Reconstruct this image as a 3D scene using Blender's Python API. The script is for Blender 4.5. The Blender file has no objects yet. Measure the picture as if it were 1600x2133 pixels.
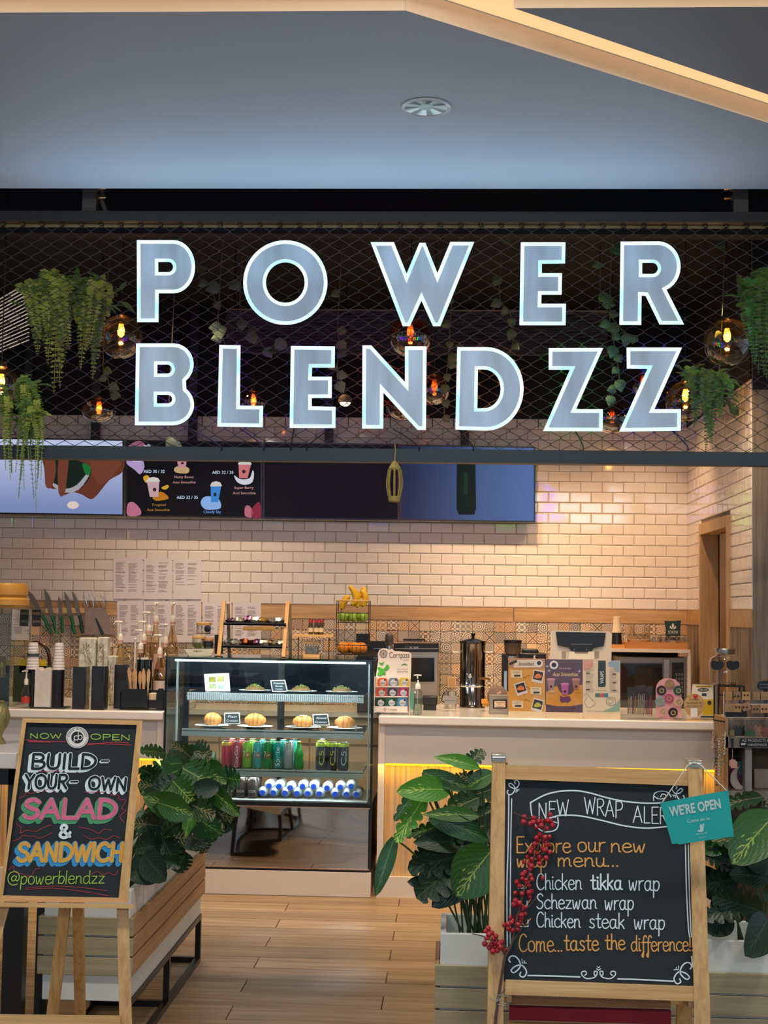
import bpy, math, random
from mathutils import Vector, Matrix
from mathutils.geometry import tessellate_polygon
random.seed(11)
PI = math.pi
S = bpy.context.scene
COL = S.collection
# ------------------------------------------------------------------ camera
F = 2900.0; PSI = 0.0466; PIT = 0.0712; ROLL = 0.015; CH = 1.6
RM = Matrix.Rotation(PSI, 3, 'Z') @ Matrix.Rotation(PI/2+PIT, 3, 'X') @ Matrix.Rotation(ROLL, 3, 'Z')
cd = bpy.data.cameras.new('camera'); cam = bpy.data.objects.new('camera', cd); COL.objects.link(cam)
cam.matrix_world = Matrix.Translation((0, 0, CH)) @ RM.to_4x4()
cd.sensor_fit = 'HORIZONTAL'; cd.sensor_width = 36.0; cd.lens = F/1600*36.0; cd.clip_start = .05
S.camera = cam
# ------------------------------------------------------------------ world, exposure, lights
S.view_settings.view_transform = 'Standard'; S.view_settings.look = 'None'
S.view_settings.exposure = 0.0; S.view_settings.gamma = 1.0; S.view_settings.use_curve_mapping = False
w = bpy.data.worlds.new('world'); S.world = w; w.use_nodes = True
w.node_tree.nodes['Background'].inputs[0].default_value = (.56, .70, .86, 1)
w.node_tree.nodes['Background'].inputs[1].default_value = 0.50
S.cycles.max_bounces = 8; S.cycles.transparent_max_bounces = 24; S.cycles.transmission_bounces = 6
S.cycles.sample_clamp_indirect = 4.0; S.cycles.caustics_reflective = False; S.cycles.caustics_refractive = False
S.cycles.use_denoising = True
def lamp(name, kind, loc, power, col, size=.1, aim=None, spot=1.2, blend=.8, sy=None):
    l = bpy.data.lights.new(name, kind); l.energy = power; l.color = col
    if kind == 'AREA':
        l.size = size
        if sy: l.shape = 'RECTANGLE'; l.size_y = sy
    else: l.shadow_soft_size = size
    if kind == 'SPOT': l.spot_size = spot; l.spot_blend = blend
    o = bpy.data.objects.new(name, l); o.location = loc; COL.objects.link(o)
    if aim: o.rotation_euler = (Vector(aim)-Vector(loc)).to_track_quat('-Z', 'Y').to_euler()
    return o
WARM = (1, .62, .33); COOL = (.72, .86, 1)
for x in (-2.3, -.9, .45, 1.25):                     # ceiling spots over the service side, washing the tiled wall
    lamp('spot_light', 'SPOT', (x, 8.9, 3.3), 105 if x > .3 else 34, WARM, .04, (x, 9.6, 1.3), 1.5, 1)
for x in (-2.6, -1.5, -.35, .55, 1.4):               # spots over the counters
    lamp('spot_light', 'SPOT', (x, 7.45, 3.3), 80, (1, .76, .5), .04, (x, 8.1, 1.0), 1.25, 1)
for x in (-1.35, -.35, .45):                          # spots just inside the entrance, on the floor and counter fronts
    lamp('spot_light', 'SPOT', (x, 6.68, 3.3), 75, (1, .78, .54), .04, (x, 7.5, 0.2), 1.5, 1)
for x in (-2.2, -.1, 1.9):                           # the mall's own downlights in front of the shop
    lamp('mall_light', 'AREA', (x, 3.4, 3.5), 26, (1, .93, .84), .25, (x, 4.0, 0))
lamp('mall_cool_fill', 'AREA', (0, -3.5, 4.6), 500, COOL, 6, (0, 5.5, 1.4), sy=3)  # unseen cool fill behind the camera, brightens the front-facing boards
for x, z in ((-1.15, 3.0), (.35, 3.0)):  # extra lamps added for the letters' cool light on the soffit
    lamp('sign_glow_fill', 'AREA', (x, 6.2, z), 5.0, (.58, .80, 1), 1.6, (x, 5.2, z+2), sy=.06)
for x in (-1.6, .2):                                 # added fill spots that brighten the back-bar cabinets
    lamp('cabinet_fill', 'SPOT', (x, 8.9, 3.3), 110, (1, .8, .58), .05, (x, 9.3, .5), 1.6, 1)

# ------------------------------------------------------------------ pixel geometry (points of the photo on a chosen plane)
def ray(px, py): return RM @ Vector(((px-800)/F, -(py-1066.5)/F, -1))
EYE = Vector((0, 0, CH))
def at(px, py, Y):
    d = ray(px, py); return EYE + d*(Y/d.y)
def atz(px, py, z):
    d = ray(px, py); return EYE + d*((z-CH)/d.z)
def atx(px, py, X):
    d = ray(px, py); return EYE + d*(X/d.x)
def PX(px, Y, z):                                    # world X of column px at depth Y, height z
    py = 1275
    for _ in range(3):
        d = ray(px, py); p = EYE + d*(Y/d.y); py += (p.z-z)*F/Y
    return p.x
class PF:
    def __init__(s, p=None, n=None, Y=None):
        if Y is not None: p, n = (0, Y, 0), (0, -1, 0)
        s.p = Vector(p); s.n = Vector(n).normalized()
        if s.n.y > 0: s.n = -s.n
    def __call__(s, px, py, c=0):
        d = ray(px, py); t = (s.p+s.n*c-EYE).dot(s.n)/d.dot(s.n); return EYE + d*t
# ------------------------------------------------------------------ materials
MATS = {}
def lin(c):
    if isinstance(c, str): c = tuple(int(c[i:i+2], 16)/255 for i in (0, 2, 4))
    return tuple((v/12.92 if v <= .04045 else ((v+.055)/1.055)**2.4) for v in c)
def nt(m):
    m.use_nodes = True; t = m.node_tree; t.nodes.clear(); return t, t.nodes, t.links
def M(name, col, rough=.5, metal=0, emit=0, ecol=None, var=.08, scale=14, bump=0, alpha=None, coat=0, spec=.5, stretch=None):
    if name in MATS: return MATS[name]
    m = bpy.data.materials.new(name); t, N, L = nt(m)
    out = N.new('ShaderNodeOutputMaterial'); b = N.new('ShaderNodeBsdfPrincipled'); L.new(b.outputs[0], out.inputs[0])
    c = lin(col)
    tc = N.new('ShaderNodeTexCoord'); mp = N.new('ShaderNodeMapping'); no = N.new('ShaderNodeTexNoise')
    L.new(tc.outputs['Object'], mp.inputs[0]); L.new(mp.outputs[0], no.inputs['Vector'])
    if stretch: mp.inputs['Scale'].default_value = stretch
    no.inputs['Scale'].default_value = scale; no.inputs['Detail'].default_value = 3
    mx = N.new('ShaderNodeMix'); mx.data_type = 'RGBA'
    L.new(no.outputs[0], mx.inputs[0])
    mx.inputs[6].default_value = tuple(max(0, v*(1-var*1.6)) for v in c)+(1,)
    mx.inputs[7].default_value = tuple(min(1, v*(1+var*1.6)) for v in c)+(1,)
    L.new(mx.outputs[2], b.inputs['Base Color'])
    b.inputs['Roughness'].default_value = rough; b.inputs['Metallic'].default_value = metal
    b.inputs['Specular IOR Level'].default_value = spec; b.inputs['Coat Weight'].default_value = coat
    if emit:
        b.inputs['Emission Color'].default_value = lin(ecol or col)+(1,); b.inputs['Emission Strength'].default_value = emit
    if bump:
        bp = N.new('ShaderNodeBump'); bp.inputs['Strength'].default_value = bump; bp.inputs['Distance'].default_value = .004
        L.new(no.outputs[0], bp.inputs['Height']); L.new(bp.outputs[0], b.inputs['Normal'])
    if alpha is not None: b.inputs['Alpha'].default_value = alpha
    MATS[name] = m; return m
def glass(name, tint='ffffff', refl=.12, rough=.02, a=None):
    if name in MATS: return MATS[name]
    m = bpy.data.materials.new(name); t, N, L = nt(m)
    out = N.new('ShaderNodeOutputMaterial'); mx = N.new('ShaderNodeMixShader'); tr = N.new('ShaderNodeBsdfTransparent'); g = N.new('ShaderNodeBsdfGlossy')
    tr.inputs[0].default_value = lin(tint)+(1,); g.inputs['Roughness'].default_value = rough
    lw = N.new('ShaderNodeLayerWeight'); lw.inputs[0].default_value = refl
    mm = N.new('ShaderNodeMath'); mm.operation = 'MULTIPLY_ADD'; mm.inputs[1].default_value = .8; mm.inputs[2].default_value = .035 if a is None else a
    L.new(lw.outputs['Facing'] if refl > .3 else lw.outputs['Fresnel'], mm.inputs[0]); L.new(mm.outputs[0], mx.inputs[0])
    L.new(tr.outputs[0], mx.inputs[1]); L.new(g.outputs[0], mx.inputs[2]); L.new(mx.outputs[0], out.inputs[0])
    MATS[name] = m; return m
def wood(name, c1, c2, axis=0, sc=3.0, rough=.45, ring=30, rnd=1.0, bump=.15, tone=.18):
    if name in MATS: return MATS[name]
    m = bpy.data.materials.new(name); t, N, L = nt(m)
    out = N.new('ShaderNodeOutputMaterial'); b = N.new('ShaderNodeBsdfPrincipled'); L.new(b.outputs[0], out.inputs[0])
    tc = N.new('ShaderNodeTexCoord'); oi = N.new('ShaderNodeObjectInfo'); ad = N.new('ShaderNodeVectorMath'); ad.operation = 'ADD'
    ml = N.new('ShaderNodeMath'); ml.operation = 'MULTIPLY'; ml.inputs[1].default_value = 17*rnd; L.new(oi.outputs['Random'], ml.inputs[0])
    L.new(tc.outputs['Object'], ad.inputs[0]); L.new(ml.outputs[0], ad.inputs[1])
    mp = N.new('ShaderNodeMapping'); s = [ring]*3; s[axis] = sc; mp.inputs['Scale'].default_value = s; L.new(ad.outputs[0], mp.inputs[0])
    n1 = N.new('ShaderNodeTexNoise'); n1.inputs['Scale'].default_value = 1; n1.inputs['Detail'].default_value = 5; n1.inputs['Distortion'].default_value = .6
    L.new(mp.outputs[0], n1.inputs['Vector'])
    n2 = N.new('ShaderNodeTexNoise'); n2.inputs['Scale'].default_value = 4; n2.inputs['Detail'].default_value = 2; L.new(mp.outputs[0], n2.inputs['Vector'])
    rp = N.new('ShaderNodeValToRGB'); rp.color_ramp.elements[0].position = .32; rp.color_ramp.elements[1].position = .68
    rp.color_ramp.elements[0].color = lin(c1)+(1,); rp.color_ramp.elements[1].color = lin(c2)+(1,)
    ax = N.new('ShaderNodeMath'); ax.operation = 'MULTIPLY_ADD'; ax.inputs[1].default_value = .35; L.new(n2.outputs[0], ax.inputs[0]); 
    sb = N.new('ShaderNodeMath'); sb.operation = 'MULTIPLY_ADD'; sb.inputs[1].default_value = .8; sb.inputs[2].default_value = -.075; L.new(n1.outputs[0], sb.inputs[0]); L.new(sb.outputs[0], ax.inputs[2])
    L.new(ax.outputs[0], rp.inputs[0])
    hs = N.new('ShaderNodeHueSaturation'); L.new(rp.outputs[0], hs.inputs['Color'])
    vv = N.new('ShaderNodeMath'); vv.operation = 'MULTIPLY_ADD'; vv.inputs[1].default_value = tone; vv.inputs[2].default_value = 1-tone/2; L.new(oi.outputs['Random'], vv.inputs[0]); L.new(vv.outputs[0], hs.inputs['Value'])
    L.new(hs.outputs[0], b.inputs['Base Color']); b.inputs['Roughness'].default_value = rough
    bp = N.new('ShaderNodeBump'); bp.inputs['Strength'].default_value = bump; bp.inputs['Distance'].default_value = .002; L.new(n1.outputs[0], bp.inputs['Height']); L.new(bp.outputs[0], b.inputs['Normal'])
    MATS[name] = m; return m
def emis(name, col, k): 
    return M(name, col, .5, 0, k, col, var=.02)
# ------------------------------------------------------------------ mesh builder
TXT = {}
def text_geo(s0, bold=0):
    s, k_ = s0, (s0, bold)
    if k_ not in TXT:
        cu = bpy.data.curves.new('t', 'FONT'); cu.body = s; cu.size = 1; cu.resolution_u = 3; cu.offset = bold
        o = bpy.data.objects.new('t', cu); COL.objects.link(o)
        me = o.to_mesh(); v = [(a.co.x, a.co.y) for a in me.vertices]; f = [tuple(p.vertices) for p in me.polygons]
        o.to_mesh_clear(); COL.objects.unlink(o); bpy.data.objects.remove(o); bpy.data.curves.remove(cu)
        TXT[k_] = (v, f)
    return TXT[k_]
def arc(cx, cy, rx, ry, a0, a1, n=12):
    return [(cx+rx*math.cos(math.radians(a0+(a1-a0)*i/n)), cy+ry*math.sin(math.radians(a0+(a1-a0)*i/n))) for i in range(n+1)]
def ell(cx, cy, rx, ry, n=20): return arc(cx, cy, rx, ry, 0, 360, n)[:-1]
def smooth(p, n=4, closed=False):
    if len(p) < 3: return p
    q = []; k = len(p); rng = range(k if closed else k-1)
    g = (lambda i: p[i % k]) if closed else (lambda i: p[max(0, min(k-1, i))])
    for i in rng:
        a, b, c, d = g(i-1), g(i), g(i+1), g(i+2)
        for j in range(n):
            t = j/n
            q.append(tuple(.5*((2*b[m])+(-a[m]+c[m])*t+(2*a[m]-5*b[m]+4*c[m]-d[m])*t*t+(-a[m]+3*b[m]-3*c[m]+d[m])*t**3) for m in range(len(b))))
    if not closed: q.append(tuple(p[-1]))
    return q
def inset(P, d):                                      # offset a closed polygon inward by d (mitred)
    n = len(P); A = sum(P[i][0]*P[(i+1) % n][1]-P[(i+1) % n][0]*P[i][1] for i in range(n))
    s = 1 if A > 0 else -1; R = []
    for i in range(n):
        a, b, c = P[i-1], P[i], P[(i+1) % n]
        u = Vector((b[0]-a[0], b[1]-a[1])).normalized(); v = Vector((c[0]-b[0], c[1]-b[1])).normalized()
        nu = Vector((-u.y, u.x))*s; nv = Vector((-v.y, v.x))*s; m = nu+nv
        L2 = m.length_squared; k = 2/L2 if L2 > .12 else 16
        R.append((b[0]+m.x*d*k, b[1]+m.y*d*k) if k < 8 else (b[0]+nu.x*d, b[1]+nu.y*d))
    return R
class MB:
    def __init__(s): s.v = []; s.f = []; s.m = []; s.uv = None
    def add(s, v, f, m=0):
        o = len(s.v); s.v += [tuple(x) for x in v]; s.f += [tuple(i+o for i in q) for q in f]; s.m += [m]*len(f); return s
    def box(s, x0, x1, y0, y1, z0, z1, m=0):
        x0, x1 = min(x0, x1), max(x0, x1); z0, z1 = min(z0, z1), max(z0, z1); y0, y1 = min(y0, y1), max(y0, y1)
        v = [(x, y, z) for x in (x0, x1) for y in (y0, y1) for z in (z0, z1)]
        return s.add(v, [(0, 1, 3, 2), (4, 6, 7, 5), (0, 4, 5, 1), (2, 3, 7, 6), (0, 2, 6, 4), (1, 5, 7, 3)], m)
    def beam(s, a, b, w, h, m=0, up=(0, 0, 1)):       # rectangular bar from a to b
        a, b = Vector(a), Vector(b); d = (b-a).normalized(); u = Vector(up)
        if abs(d.dot(u)) > .98: u = Vector((0, 1, 0))
        r = d.cross(u).normalized(); u = r.cross(d)
        v = [p+r*(w/2*i)+u*(h/2*j) for p in (a, b) for i, j in ((-1, -1), (1, -1), (1, 1), (-1, 1))]
        return s.add(v, [(0, 1, 2, 3), (7, 6, 5, 4), (0, 4, 5, 1), (1, 5, 6, 2), (2, 6, 7, 3), (3, 7, 4, 0)], m)
    def tube(s, pts, r, n=8, m=0, cap=True):
        pts = [Vector(p) for p in pts]; rs = r if isinstance(r, (list, tuple)) else [r]*len(pts)
        v = []; f = []; ref = Vector((.3, .5, .81)).normalized()
        for i, p in enumerate(pts):
            d = (pts[min(i+1, len(pts)-1)]-pts[max(i-1, 0)])
            d = d.normalized() if d.length > 1e-9 else Vector((0, 0, 1))
            a = d.cross(ref)
            if a.length < .05: a = d.cross(Vector((1, 0, 0)))
            a.normalize(); b = d.cross(a)
            v += [p+(a*math.cos(2*PI*k/n)+b*math.sin(2*PI*k/n))*rs[i] for k in range(n)]
        for i in range(len(pts)-1):
            f += [(i*n+k, i*n+(k+1) % n, (i+1)*n+(k+1) % n, (i+1)*n+k) for k in range(n)]
        if cap: f += [tuple(range(n))[::-1], tuple(range((len(pts)-1)*n, len(pts)*n))]
        return s.add(v, f, m)
    def lathe(s, c, prof, n=20, m=0, ax='z', sq=1.0, cap=True, ms=None):   # prof: (radius, height)
        c = Vector(c); v = []; f = []
        for r, h in prof:
            for k in range(n):
                a = 2*PI*k/n; x, y = r*math.cos(a), r*math.sin(a)*sq
                v.append(c+(Vector((x, y, h)) if ax == 'z' else Vector((x, h, y)) if ax == 'y' else Vector((h, x, y))))
        ml = []
        for i in range(len(prof)-1):
            f += [(i*n+k, i*n+(k+1) % n, (i+1)*n+(k+1) % n, (i+1)*n+k) for k in range(n)]; ml += [ms[i] if ms else m]*n
        if cap:
            f += [tuple(range(n))[::-1], tuple(range((len(prof)-1)*n, len(prof)*n))]; ml += [ms[0] if ms else m, ms[-1] if ms else m]
        s.add(v, f, m); s.m[-len(f):] = ml; return s
    def ball(s, c, r, n=10, m=0, sc=(1, 1, 1)):
        k = max(4, n//2); v = []; f = []; c = Vector(c)
        for i in range(k+1):
            t = PI*i/k
            for j in range(n):
                a = 2*PI*j/n; v.append(c+Vector((r*math.sin(t)*math.cos(a)*sc[0], r*math.sin(t)*math.sin(a)*sc[1], r*math.cos(t)*sc[2])))
        for i in range(k): f += [(i*n+j, (i+1)*n+j, (i+1)*n+(j+1) % n, i*n+(j+1) % n) for j in range(n)]
        return s.add(v, f, m)
    def poly(s, fr, P, c=0, m=0, holes=(), d=0):      # filled polygon on a pixel plane; d = thickness behind
        loops = [P]+list(holes); flat = [q for l in loops for q in l]
        tri = tessellate_polygon([[Vector((a, b, 0)) for a, b in l] for l in loops])
        s.add([fr(a, b, c) for a, b in flat], tri, m)
        if d:
            s.add([fr(a, b, c-d) for a, b in flat], tri, m)
            for l in loops:
                n = len(l); s.add([fr(a, b, c) for a, b in l]+[fr(a, b, c-d) for a, b in l], [(i, (i+1) % n, n+(i+1) % n, n+i) for i in range(n)], m)
        return s
    def rect(s, fr, x0, y0, x1, y1, c=0, m=0, d=0): return s.poly(fr, [(x0, y0), (x1, y0), (x1, y1), (x0, y1)], c, m, (), d)
    def stroke(s, fr, P, w, c=0, m=0, round_=True):   # ribbon with shared joints; splits at sharp corners
        s.nst = getattr(s, 'nst', 0)+1; c = c+2e-5*(s.nst % 20); P = [p for i, p in enumerate(P) if i == 0 or math.hypot(p[0]-P[i-1][0], p[1]-P[i-1][1]) > 1e-4]
        if len(P) < 2: return s
        runs = [[P[0]]]
        for i in range(1, len(P)):
            runs[-1].append(P[i])
            if i < len(P)-1:
                a, b = (P[i][0]-P[i-1][0], P[i][1]-P[i-1][1]), (P[i+1][0]-P[i][0], P[i+1][1]-P[i][1])
                if (a[0]*b[0]+a[1]*b[1])/(math.hypot(*a)*math.hypot(*b)) < .3: runs.append([P[i]])
        for k, R in enumerate(runs):
            n = len(R); v = []; cc = c+8e-6*k
            for i, (x, y) in enumerate(R):
                nx = ny = 0
                for q in ((i-1, i), (i, i+1)):
                    if q[0] < 0 or q[1] >= n: continue
                    dx, dy = R[q[1]][0]-R[q[0]][0], R[q[1]][1]-R[q[0]][1]; l = math.hypot(dx, dy); nx -= dy/l; ny += dx/l
                l = math.hypot(nx, ny) or 1; nx, ny = nx/l*w/2, ny/l*w/2
                v += [fr(x+nx, y+ny, cc), fr(x-nx, y-ny, cc)]
            s.add(v, [(2*i, 2*i+2, 2*i+3, 2*i+1) for i in range(n-1)], m)
            if round_:
                for (x, y), (x2, y2), sk in ((R[0], R[1], k > 0), (R[-1], R[-2], False)):
                    a0 = math.atan2(y-y2, x-x2)-PI/2; q = 6
                    s.add([fr(x+w/2*math.cos(a0+PI*j/q), y+w/2*math.sin(a0+PI*j/q), cc) for j in range(q+1)], [tuple(range(q+1))], m)
        return s
    def text(s, fr, t, x, y, h, c=0, m=0, w=None, al='l', rot=0, skew=0, bold=0):   # x,y: baseline start in px; h: cap height in px
        v, f = text_geo(t, bold)
        if not v: return s
        k = h/.72; x0 = min(a for a, b in v); x1 = max(a for a, b in v); kx = (w/(x1-x0)) if w else k
        W = (x1-x0)*kx; ox = {'l': 0, 'c': -W/2, 'r': -W}[al]; cr, sr = math.cos(rot), math.sin(rot)
        pts = []
        for a, b in v:
            u = (a-x0)*kx+ox+skew*b*k; q = -b*k; pts.append(fr(x+u*cr-q*sr, y+u*sr+q*cr, c))
        return s.add(pts, f, m)
    def build(s, name, mats, parent=None, label=None, bevel=0, sharp=.7, kind=None, flat=False):
        me = bpy.data.meshes.new(name); off = Vector((0, 0, 0))
        q = parent
        while q is not None: off += q.location; q = q.parent
        me.from_pydata([tuple(Vector(p)-off) for p in s.v], [], s.f)
        for m in (mats if isinstance(mats, (list, tuple)) else [mats]): me.materials.append(m)
        me.polygons.foreach_set('material_index', s.m)
        if not flat:
            me.polygons.foreach_set('use_smooth', [True]*len(s.f)); me.set_sharp_from_angle(angle=sharp)
        if s.uv:
            uvl = me.uv_layers.new(name='uv')
            for lp in me.loops: uvl.data[lp.index].uv = s.uv[lp.vertex_index]
        me.update()
        o = bpy.data.objects.new(name, me); COL.objects.link(o); o.parent = parent
        if label: o['label'] = label
        if kind: o['kind'] = kind
        if bevel:
            b = o.modifiers.new('b', 'BEVEL'); b.width = bevel; b.segments = 2; b.limit_method = 'ANGLE'
        return o
def tag(o, label, cat, group=None):
    o['label'] = label; o['category'] = cat
    if group: o['group'] = group
    return o
def thing(name, label, cat, loc=(0, 0, 0), group=None):
    o = bpy.data.objects.new(name, None); o.empty_display_size = .05; o.location = loc; COL.objects.link(o)
    return tag(o, label, cat, group)
def struct(o): o['kind'] = 'structure'; return o
def dup(root, loc, label=None):
    r = root.copy(); r.location = loc; COL.objects.link(r)
    if label: r['label'] = label
    for ch in list(root.children):
        c = ch.copy(); COL.objects.link(c); c.parent = r
        for g in ch.children:
            d = g.copy(); COL.objects.link(d); d.parent = c
    return r
# shared materials
white = M('white_paint', 'e9e2d6', .45, var=.02); blackp = M('black_plastic', '141312', .4, var=.1); black = M('black_metal', '101010', .35, 0, var=.1)
steel = M('brushed_steel', 'b9b6b0', .28, 1, var=.05, stretch=(1, 1, 12)); chrome = M('chrome', 'd8d8d8', .08, 1, var=.02)
clear = glass('clear_glass'); clearj = glass('jar_glass', 'f4f6f2', .45, .03, .03)
paper = M('paper', 'f1ece2', .7, var=.02); cream = M('cream_plastic', 'efe4cf', .4, var=.03); ink = M('ink', '20201f', .6)
gold = M('gold', 'caa052', .3, .9); green = M('leaf_green', '3f8a2c', .5); teal = M('teal', '18b8ae', .55, var=.02)
# ================================================================== SETTING
YC = 7.93; YB = 9.85; ZT = 1.013; YG = 6.5; XR = at(1433, 1270, YB).x
# floor planks
plank_m = [wood('floor_plank', '8a6a4c', 'b89a76', 0, 1.3, .42, 26, tone=.3)]
fl = struct(MB().box(-6, 6, 2.0, 10.2, -.12, -.012).build('floor', M('grout', '6b5d4d', .9)))
MB().box(-9, 9, -8, 1.99, -.12, -.001).build('mall_bounce_floor', M('mall_stone', 'cfcdc8', .3, var=.04, scale=3), fl)  # unseen mall floor, made pale to bounce cool light onto the soffit
xj = atz(478, 2109, 0).x; pw = (atz(478, 2094, 0).y-atz(478, 2124, 0).y); pw = .198
y0 = atz(478, 2124, 0).y; PL = 1.2; g = .0025
def plank_mesh(L):
    b = MB(); b.box(g, L-g, g, pw-g, -.012, 0); return b
pm = None; cnt = 0
r0 = int((y0-3.4)/pw)
for r in range(-r0, 24):
    ya = y0+r*pw
    if ya+pw > 9.86: break
    off = xj + (0 if r % 2 == 0 else PL/2)
    for k in range(-3, 4):
        xa = off+k*PL
        if xa > 3.4 or xa < -4.4: continue
        if pm is None:
            o = plank_mesh(PL).build('plank', plank_m, fl); pm = o.data
        else:
            o = bpy.data.objects.new('plank', pm); COL.objects.link(o); o.parent = fl
        o.location = (xa, ya, 0); cnt += 1
# back wall: white bevelled tiles above a wood band above patterned tiles
tile_w = M('glazed_tile', 'e9dfd0', .06, var=.03, scale=3, bump=.05, spec=.6)
zt0 = at(800, 1262, YB).z; zt1 = at(800, 889, YB).z; TW = .1502; TH = .0745
wallb = struct(MB().box(-3.9, XR+.1, YB, YB+.15, 0, 3.9).build('wall_back', M('tile_grout', '8f8478', .9)))
def tile_bm(w, h, t=.007, gp=.0014, bv=.006):
    b = MB(); a, c = gp, bv
    v = [(a, 0, a), (w-a, 0, a), (w-a, 0, h-a), (a, 0, h-a), (a, -t*.45, a), (w-a, -t*.45, a), (w-a, -t*.45, h-a), (a, -t*.45, h-a),
         (a+c, -t, a+c), (w-a-c, -t, a+c), (w-a-c, -t, h-a-c), (a+c, -t, h-a-c)]
    return b.add(v, [(0, 1, 5, 4), (1, 2, 6, 5), (2, 3, 7, 6), (3, 0, 4, 7), (4, 5, 9, 8), (5, 6, 10, 9), (6, 7, 11, 10), (7, 4, 8, 11), (8, 9, 10, 11)])
xt0 = PX(1433, YB, 1.7)
spots = []
nr = int((zt1-zt0)/TH)+1
for r in range(nr):
    for k in range(36):
        x = xt0-(k+1)*TW+(0 if r % 2 else TW/2); wd = TW
        if x+wd > xt0: wd = TW/2
        z = zt0+r*TH
        py = 1262-(z-zt0)*F/YB; px = 932+(x+wd/2)*F/YB
        vis = (py > 1088 and px > -30) or (px > 1115 and py > 950)
        spots.append((0 if vis else 1, -px, x, z, wd))
spots.sort()
def lay(par, spots, name, fullw, h, mat, limit, mesher, place):
    meshes = {}; rest = MB(); n = 0
    for _, _, x, z, wd in spots:
        key = round(wd, 4)
        if n < limit:
            if key not in meshes: o = mesher(wd).build(name, mat, par, flat=True); meshes[key] = o.data
            else: o = bpy.data.objects.new(name, meshes[key]); COL.objects.link(o); o.parent = par
            place(o, x, z); n += 1
        else:
            b = mesher(wd); rest.add([(a+x, c, d+z) for a, c, d in b.v], b.f)
    return rest
def pl_back(o, x, z): o.location = (x, YB, z); o.rotation_euler = (random.uniform(-.006, .006), 0, random.uniform(-.004, .004))
rest = lay(wallb, spots, 'tile', TW, TH, tile_w, 298, lambda wd: tile_bm(wd, TH), pl_back)
o = rest.build('upper_tiles', tile_w, wallb, kind='stuff', flat=True); o.location = (0, YB, 0)
bandw = wood('band_oak', 'a9814f', 'cfa671', 0, 1.5, .4, 22)
zb0 = at(800, 1291, YB).z
xe = xt0
k = 0
while xe > -3.7:
    MB().box(xe-1.21, xe-.004, YB-.012, YB, zb0, zt0-.003).build('panel', bandw, wallb, bevel=.001); xe -= 1.215
MB().box(-3.9, XR+.05, YB-.004, YB, zt1+.0, 3.9).build('upper_paint', M('black_paint', '07070c', .8), wallb)
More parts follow.
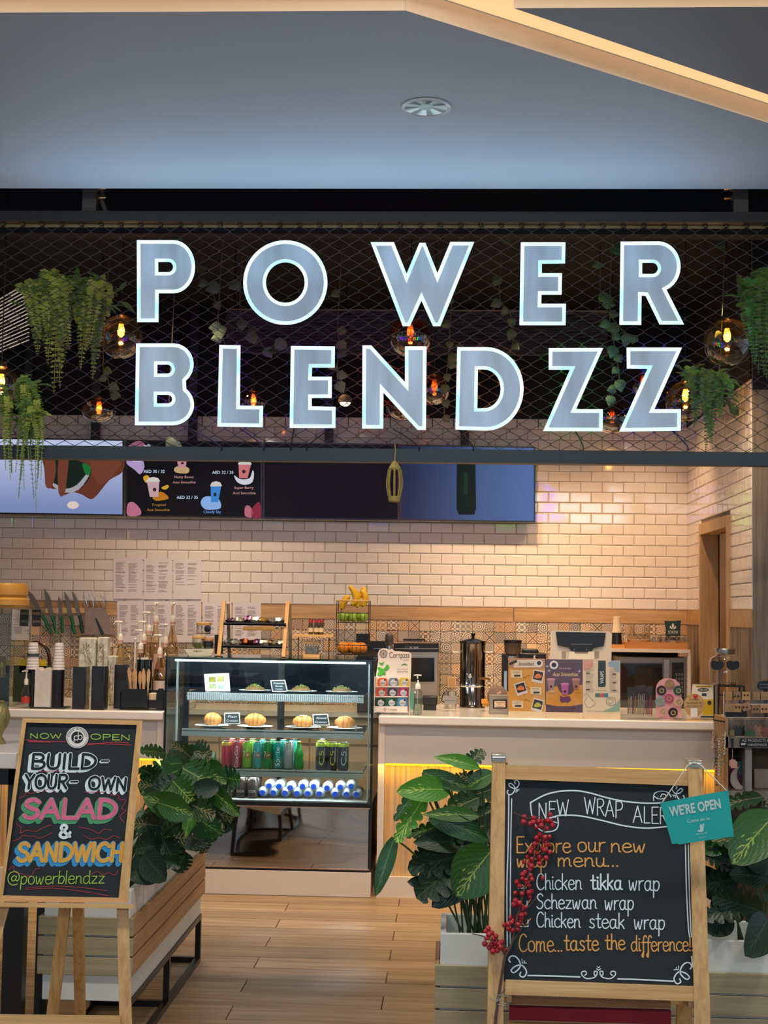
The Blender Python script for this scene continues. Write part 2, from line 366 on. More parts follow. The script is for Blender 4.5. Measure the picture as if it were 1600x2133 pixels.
# patterned tiles
def pattern_mat():
    m = bpy.data.materials.new('patterned_tile'); t, N, L = nt(m)
    out = N.new('ShaderNodeOutputMaterial'); b = N.new('ShaderNodeBsdfPrincipled'); L.new(b.outputs[0], out.inputs[0]); b.inputs['Roughness'].default_value = .3
    ge = N.new('ShaderNodeNewGeometry'); sp = N.new('ShaderNodeSeparateXYZ'); L.new(ge.outputs['Position'], sp.inputs[0])
    def mth(op, a, bb=None, cc=None):
        n = N.new('ShaderNodeMath'); n.operation = op
        for i, q in enumerate((a, bb, cc)):
            if q is None: continue
            if hasattr(q, 'is_linked'): L.new(q, n.inputs[i])
            else: n.inputs[i].default_value = q
        return n.outputs[0]
    T = .0751
    u = mth('DIVIDE', mth('SUBTRACT', sp.outputs[0], xt0), T); u2 = mth('DIVIDE', mth('SUBTRACT', sp.outputs[1], YB), T); u = mth('ADD', u, u2)
    v = mth('DIVIDE', mth('SUBTRACT', sp.outputs[2], zb0), T)
    iu, iv = mth('FLOOR', u), mth('FLOOR', v)
    fu, fv = mth('SUBTRACT', mth('FRACT', u), .5), mth('SUBTRACT', mth('FRACT', v), .5)
    au, av = mth('ABSOLUTE', fu), mth('ABSOLUTE', fv)
    wn = N.new('ShaderNodeTexWhiteNoise'); wn.noise_dimensions = '2D'; cm = N.new('ShaderNodeCombineXYZ'); L.new(iu, cm.inputs[0]); L.new(iv, cm.inputs[1]); L.new(cm.outputs[0], wn.inputs['Vector'])
    rnd = wn.outputs['Value']; rc = wn.outputs['Color']; sc = N.new('ShaderNodeSeparateColor'); L.new(rc, sc.inputs[0])
    r = mth('SQRT', mth('ADD', mth('MULTIPLY', fu, fu), mth('MULTIPLY', fv, fv)))
    p1 = mth('SINE', mth('MULTIPLY', r, 34)); p2 = mth('MULTIPLY', mth('SINE', mth('MULTIPLY', au, 19)), mth('SINE', mth('MULTIPLY', av, 19)))
    p3 = mth('SINE', mth('MULTIPLY', mth('ADD', au, av), 26)); p4 = mth('SINE', mth('MULTIPLY', mth('ABSOLUTE', mth('SUBTRACT', au, av)), 30))
    an = mth('SINE', mth('MULTIPLY', mth('ARCTAN2', fv, fu), 8)); p5 = mth('MULTIPLY', an, mth('SINE', mth('MULTIPLY', r, 22)))
    def pick(lo, hi, p): return mth('MULTIPLY', mth('MULTIPLY', mth('GREATER_THAN', rnd, lo), mth('LESS_THAN', rnd, hi)), p)
    s_ = mth('ADD', mth('ADD', pick(0, .2, p1), pick(.2, .45, p5)), mth('ADD', pick(.45, .62, p3), mth('ADD', pick(.62, .78, p2), pick(.78, .94, p4))))
    f = mth('GREATER_THAN', s_, .05)
    rp = N.new('ShaderNodeValToRGB'); rp.color_ramp.interpolation = 'CONSTANT'
    for i, (p, c) in enumerate(((0, '857c70'), (.25, 'a06f42'), (.45, '6a6560'), (.65, 'b5824c'), (.8, '8c8a84'))):
        e = rp.color_ramp.elements[i] if i < 2 else rp.color_ramp.elements.new(p); e.position = p; e.color = lin(c)+(1,)
    L.new(sc.outputs[1], rp.inputs[0])
    rq = N.new('ShaderNodeValToRGB'); rq.color_ramp.interpolation = 'CONSTANT'
    for i, (p, c) in enumerate(((0, 'e2d2b8'), (.4, 'cdb795'), (.65, 'b9a78f'), (.85, 'e6c492'))):
        e = rq.color_ramp.elements[i] if i < 2 else rq.color_ramp.elements.new(p); e.position = p; e.color = lin(c)+(1,)
    L.new(sc.outputs[2], rq.inputs[0])
    mx = N.new('ShaderNodeMix'); mx.data_type = 'RGBA'; L.new(f, mx.inputs[0]); L.new(rq.outputs[0], mx.inputs[6]); L.new(rp.outputs[0], mx.inputs[7])
    L.new(mx.outputs[2], b.inputs['Base Color']); return m
patm = pattern_mat()
wl = struct(MB().box(-3.9, XR+.02, YB-.003, YB, .8, zb0-.001).build('wall_back_lower', M('tile_grout', '8f8478', .9)))
sp2 = []
for r in range(9):
    for k in range(68):
        x = xt0-(k+1)*.0751; z = zb0-(r+1)*.0751
        sp2.append((0 if r < 4 and 932+x*F/YB > -20 else 1, -x, x, z, .0751))
sp2.sort()
def pl_low(o, x, z): o.location = (x, YB-.003, z)
rest = lay(wl, sp2, 'tile', .0751, .0751, patm, 290, lambda wd: tile_bm(wd, .0751, .005, .0012, .0006), pl_low)
o = rest.build('lower_tiles', patm, wl, kind='stuff', flat=True); o.location = (0, YB-.003, 0)
# right wall with door
yn = atx(1568, 1200, XR).y; yd0 = atx(1462, 1300, XR).y; yd1 = atx(1523, 1300, XR).y; zd = atx(1523, 1072, XR).z
wallr = struct(MB().box(XR, XR+.12, yd0, YB, 0, 3.9).box(XR, XR+.12, yn, yd1, 0, 3.9).box(XR, XR+.12, yd1, yd0, zd, 3.9).build('wall_right', M('tile_grout', '8f8478', .9)))
sp3 = []
for r in range(nr):
    for k in range(16):
        y = YB-(k+1)*TW+(0 if r % 2 else TW/2); z = zt0+r*TH; ye2 = min(y+TW, YB)
        for lo, hi in (((yn, yd1), (yd0, YB)) if z < zd else ((yn, YB),)):
            a, c_ = max(y, lo), min(ye2, hi)
            if c_-a > .02: sp3.append((0, 0, c_, z, c_-a))
def pl_r(o, y, z): o.location = (XR, y, z); o.rotation_euler = (random.uniform(-.006, .006), 0, -PI/2+random.uniform(-.005, .005))
lay(wallr, sp3, 'tile', TW, TH, tile_w, 299, lambda wd: tile_bm(wd, TH), pl_r)
MB().box(XR-.01, XR, yd0+.005, YB, zb0, zt0).build('panel', bandw, wallr); MB().box(XR-.01, XR, yn, yd1-.005, zb0, zt0).build('panel', bandw, wallr)
MB().box(XR-.006, XR, yd0, YB, .6, zb0).box(XR-.006, XR, yn, yd1, .6, zb0).build('lower_cladding', wood('grey_barnwood', '5c4c3c', 'a08a6e', 2, 2, .7, 22), wallr)
dr = wood('door_oak', 'b08a58', 'd2ad78', 2, 1.2, .45, 26)
MB().box(XR-.012, XR, yn, YB, zt1+.01, 3.9).build('upper_paint', M('black_paint', '07070c', .8), wallr)
door = struct(MB().box(XR-.02, XR+.1, yd0-.05, yd0, 0, zd).box(XR-.02, XR+.1, yd1, yd1+.05, 0, zd).box(XR-.02, XR+.1, yd1+.05, yd0-.05, zd-.07, zd).build('door_1', dr))
MB().box(XR+.06, XR+.10, yd1+.06, yd0-.3, 0, zd-.08).build('door_leaf', wood('door_leaf', '6a4c30', '8a6743', 2, 1.2, .5, 20), door)
for z in (1.9, 1.55): MB().box(XR+.03, XR+.06, yd1+.07, yd1+.10, z-.05, z+.05).build('hinge', steel, door)
MB().box(XR+.15, XR+.9, yd1-.5, YB, 0, 3).build('corridor_wall', M('dark_corridor', '2a2019', .8), door)
# pier at the right end of the shop front
xp = PX(1568, yn, 1.6)
struct(MB().box(XR, XR+1.4, yn-.03, yn-.02, 2.86, 3.9).build('wall_right_header', M('black_paint', '07070c', .8)))
struct(MB().box(XR, XR+1.4, yn-.02, yn, 0, 2.86).build('wall_right_pier', wood('pier_wood', '6a5a48', '8f7d66', 2, 1.4, .5, 30)))
struct(MB().box(-3.9, -3.78, 6.6, YB, 0, 3.9).build('wall_left', M('left_wall_paint', '7c6a58', .8)))
struct(MB().box(-4.2, 4.2, 6.35, 10, 3.78, 3.9).build('ceiling_shop', M('black_ceiling', '08080b', .85)))
# mall ceiling: soffit, triangular panel, lit slot
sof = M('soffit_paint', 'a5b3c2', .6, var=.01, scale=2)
zc = 3.55
pa = atz(845, 22, zc); pb = atz(1600, 256, zc); dd = (pb-pa)
ext = pa+dd*2.2
def slab(name, P, z0, z1, mat, parent=None):
    n = len(P); tri = tessellate_polygon([[Vector((a, b, 0)) for a, b in P]]); b = MB()
    b.add([(x, y, z0) for x, y in P], tri); b.add([(x, y, z1) for x, y in P], tri)
    b.add([(x, y, z0) for x, y in P]+[(x, y, z1) for x, y in P], [(i, (i+1) % n, n+(i+1) % n, n+i) for i in range(n)])
    return b.build(name, mat, parent, flat=True)
ye = 6.31
ix = pa.x+(ye-pa.y)*dd.x/dd.y
def fascia(*L):
    b = MB()
    for (x0, y0), (x1, y1) in L: b.add([(x0, y0, zc-.001), (x1, y1, zc-.001), (x1, y1, zc+.074), (x0, y0, zc+.074)], [(0, 1, 2, 3)])
    return b
cove = M('cove_paint', 'ead9c4', .7, var=.02)
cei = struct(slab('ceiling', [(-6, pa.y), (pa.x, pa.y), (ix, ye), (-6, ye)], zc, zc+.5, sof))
nrm = Vector((dd.y, -dd.x)).normalized()*.002
fascia(((-6, pa.y-.002), (pa.x, pa.y-.002)), ((pa.x+nrm.x, pa.y+nrm.y), (ix+nrm.x, ye+nrm.y))).build('fascia', cove, cei)
q0 = atz(1070, 17, zc); q1 = atz(1600, 197, zc); qd = q1-q0; qe = q0+qd*4
tri_p = [(q0.x, q0.y), (qe.x, qe.y), (6, q0.y)] if qe.x < 6 else [(q0.x, q0.y), (6, q0.y+(6-q0.x)*qd.y/qd.x), (6, q0.y)]
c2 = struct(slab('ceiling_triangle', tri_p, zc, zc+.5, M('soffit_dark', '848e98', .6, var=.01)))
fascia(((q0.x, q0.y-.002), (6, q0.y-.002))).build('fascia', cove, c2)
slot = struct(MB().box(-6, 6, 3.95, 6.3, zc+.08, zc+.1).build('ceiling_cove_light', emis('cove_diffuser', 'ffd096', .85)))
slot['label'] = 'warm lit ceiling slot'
struct(MB().box(-6, 6, -3, 4.0, zc, zc+.3).build('ceiling_front', sof))
struct(MB().box(-6, 6, 6.9, 7.0, 3.5, 3.9).build('trim_1', M('black_ceiling', '08080b', .85)))
# recessed downlight
c = atz(888, 222, zc); dl = thing('downlight', 'round recessed chrome downlight in the blue-grey ceiling', 'downlight', c)
MB().lathe(c, [(.096, -.001), (.096, -.006), (.086, -.009), (.082, -.006)], 40, cap=False).build('trim_ring', M('ring_white', 'c4ccd2', .3), dl)
b = MB(); n = 36
for i in range(n):                                   # chrome reflector, its reflected streaks painted as light and dark wedges
    a0, a1 = 2*PI*i/n, 2*PI*(i+1)/n
    b.add([(c.x+r_*math.cos(a_), c.y+r_*math.sin(a_), c.z+z_) for r_, z_ in ((.083, -.006), (.03, -.0015)) for a_ in (a0, a1)], [(0, 1, 3, 2)], (i*7 % 5) % 3)
b.build('reflector', [M('streak_light', 'b4bab0', .3, .3), M('streak_dark', '2e2f2c', .3, .6), M('streak_green', '7c8c80', .3, .4)], dl, flat=True)
MB().lathe(c, [(.001, -.002), (.031, -.002)], 24, cap=False).build('lamp_glass', M('lamp_off', '9aa89c', .25, .3, var=.5, scale=40), dl)
# ================================================================== GRILLE
gm = M('grille_metal', '262221', .5, .2, var=.05); gm2 = M('rail_metal', '27333a', .45, .2, var=.06)
zr0, zr1 = at(800, 961, YG).z, at(800, 936, YG).z; zu0, zu1 = at(800, 465, YG).z, at(800, 444, YG).z
gr = thing('storefront_grille', 'dark diamond-mesh grille hung between two rails behind the shop-name letters', 'grille', (0, YG, zr0))
MB().box(-4, 4, YG-.03, YG+.03, zr0, zr1).box(-4, 4, YG-.036, YG+.036, zr0-.006, zr0).build('bottom_rail', gm2, gr)
MB().box(-4, 4, YG-.03, YG+.03, zu0, zu1).build('top_rail', gm, gr)
MB().box(-4, 4, YG+.034, YG+.04, zu0-.012, zu0+.002).build('light_strip', M('strip_olive', '8a7b4c', .5), gr)
pit = .0958; vh = .0315*2; b = MB(); zt = zu0-.012; H = zt-zr1; 
def zigz(x0, dirn):
    pts = []; 
    k = 0; n = int(H/(vh/2))+1
    for i in range(n+1):
        zz = zt-i*vh/2; xx = x0+(pit/2 if (i % 2) else 0)*dirn
        if zz < zr1: zz = zr1
        pts += [(xx-.004*dirn*(1 if i % 2 == 0 else -1), zz+.0012), (xx-.004*dirn*(1 if i % 2 == 0 else -1), zz-.0012)]
    return pts
x = -2.45
while x < 1.9:
    for dirn in (1, -1):
        P = zigz(x+(0 if dirn == 1 else pit), dirn)
        b.tube([(a, YG+(.0 if dirn == 1 else .0), c) for a, c in P], .0019, 4, cap=False)
    x += pit
b.build('wire_mesh', M('mesh_wire', '34302f', .5, .3), gr, kind='stuff')
x = -2.45
cl = None
while x < 1.9:
    if cl is None:
        cl = MB().tube([(x-.012, YG, zt+.0), (x-.006, YG, zt+.011), (x+.006, YG, zt+.011), (x+.012, YG, zt), (x+.006, YG, zt-.008), (x-.006, YG, zt-.008)], .0035, 5).build('clip', black, gr); x0c = x
    else:
        o = cl.copy(); COL.objects.link(o); o.location = (x-x0c, 0, 0)
    x += pit
for px in (188, 1542):
    xx = PX(px, YG, 3.55)
    MB().box(xx-.034, xx+.034, YG-.02, YG+.02, zu1, 3.8).build('hanger', M('hanger_metal', '4a4442', .5, .3), gr)
    for z in (3.565, 3.61): 
        s_ = 1 if px < 800 else -1
        MB().tube([(xx+s_*.034, YG, z), (xx+s_*.075, YG, z)], .006, 8).tube([(xx+s_*.036, YG, z), (xx+s_*.046, YG, z)], .012, 6).build('bolt', M('brass_bolt', 'b08a5c', .3, .9), gr)
xx = PX(206, YG, 3.55)
MB().tube([(xx+.01, YG+.02, 3.8), (xx+.005, YG+.02, 3.62), (xx+.01, YG+.02, 3.55), (xx+.03, YG+.02, 3.5)], .012, 8).build('conduit', M('conduit', '5e5348', .5, .3, bump=.6, scale=90), gr)
# ------------------------------------------------------------------ letters
LET = {
 'P': ([(285, 500.2), (361.4, 500.2)]+arc(361.4, 555.6, 45.2, 55.4, -90, 90, 16)[1:]+[(330.7, 611), (330.2, 671), (285.6, 671)], [[(329.7, 545.6), (351, 545.6)]+arc(351, 556.1, 9.6, 10.5, -90, 90, 8)[1:]+[(329.7, 566.6)]], '2a2540', 0),
 'O': (ell(594.4, 588.6, 87.9, 88.2, 48), [ell(594.4, 588.6, 40.3, 42, 36)], '24402a', .0),
 'W': ([(771.9, 504.2), (820.7, 504.2), (847, 570), (873.8, 505.8), (886.4, 505.8), (911.3, 568.8), (938, 503.7), (988.2, 503.7), (917.3, 679.5), (902.1, 679.5), (878, 626.5), (854, 679.5), (839.1, 679.5)], [], '404040', 0),
 'E': ([(1084.9, 504.7), (1178, 504.7), (1177.3, 548.9), (1128.9, 549.4), (1128.9, 568.9), (1170.9, 568.9), (1170, 614), (1128.2, 614), (1127.7, 632.5), (1179.2, 632.5), (1178.3, 677.6), (1082.1, 677.6)], [], '404040', 0),
 'R': ([(1292.8, 503.1), (1371.1, 502.6)]+arc(1371, 555, 47, 52.4, -88, 68, 14)+[(1425.3, 676), (1374, 676), (1345, 616.5), (1336.7, 616), (1336, 676.9), (1290.4, 676.9)], [[(1337.9, 547.7), (1360, 547.7)]+arc(1360, 559, 10.4, 11.3, -90, 90, 8)[1:]+[(1337.9, 570.3)]], '404040', 0),
 'B': ([(283.4, 715.2), (361.4, 715.2)]+arc(361.4, 758.8, 42.2, 43.5, -88, 52, 10)+arc(359, 843, 45.4, 43, -50, 90, 12)+[(280.8, 885.9)], [[(327.8, 759.6), (349, 759.6)]+arc(349, 768.8, 8.6, 9.2, -90, 90, 8)[1:]+[(327.8, 778.1)], [(327, 822.7), (350, 822.7)]+arc(350, 831.4, 8.6, 8.8, -90, 90, 8)[1:]+[(327, 840.2)]], '7a2cff', 3),
 'L': ([(456.8, 718.4), (501.1, 719.2), (499.8, 844.8), (548.2, 845.3), (547.4, 889.9), (452.8, 888.8)], [], 'a428ff', 3),
 'E2': ([(605.9, 720.6), (697.9, 721.7), (697.3, 765.7), (650.3, 765.7), (649.7, 784.6), (691.1, 784.6), (691.1, 829.2), (649.5, 829.2), (649.5, 846.4), (699.2, 847.4), (698.7, 891.8), (603.3, 891.2)], [], '4038ff', 2),
 'N': ([(755.1, 719.2), (773.5, 719.2), (843.6, 795.8), (843.6, 721.5), (888.7, 721.5), (887.4, 895.6), (869.8, 895.6), (798.9, 818.1), (798.4, 892.9), (754.3, 892.9)], [], 'ff3a20', 4),
 'D': ([(952.5, 722.8), (1012, 722.8)]+arc(1012, 810, 79, 87.2, -90, 90, 20)[1:]+[(948.6, 895)], [[(995.8, 769.6), (1008, 769.6)]+arc(1008, 810, 35, 40.4, -90, 90, 14)[1:]+[(994.5, 850.4)]], 'ff9a30', 3),
 'Z': ([(1143.1, 725.1), (1256.7, 724.7), (1200.1, 852.2), (1255.9, 852.2), (1255.5, 898.5), (1131.3, 898), (1187.1, 770.3), (1143.1, 770.3)], [], '18e040', 5),
 'Z2': ([(1305.3, 723.9), (1421, 723.9), (1363.5, 852.2), (1418.6, 852.2), (1418.2, 897.3), (1289.9, 899), (1348.6, 768.4), (1305.8, 767.9)], [], '2848ff', 5)}
def rim_mat():
    m = bpy.data.materials.new('lit_rim'); t, N, L = nt(m); out = N.new('ShaderNodeOutputMaterial'); e = N.new('ShaderNodeEmission'); L.new(e.outputs[0], out.inputs[0])
    tc = N.new('ShaderNodeTexCoord'); n = N.new('ShaderNodeTexNoise'); n.inputs['Scale'].default_value = 5; L.new(tc.outputs['Object'], n.inputs['Vector'])
    r = N.new('ShaderNodeValToRGB'); E = r.color_ramp.elements; E[0].position = .36; E[0].color = (.50, .86, 1, 1); E[1].position = .62; E[1].color = (.86, .86, 1, 1)
    x = E.new(.48); x.color = (.78, 1, .98, 1); L.new(n.outputs[0], r.inputs[0]); L.new(r.outputs[0], e.inputs[0]); e.inputs[1].default_value = 1.15; return m
def face_mat():
    m = bpy.data.materials.new('letter_face'); t, N, L = nt(m); out = N.new('ShaderNodeOutputMaterial'); b = N.new('ShaderNodeBsdfPrincipled'); L.new(b.outputs[0], out.inputs[0])
    tc = N.new('ShaderNodeTexCoord'); mp = N.new('ShaderNodeMapping'); mp.inputs['Rotation'].default_value = (0, -.45, 0); mp.inputs['Scale'].default_value = (3.2, 1, .5); n = N.new('ShaderNodeTexNoise'); n.inputs['Scale'].default_value = 2.4
    L.new(tc.outputs['Object'], mp.inputs[0]); L.new(mp.outputs[0], n.inputs['Vector'])
    r = N.new('ShaderNodeValToRGB'); E = r.color_ramp.elements; E[0].position = .35; E[0].color = lin('7a8896')+(1,); E[1].position = .68; E[1].color = lin('98adc2')+(1,)
    L.new(n.outputs[0], r.inputs[0]); L.new(r.outputs[0], b.inputs['Base Color']); b.inputs['Roughness'].default_value = .38; b.inputs['Metallic'].default_value = .25
    L.new(r.outputs[0], b.inputs['Emission Color']); b.inputs['Emission Strength'].default_value = .46; return m  # glow and slanting sheen painted into the face, which is no lamp
rimm, facem = rim_mat(), face_mat()
fb, ff = PF(Y=YG-.025), PF(Y=YG-.075)
side = M('letter_return', '3c4450', .3, .4)
ORD = {'P': 'upper row, first letter', 'O': 'upper row', 'W': 'upper row', 'E': 'upper row', 'R': 'upper row, last letter', 'B': 'lower row, first letter', 'L': 'lower row', 'E2': 'lower row, between L and N', 'N': 'lower row', 'D': 'lower row', 'Z': 'lower row, green-backed', 'Z2': 'lower row, blue-backed last letter'}
for k, (P, H_, colr, es) in LET.items():
    cx = sum(a for a, _ in P)/len(P); cy = max(b_ for _, b_ in P)
    base = ff(cx, cy)
    t = thing('sign_letter', 'white-rimmed illuminated sign letter %s, %s' % (k[0], ORD[k]), 'sign letter', (base.x, YG-.075, base.z), 'lit shop-name letters on the grille')
    Pi = inset(P, 7.6); Hi = [inset(h, -7.0) for h in H_]
    b = MB(); b.poly(ff, Pi, .001, 0, Hi); b.build('face', facem, t)
    b = MB()
    for o_, i_ in [(P, Pi)]+list(zip(H_, Hi)):
        n = len(o_); b.add([ff(x, y, .002) for x, y in o_]+[ff(x, y, .002) for x, y in i_], [(i, (i+1) % n, n+(i+1) % n, n+i) for i in range(n)])
    b.build('lit_rim', rimm, t)
    b = MB()
    for l in [P]+H_:
        n = len(l); b.add([ff(x, y, .002) for x, y in l]+[ff(x, y, -.05) for x, y in l], [(i, (i+1) % n, n+(i+1) % n, n+i) for i in range(n)])
    b.build('return', side, t)
    b = MB(); Po = inset(P, .4); b.poly(fb, Po, 0, 0, H_, d=.004)
    b.build('back_plate', emis('back_'+k.lower(), colr, es*2.5) if es else M('back_grey', '50545c', .5), t)
for i, (a, c) in enumerate(((395, 460), (500, 548), (613, 606), (818, 872), (953, 985), (1195, 1215), (1395, 1432), (690, 640))):
    y0_ = 893; p = [at(a, y0_, YG-.03), at((a+c)/2, y0_+16, YG-.045), at(c, 930, YG-.04), at(c, 938, YG-.035)]
    tag(MB().tube(smooth([tuple(q) for q in p], 4), .0032, 6).build('cable', M('cable_%s' % ('violet' if i < 2 else 'green' if i == 5 else 'blue' if i == 6 else 'black'), ['2e1f50', '2e1f50', '111111', '111111', '111111', '0d4a22', '14246a', '111111'][i], .5)),
        'thin %s cable dropping from below letter %s to the rail' % (['violet', 'violet', 'black', 'black', 'black', 'green', 'blue', 'black'][i], ['B', 'L', 'lower E, left side', 'N', 'D', 'first Z', 'second Z', 'lower E, right side'][i]), 'cable')
# rope tag hanging from the rail
yt = YG-.05; c = at(822, 990, yt); rp = thing('rope_lantern', 'small woven straw lantern ornament hanging from the grille rail', 'ornament', (c.x, yt, at(822, 1046, yt).z))
rm = M('straw', 'b09a52', .8, bump=.8, scale=120, var=.3); s_ = yt/F
MB().tube([at(823, 925, yt), at(824, 940, yt), at(822, 962, yt)], .0035, 6).build('cord', rm, rp)
zb_ = at(822, 1046, yt).z
MB().lathe((c.x, yt, zb_), [(a*s_, h*s_) for a, h in ((9, 0), (12, 2), (13, 8), (12, 12))], 14).build('base', rm, rp)
MB().lathe((c.x, yt, zb_), [(a*s_, h*s_) for a, h in ((12, 68), (13, 72), (8, 80), (4, 86))], 14).build('cap', rm, rp)
for i in range(8):
    a = i*PI/4; MB().tube(smooth([(c.x+math.cos(a)*r_*s_, yt+math.sin(a)*r_*s_, zb_+h*s_) for r_, h in ((11, 10), (15, 28), (16, 45), (12, 70))], 3), .0042, 5).build('rib', rm, rp)
# ================================================================== COUNTERS
quartz = M('quartz_top', 'f0e6d6', .12, var=.02, spec=.6); panelm = M('panel_grey', 'c9c1b5', .45, var=.015); postm = M('counter_frame', 'e0d2c0', .4, var=.02)
slatw = wood('slat_oak', 'b98d58', 'dcb47e', 2, 1.3, .45, 34, tone=.1)
def counter(name, label, x0, x1, slats=True):
    t = thing(name, label, 'counter', ((x0+x1)/2, YC+.3, 0))
    MB().box(x0, XW if x1 > 1 else x1, YC-.03, YC+1.04, ZT-.05, ZT).build('worktop', quartz, t, bevel=.008)
    MB().box(x0, x0+.035, YC, YC+.58, 0, ZT-.05).box(x1-.035, x1, YC, YC+.58, 0, ZT-.05).box(x0+.035, x1-.035, YC+.012, YC+.5, 0, .112).build('frame', postm, t)
    zl = .745
    MB().box(x0+.035, x1-.035, YC+.006, YC+.58, zl, ZT-.05).build('front_panel', panelm, t)
    MB().box(x0+.035, x1-.035, YC+.05, YC+.07, .112, zl).build('back_board', M('slat_back', 'e6dccb', .6), t)
    if slats:
        x = x0+.037; me = None
        while x < x1-.09:
            if me is None: o = MB().box(0, .054, YC+.038, YC+.05, .112, zl).build('slat', slatw, t, flat=True); me = o.data
            else: o = bpy.data.objects.new('slat', me); COL.objects.link(o); o.parent = t
            o.location = (x-t.location.x+ t.location.x, 0, 0) if False else (x, 0, 0); x += .0622
        MB().box(x0+.04, x1-.04, YC+.014, YC+.022, zl-.012, zl-.003).build('led_strip', emis('led_yellow', 'ffc41a', 2.2), t)
    return t
xc0 = PX(787, YC, .6); xc1 = PX(1511, YC, .7); XW = XR-.012; xl1 = PX(341, YC, .95)
rc = counter('service_counter', 'long pale counter right of the pastry case, oak slats under a yellow light strip', xc0, xc1)
lc = counter('condiment_counter', 'pale counter left of the pastry case behind the easel chalkboard', -3.2, xl1)
for nm, xx in (('a', (xc0+xc1)/2), ('b', -2.3)):
    lamp('counter_strip_light', 'AREA', (xx, YC-.02, .738), 2.6 if nm == 'a' else 2, (1, .66, .04), 2.1 if nm == 'a' else 1.5, (xx, YC+.06, .3), sy=.02)
# back-bar cabinets along the rear wall
bc = thing('back_bar_cabinets', 'run of beige cabinets under the rear worktop behind the pastry case', 'cabinet', (-.6, 9.5, 0))
beige = M('cabinet_beige', 'd2b48c', .5, var=.02)
MB().box(-3.5, XR-.02, 9.27, YB-.02, .1, .90).build('body', beige, bc)
MB().box(-3.5, XR-.02, 9.22, YB-.01, .90, .935).build('worktop', quartz, bc)
x = -3.3
while x < XR-.5:
    MB().box(x+.005, x+.595, 9.25, 9.27, .72, .885).build('drawer', beige, bc, bevel=.003); MB().box(x+.005, x+.595, 9.25, 9.27, .12, .705).build('door', beige, bc, bevel=.003); x += .6
# ================================================================== DISPLAY CASE
x0, x1 = PX(345, YC, 1.2), PX(779, YC, 1.2); xp0, xp1 = PX(440-90, YC, 0), PX(786, YC, 0)
yf, yb_ = YC-.02, YC+.60
zt_ = at(560, 1371, yf).z; zb1 = at(560, 1670, yf).z; zb2 = at(560, 1681, yf).z; zb3 = at(560, 1806, yf).z; zb4 = at(560, 1811, yf).z
case = thing('pastry_case', 'glass-fronted refrigerated pastry case with a mirrored base', 'display case', ((x0+x1)/2, yf, 0))
steelp = M('case_steel', 'b4bab8', .38, .35, var=.05)
MB().box(x0, x1, yf, yf+.58, 0, zb4-.006).build('plinth', postm, case, bevel=.003)
MB().box(x0, x1, yf+.01, yb_, zb4-.006, zb2+.02).build('base', blackp, case)
bm_ = MB(); n1, n2 = 26, 12; vv = []                    # slightly wavy polished panel
for j in range(n2+1):
    for i in range(n1+1):
        u, v = i/n1, j/n2; vv.append((x0+.012+(x1-x0-.03)*u, yf+.004-.0007*math.sin(7*u+5*v*v)-.0005*math.sin(11*v+3*u), zb3+(zb2-zb3)*v))
bm_.add(vv, [(j*(n1+1)+i, j*(n1+1)+i+1, (j+1)*(n1+1)+i+1, (j+1)*(n1+1)+i) for j in range(n2) for i in range(n1)])
bm_.build('mirror_panel', M('mirror', 'bdb9b2', .03, 1, var=.0), case, sharp=3)
MB().box(x0+.01, x1-.01, yf-.002, yf+.01, zb2, zb2+.006).box(x0+.01, x1-.01, yf-.002, yf+.01, zb3-.006, zb3).build('trim', M('rose_trim', 'd8b09a', .25, .8), case)
MB().box(x0+.004, x1-.004, yf, yb_, zb2+.006, zb1).build('floor_frame', black, case)
MB().box(x0, x0+.012, yf+.004, yf+.02, zb1, zt_).box(x1-.012, x1, yf+.004, yf+.02, zb1, zt_).box(x0, x1, yb_-.03, yb_, zt_-.04, zt_-.008).box(x0, x0+.03, yb_-.03, yb_, zb1, zt_).box(x1-.045, x1, yb_-.03, yb_, zb1, zt_).box((x0+x1)/2-.02, (x0+x1)/2+.02, yb_-.03, yb_, zb1, zt_).build('frame', black, case)
cg = glass('case_glass', 'eef6f4', .10, .01)
MB().box(x0+.002, x1-.002, yf, yf+.004, zb1, zt_-.008).build('front_glass', cg, case)
MB().box(x0, x0+.004, yf+.02, yb_, zb1, zt_-.008).build('side_glass', cg, case); MB().box(x1-.004, x1, yf+.02, yb_, zb1, zt_-.008).build('side_glass', cg, case)
MB().box(x0-.006, x1+.006, yf-.006, yb_, zt_-.008, zt_).build('top_glass', glass('top_glass', 'a8cbbb', .35, .03, .12), case)
MB().box(x0+.05, x1-.05, yf+.03, yf+.055, zt_-.026, zt_-.016).build('light_tube', emis('case_led', 'e4f2ff', 6), case)
lamp('case_light', 'AREA', ((x0+x1)/2, yf+.05, zt_-.03), 6, (.92, .96, 1), x1-x0-.12, ((x0+x1)/2, yf+.25, zb1), sy=.02)
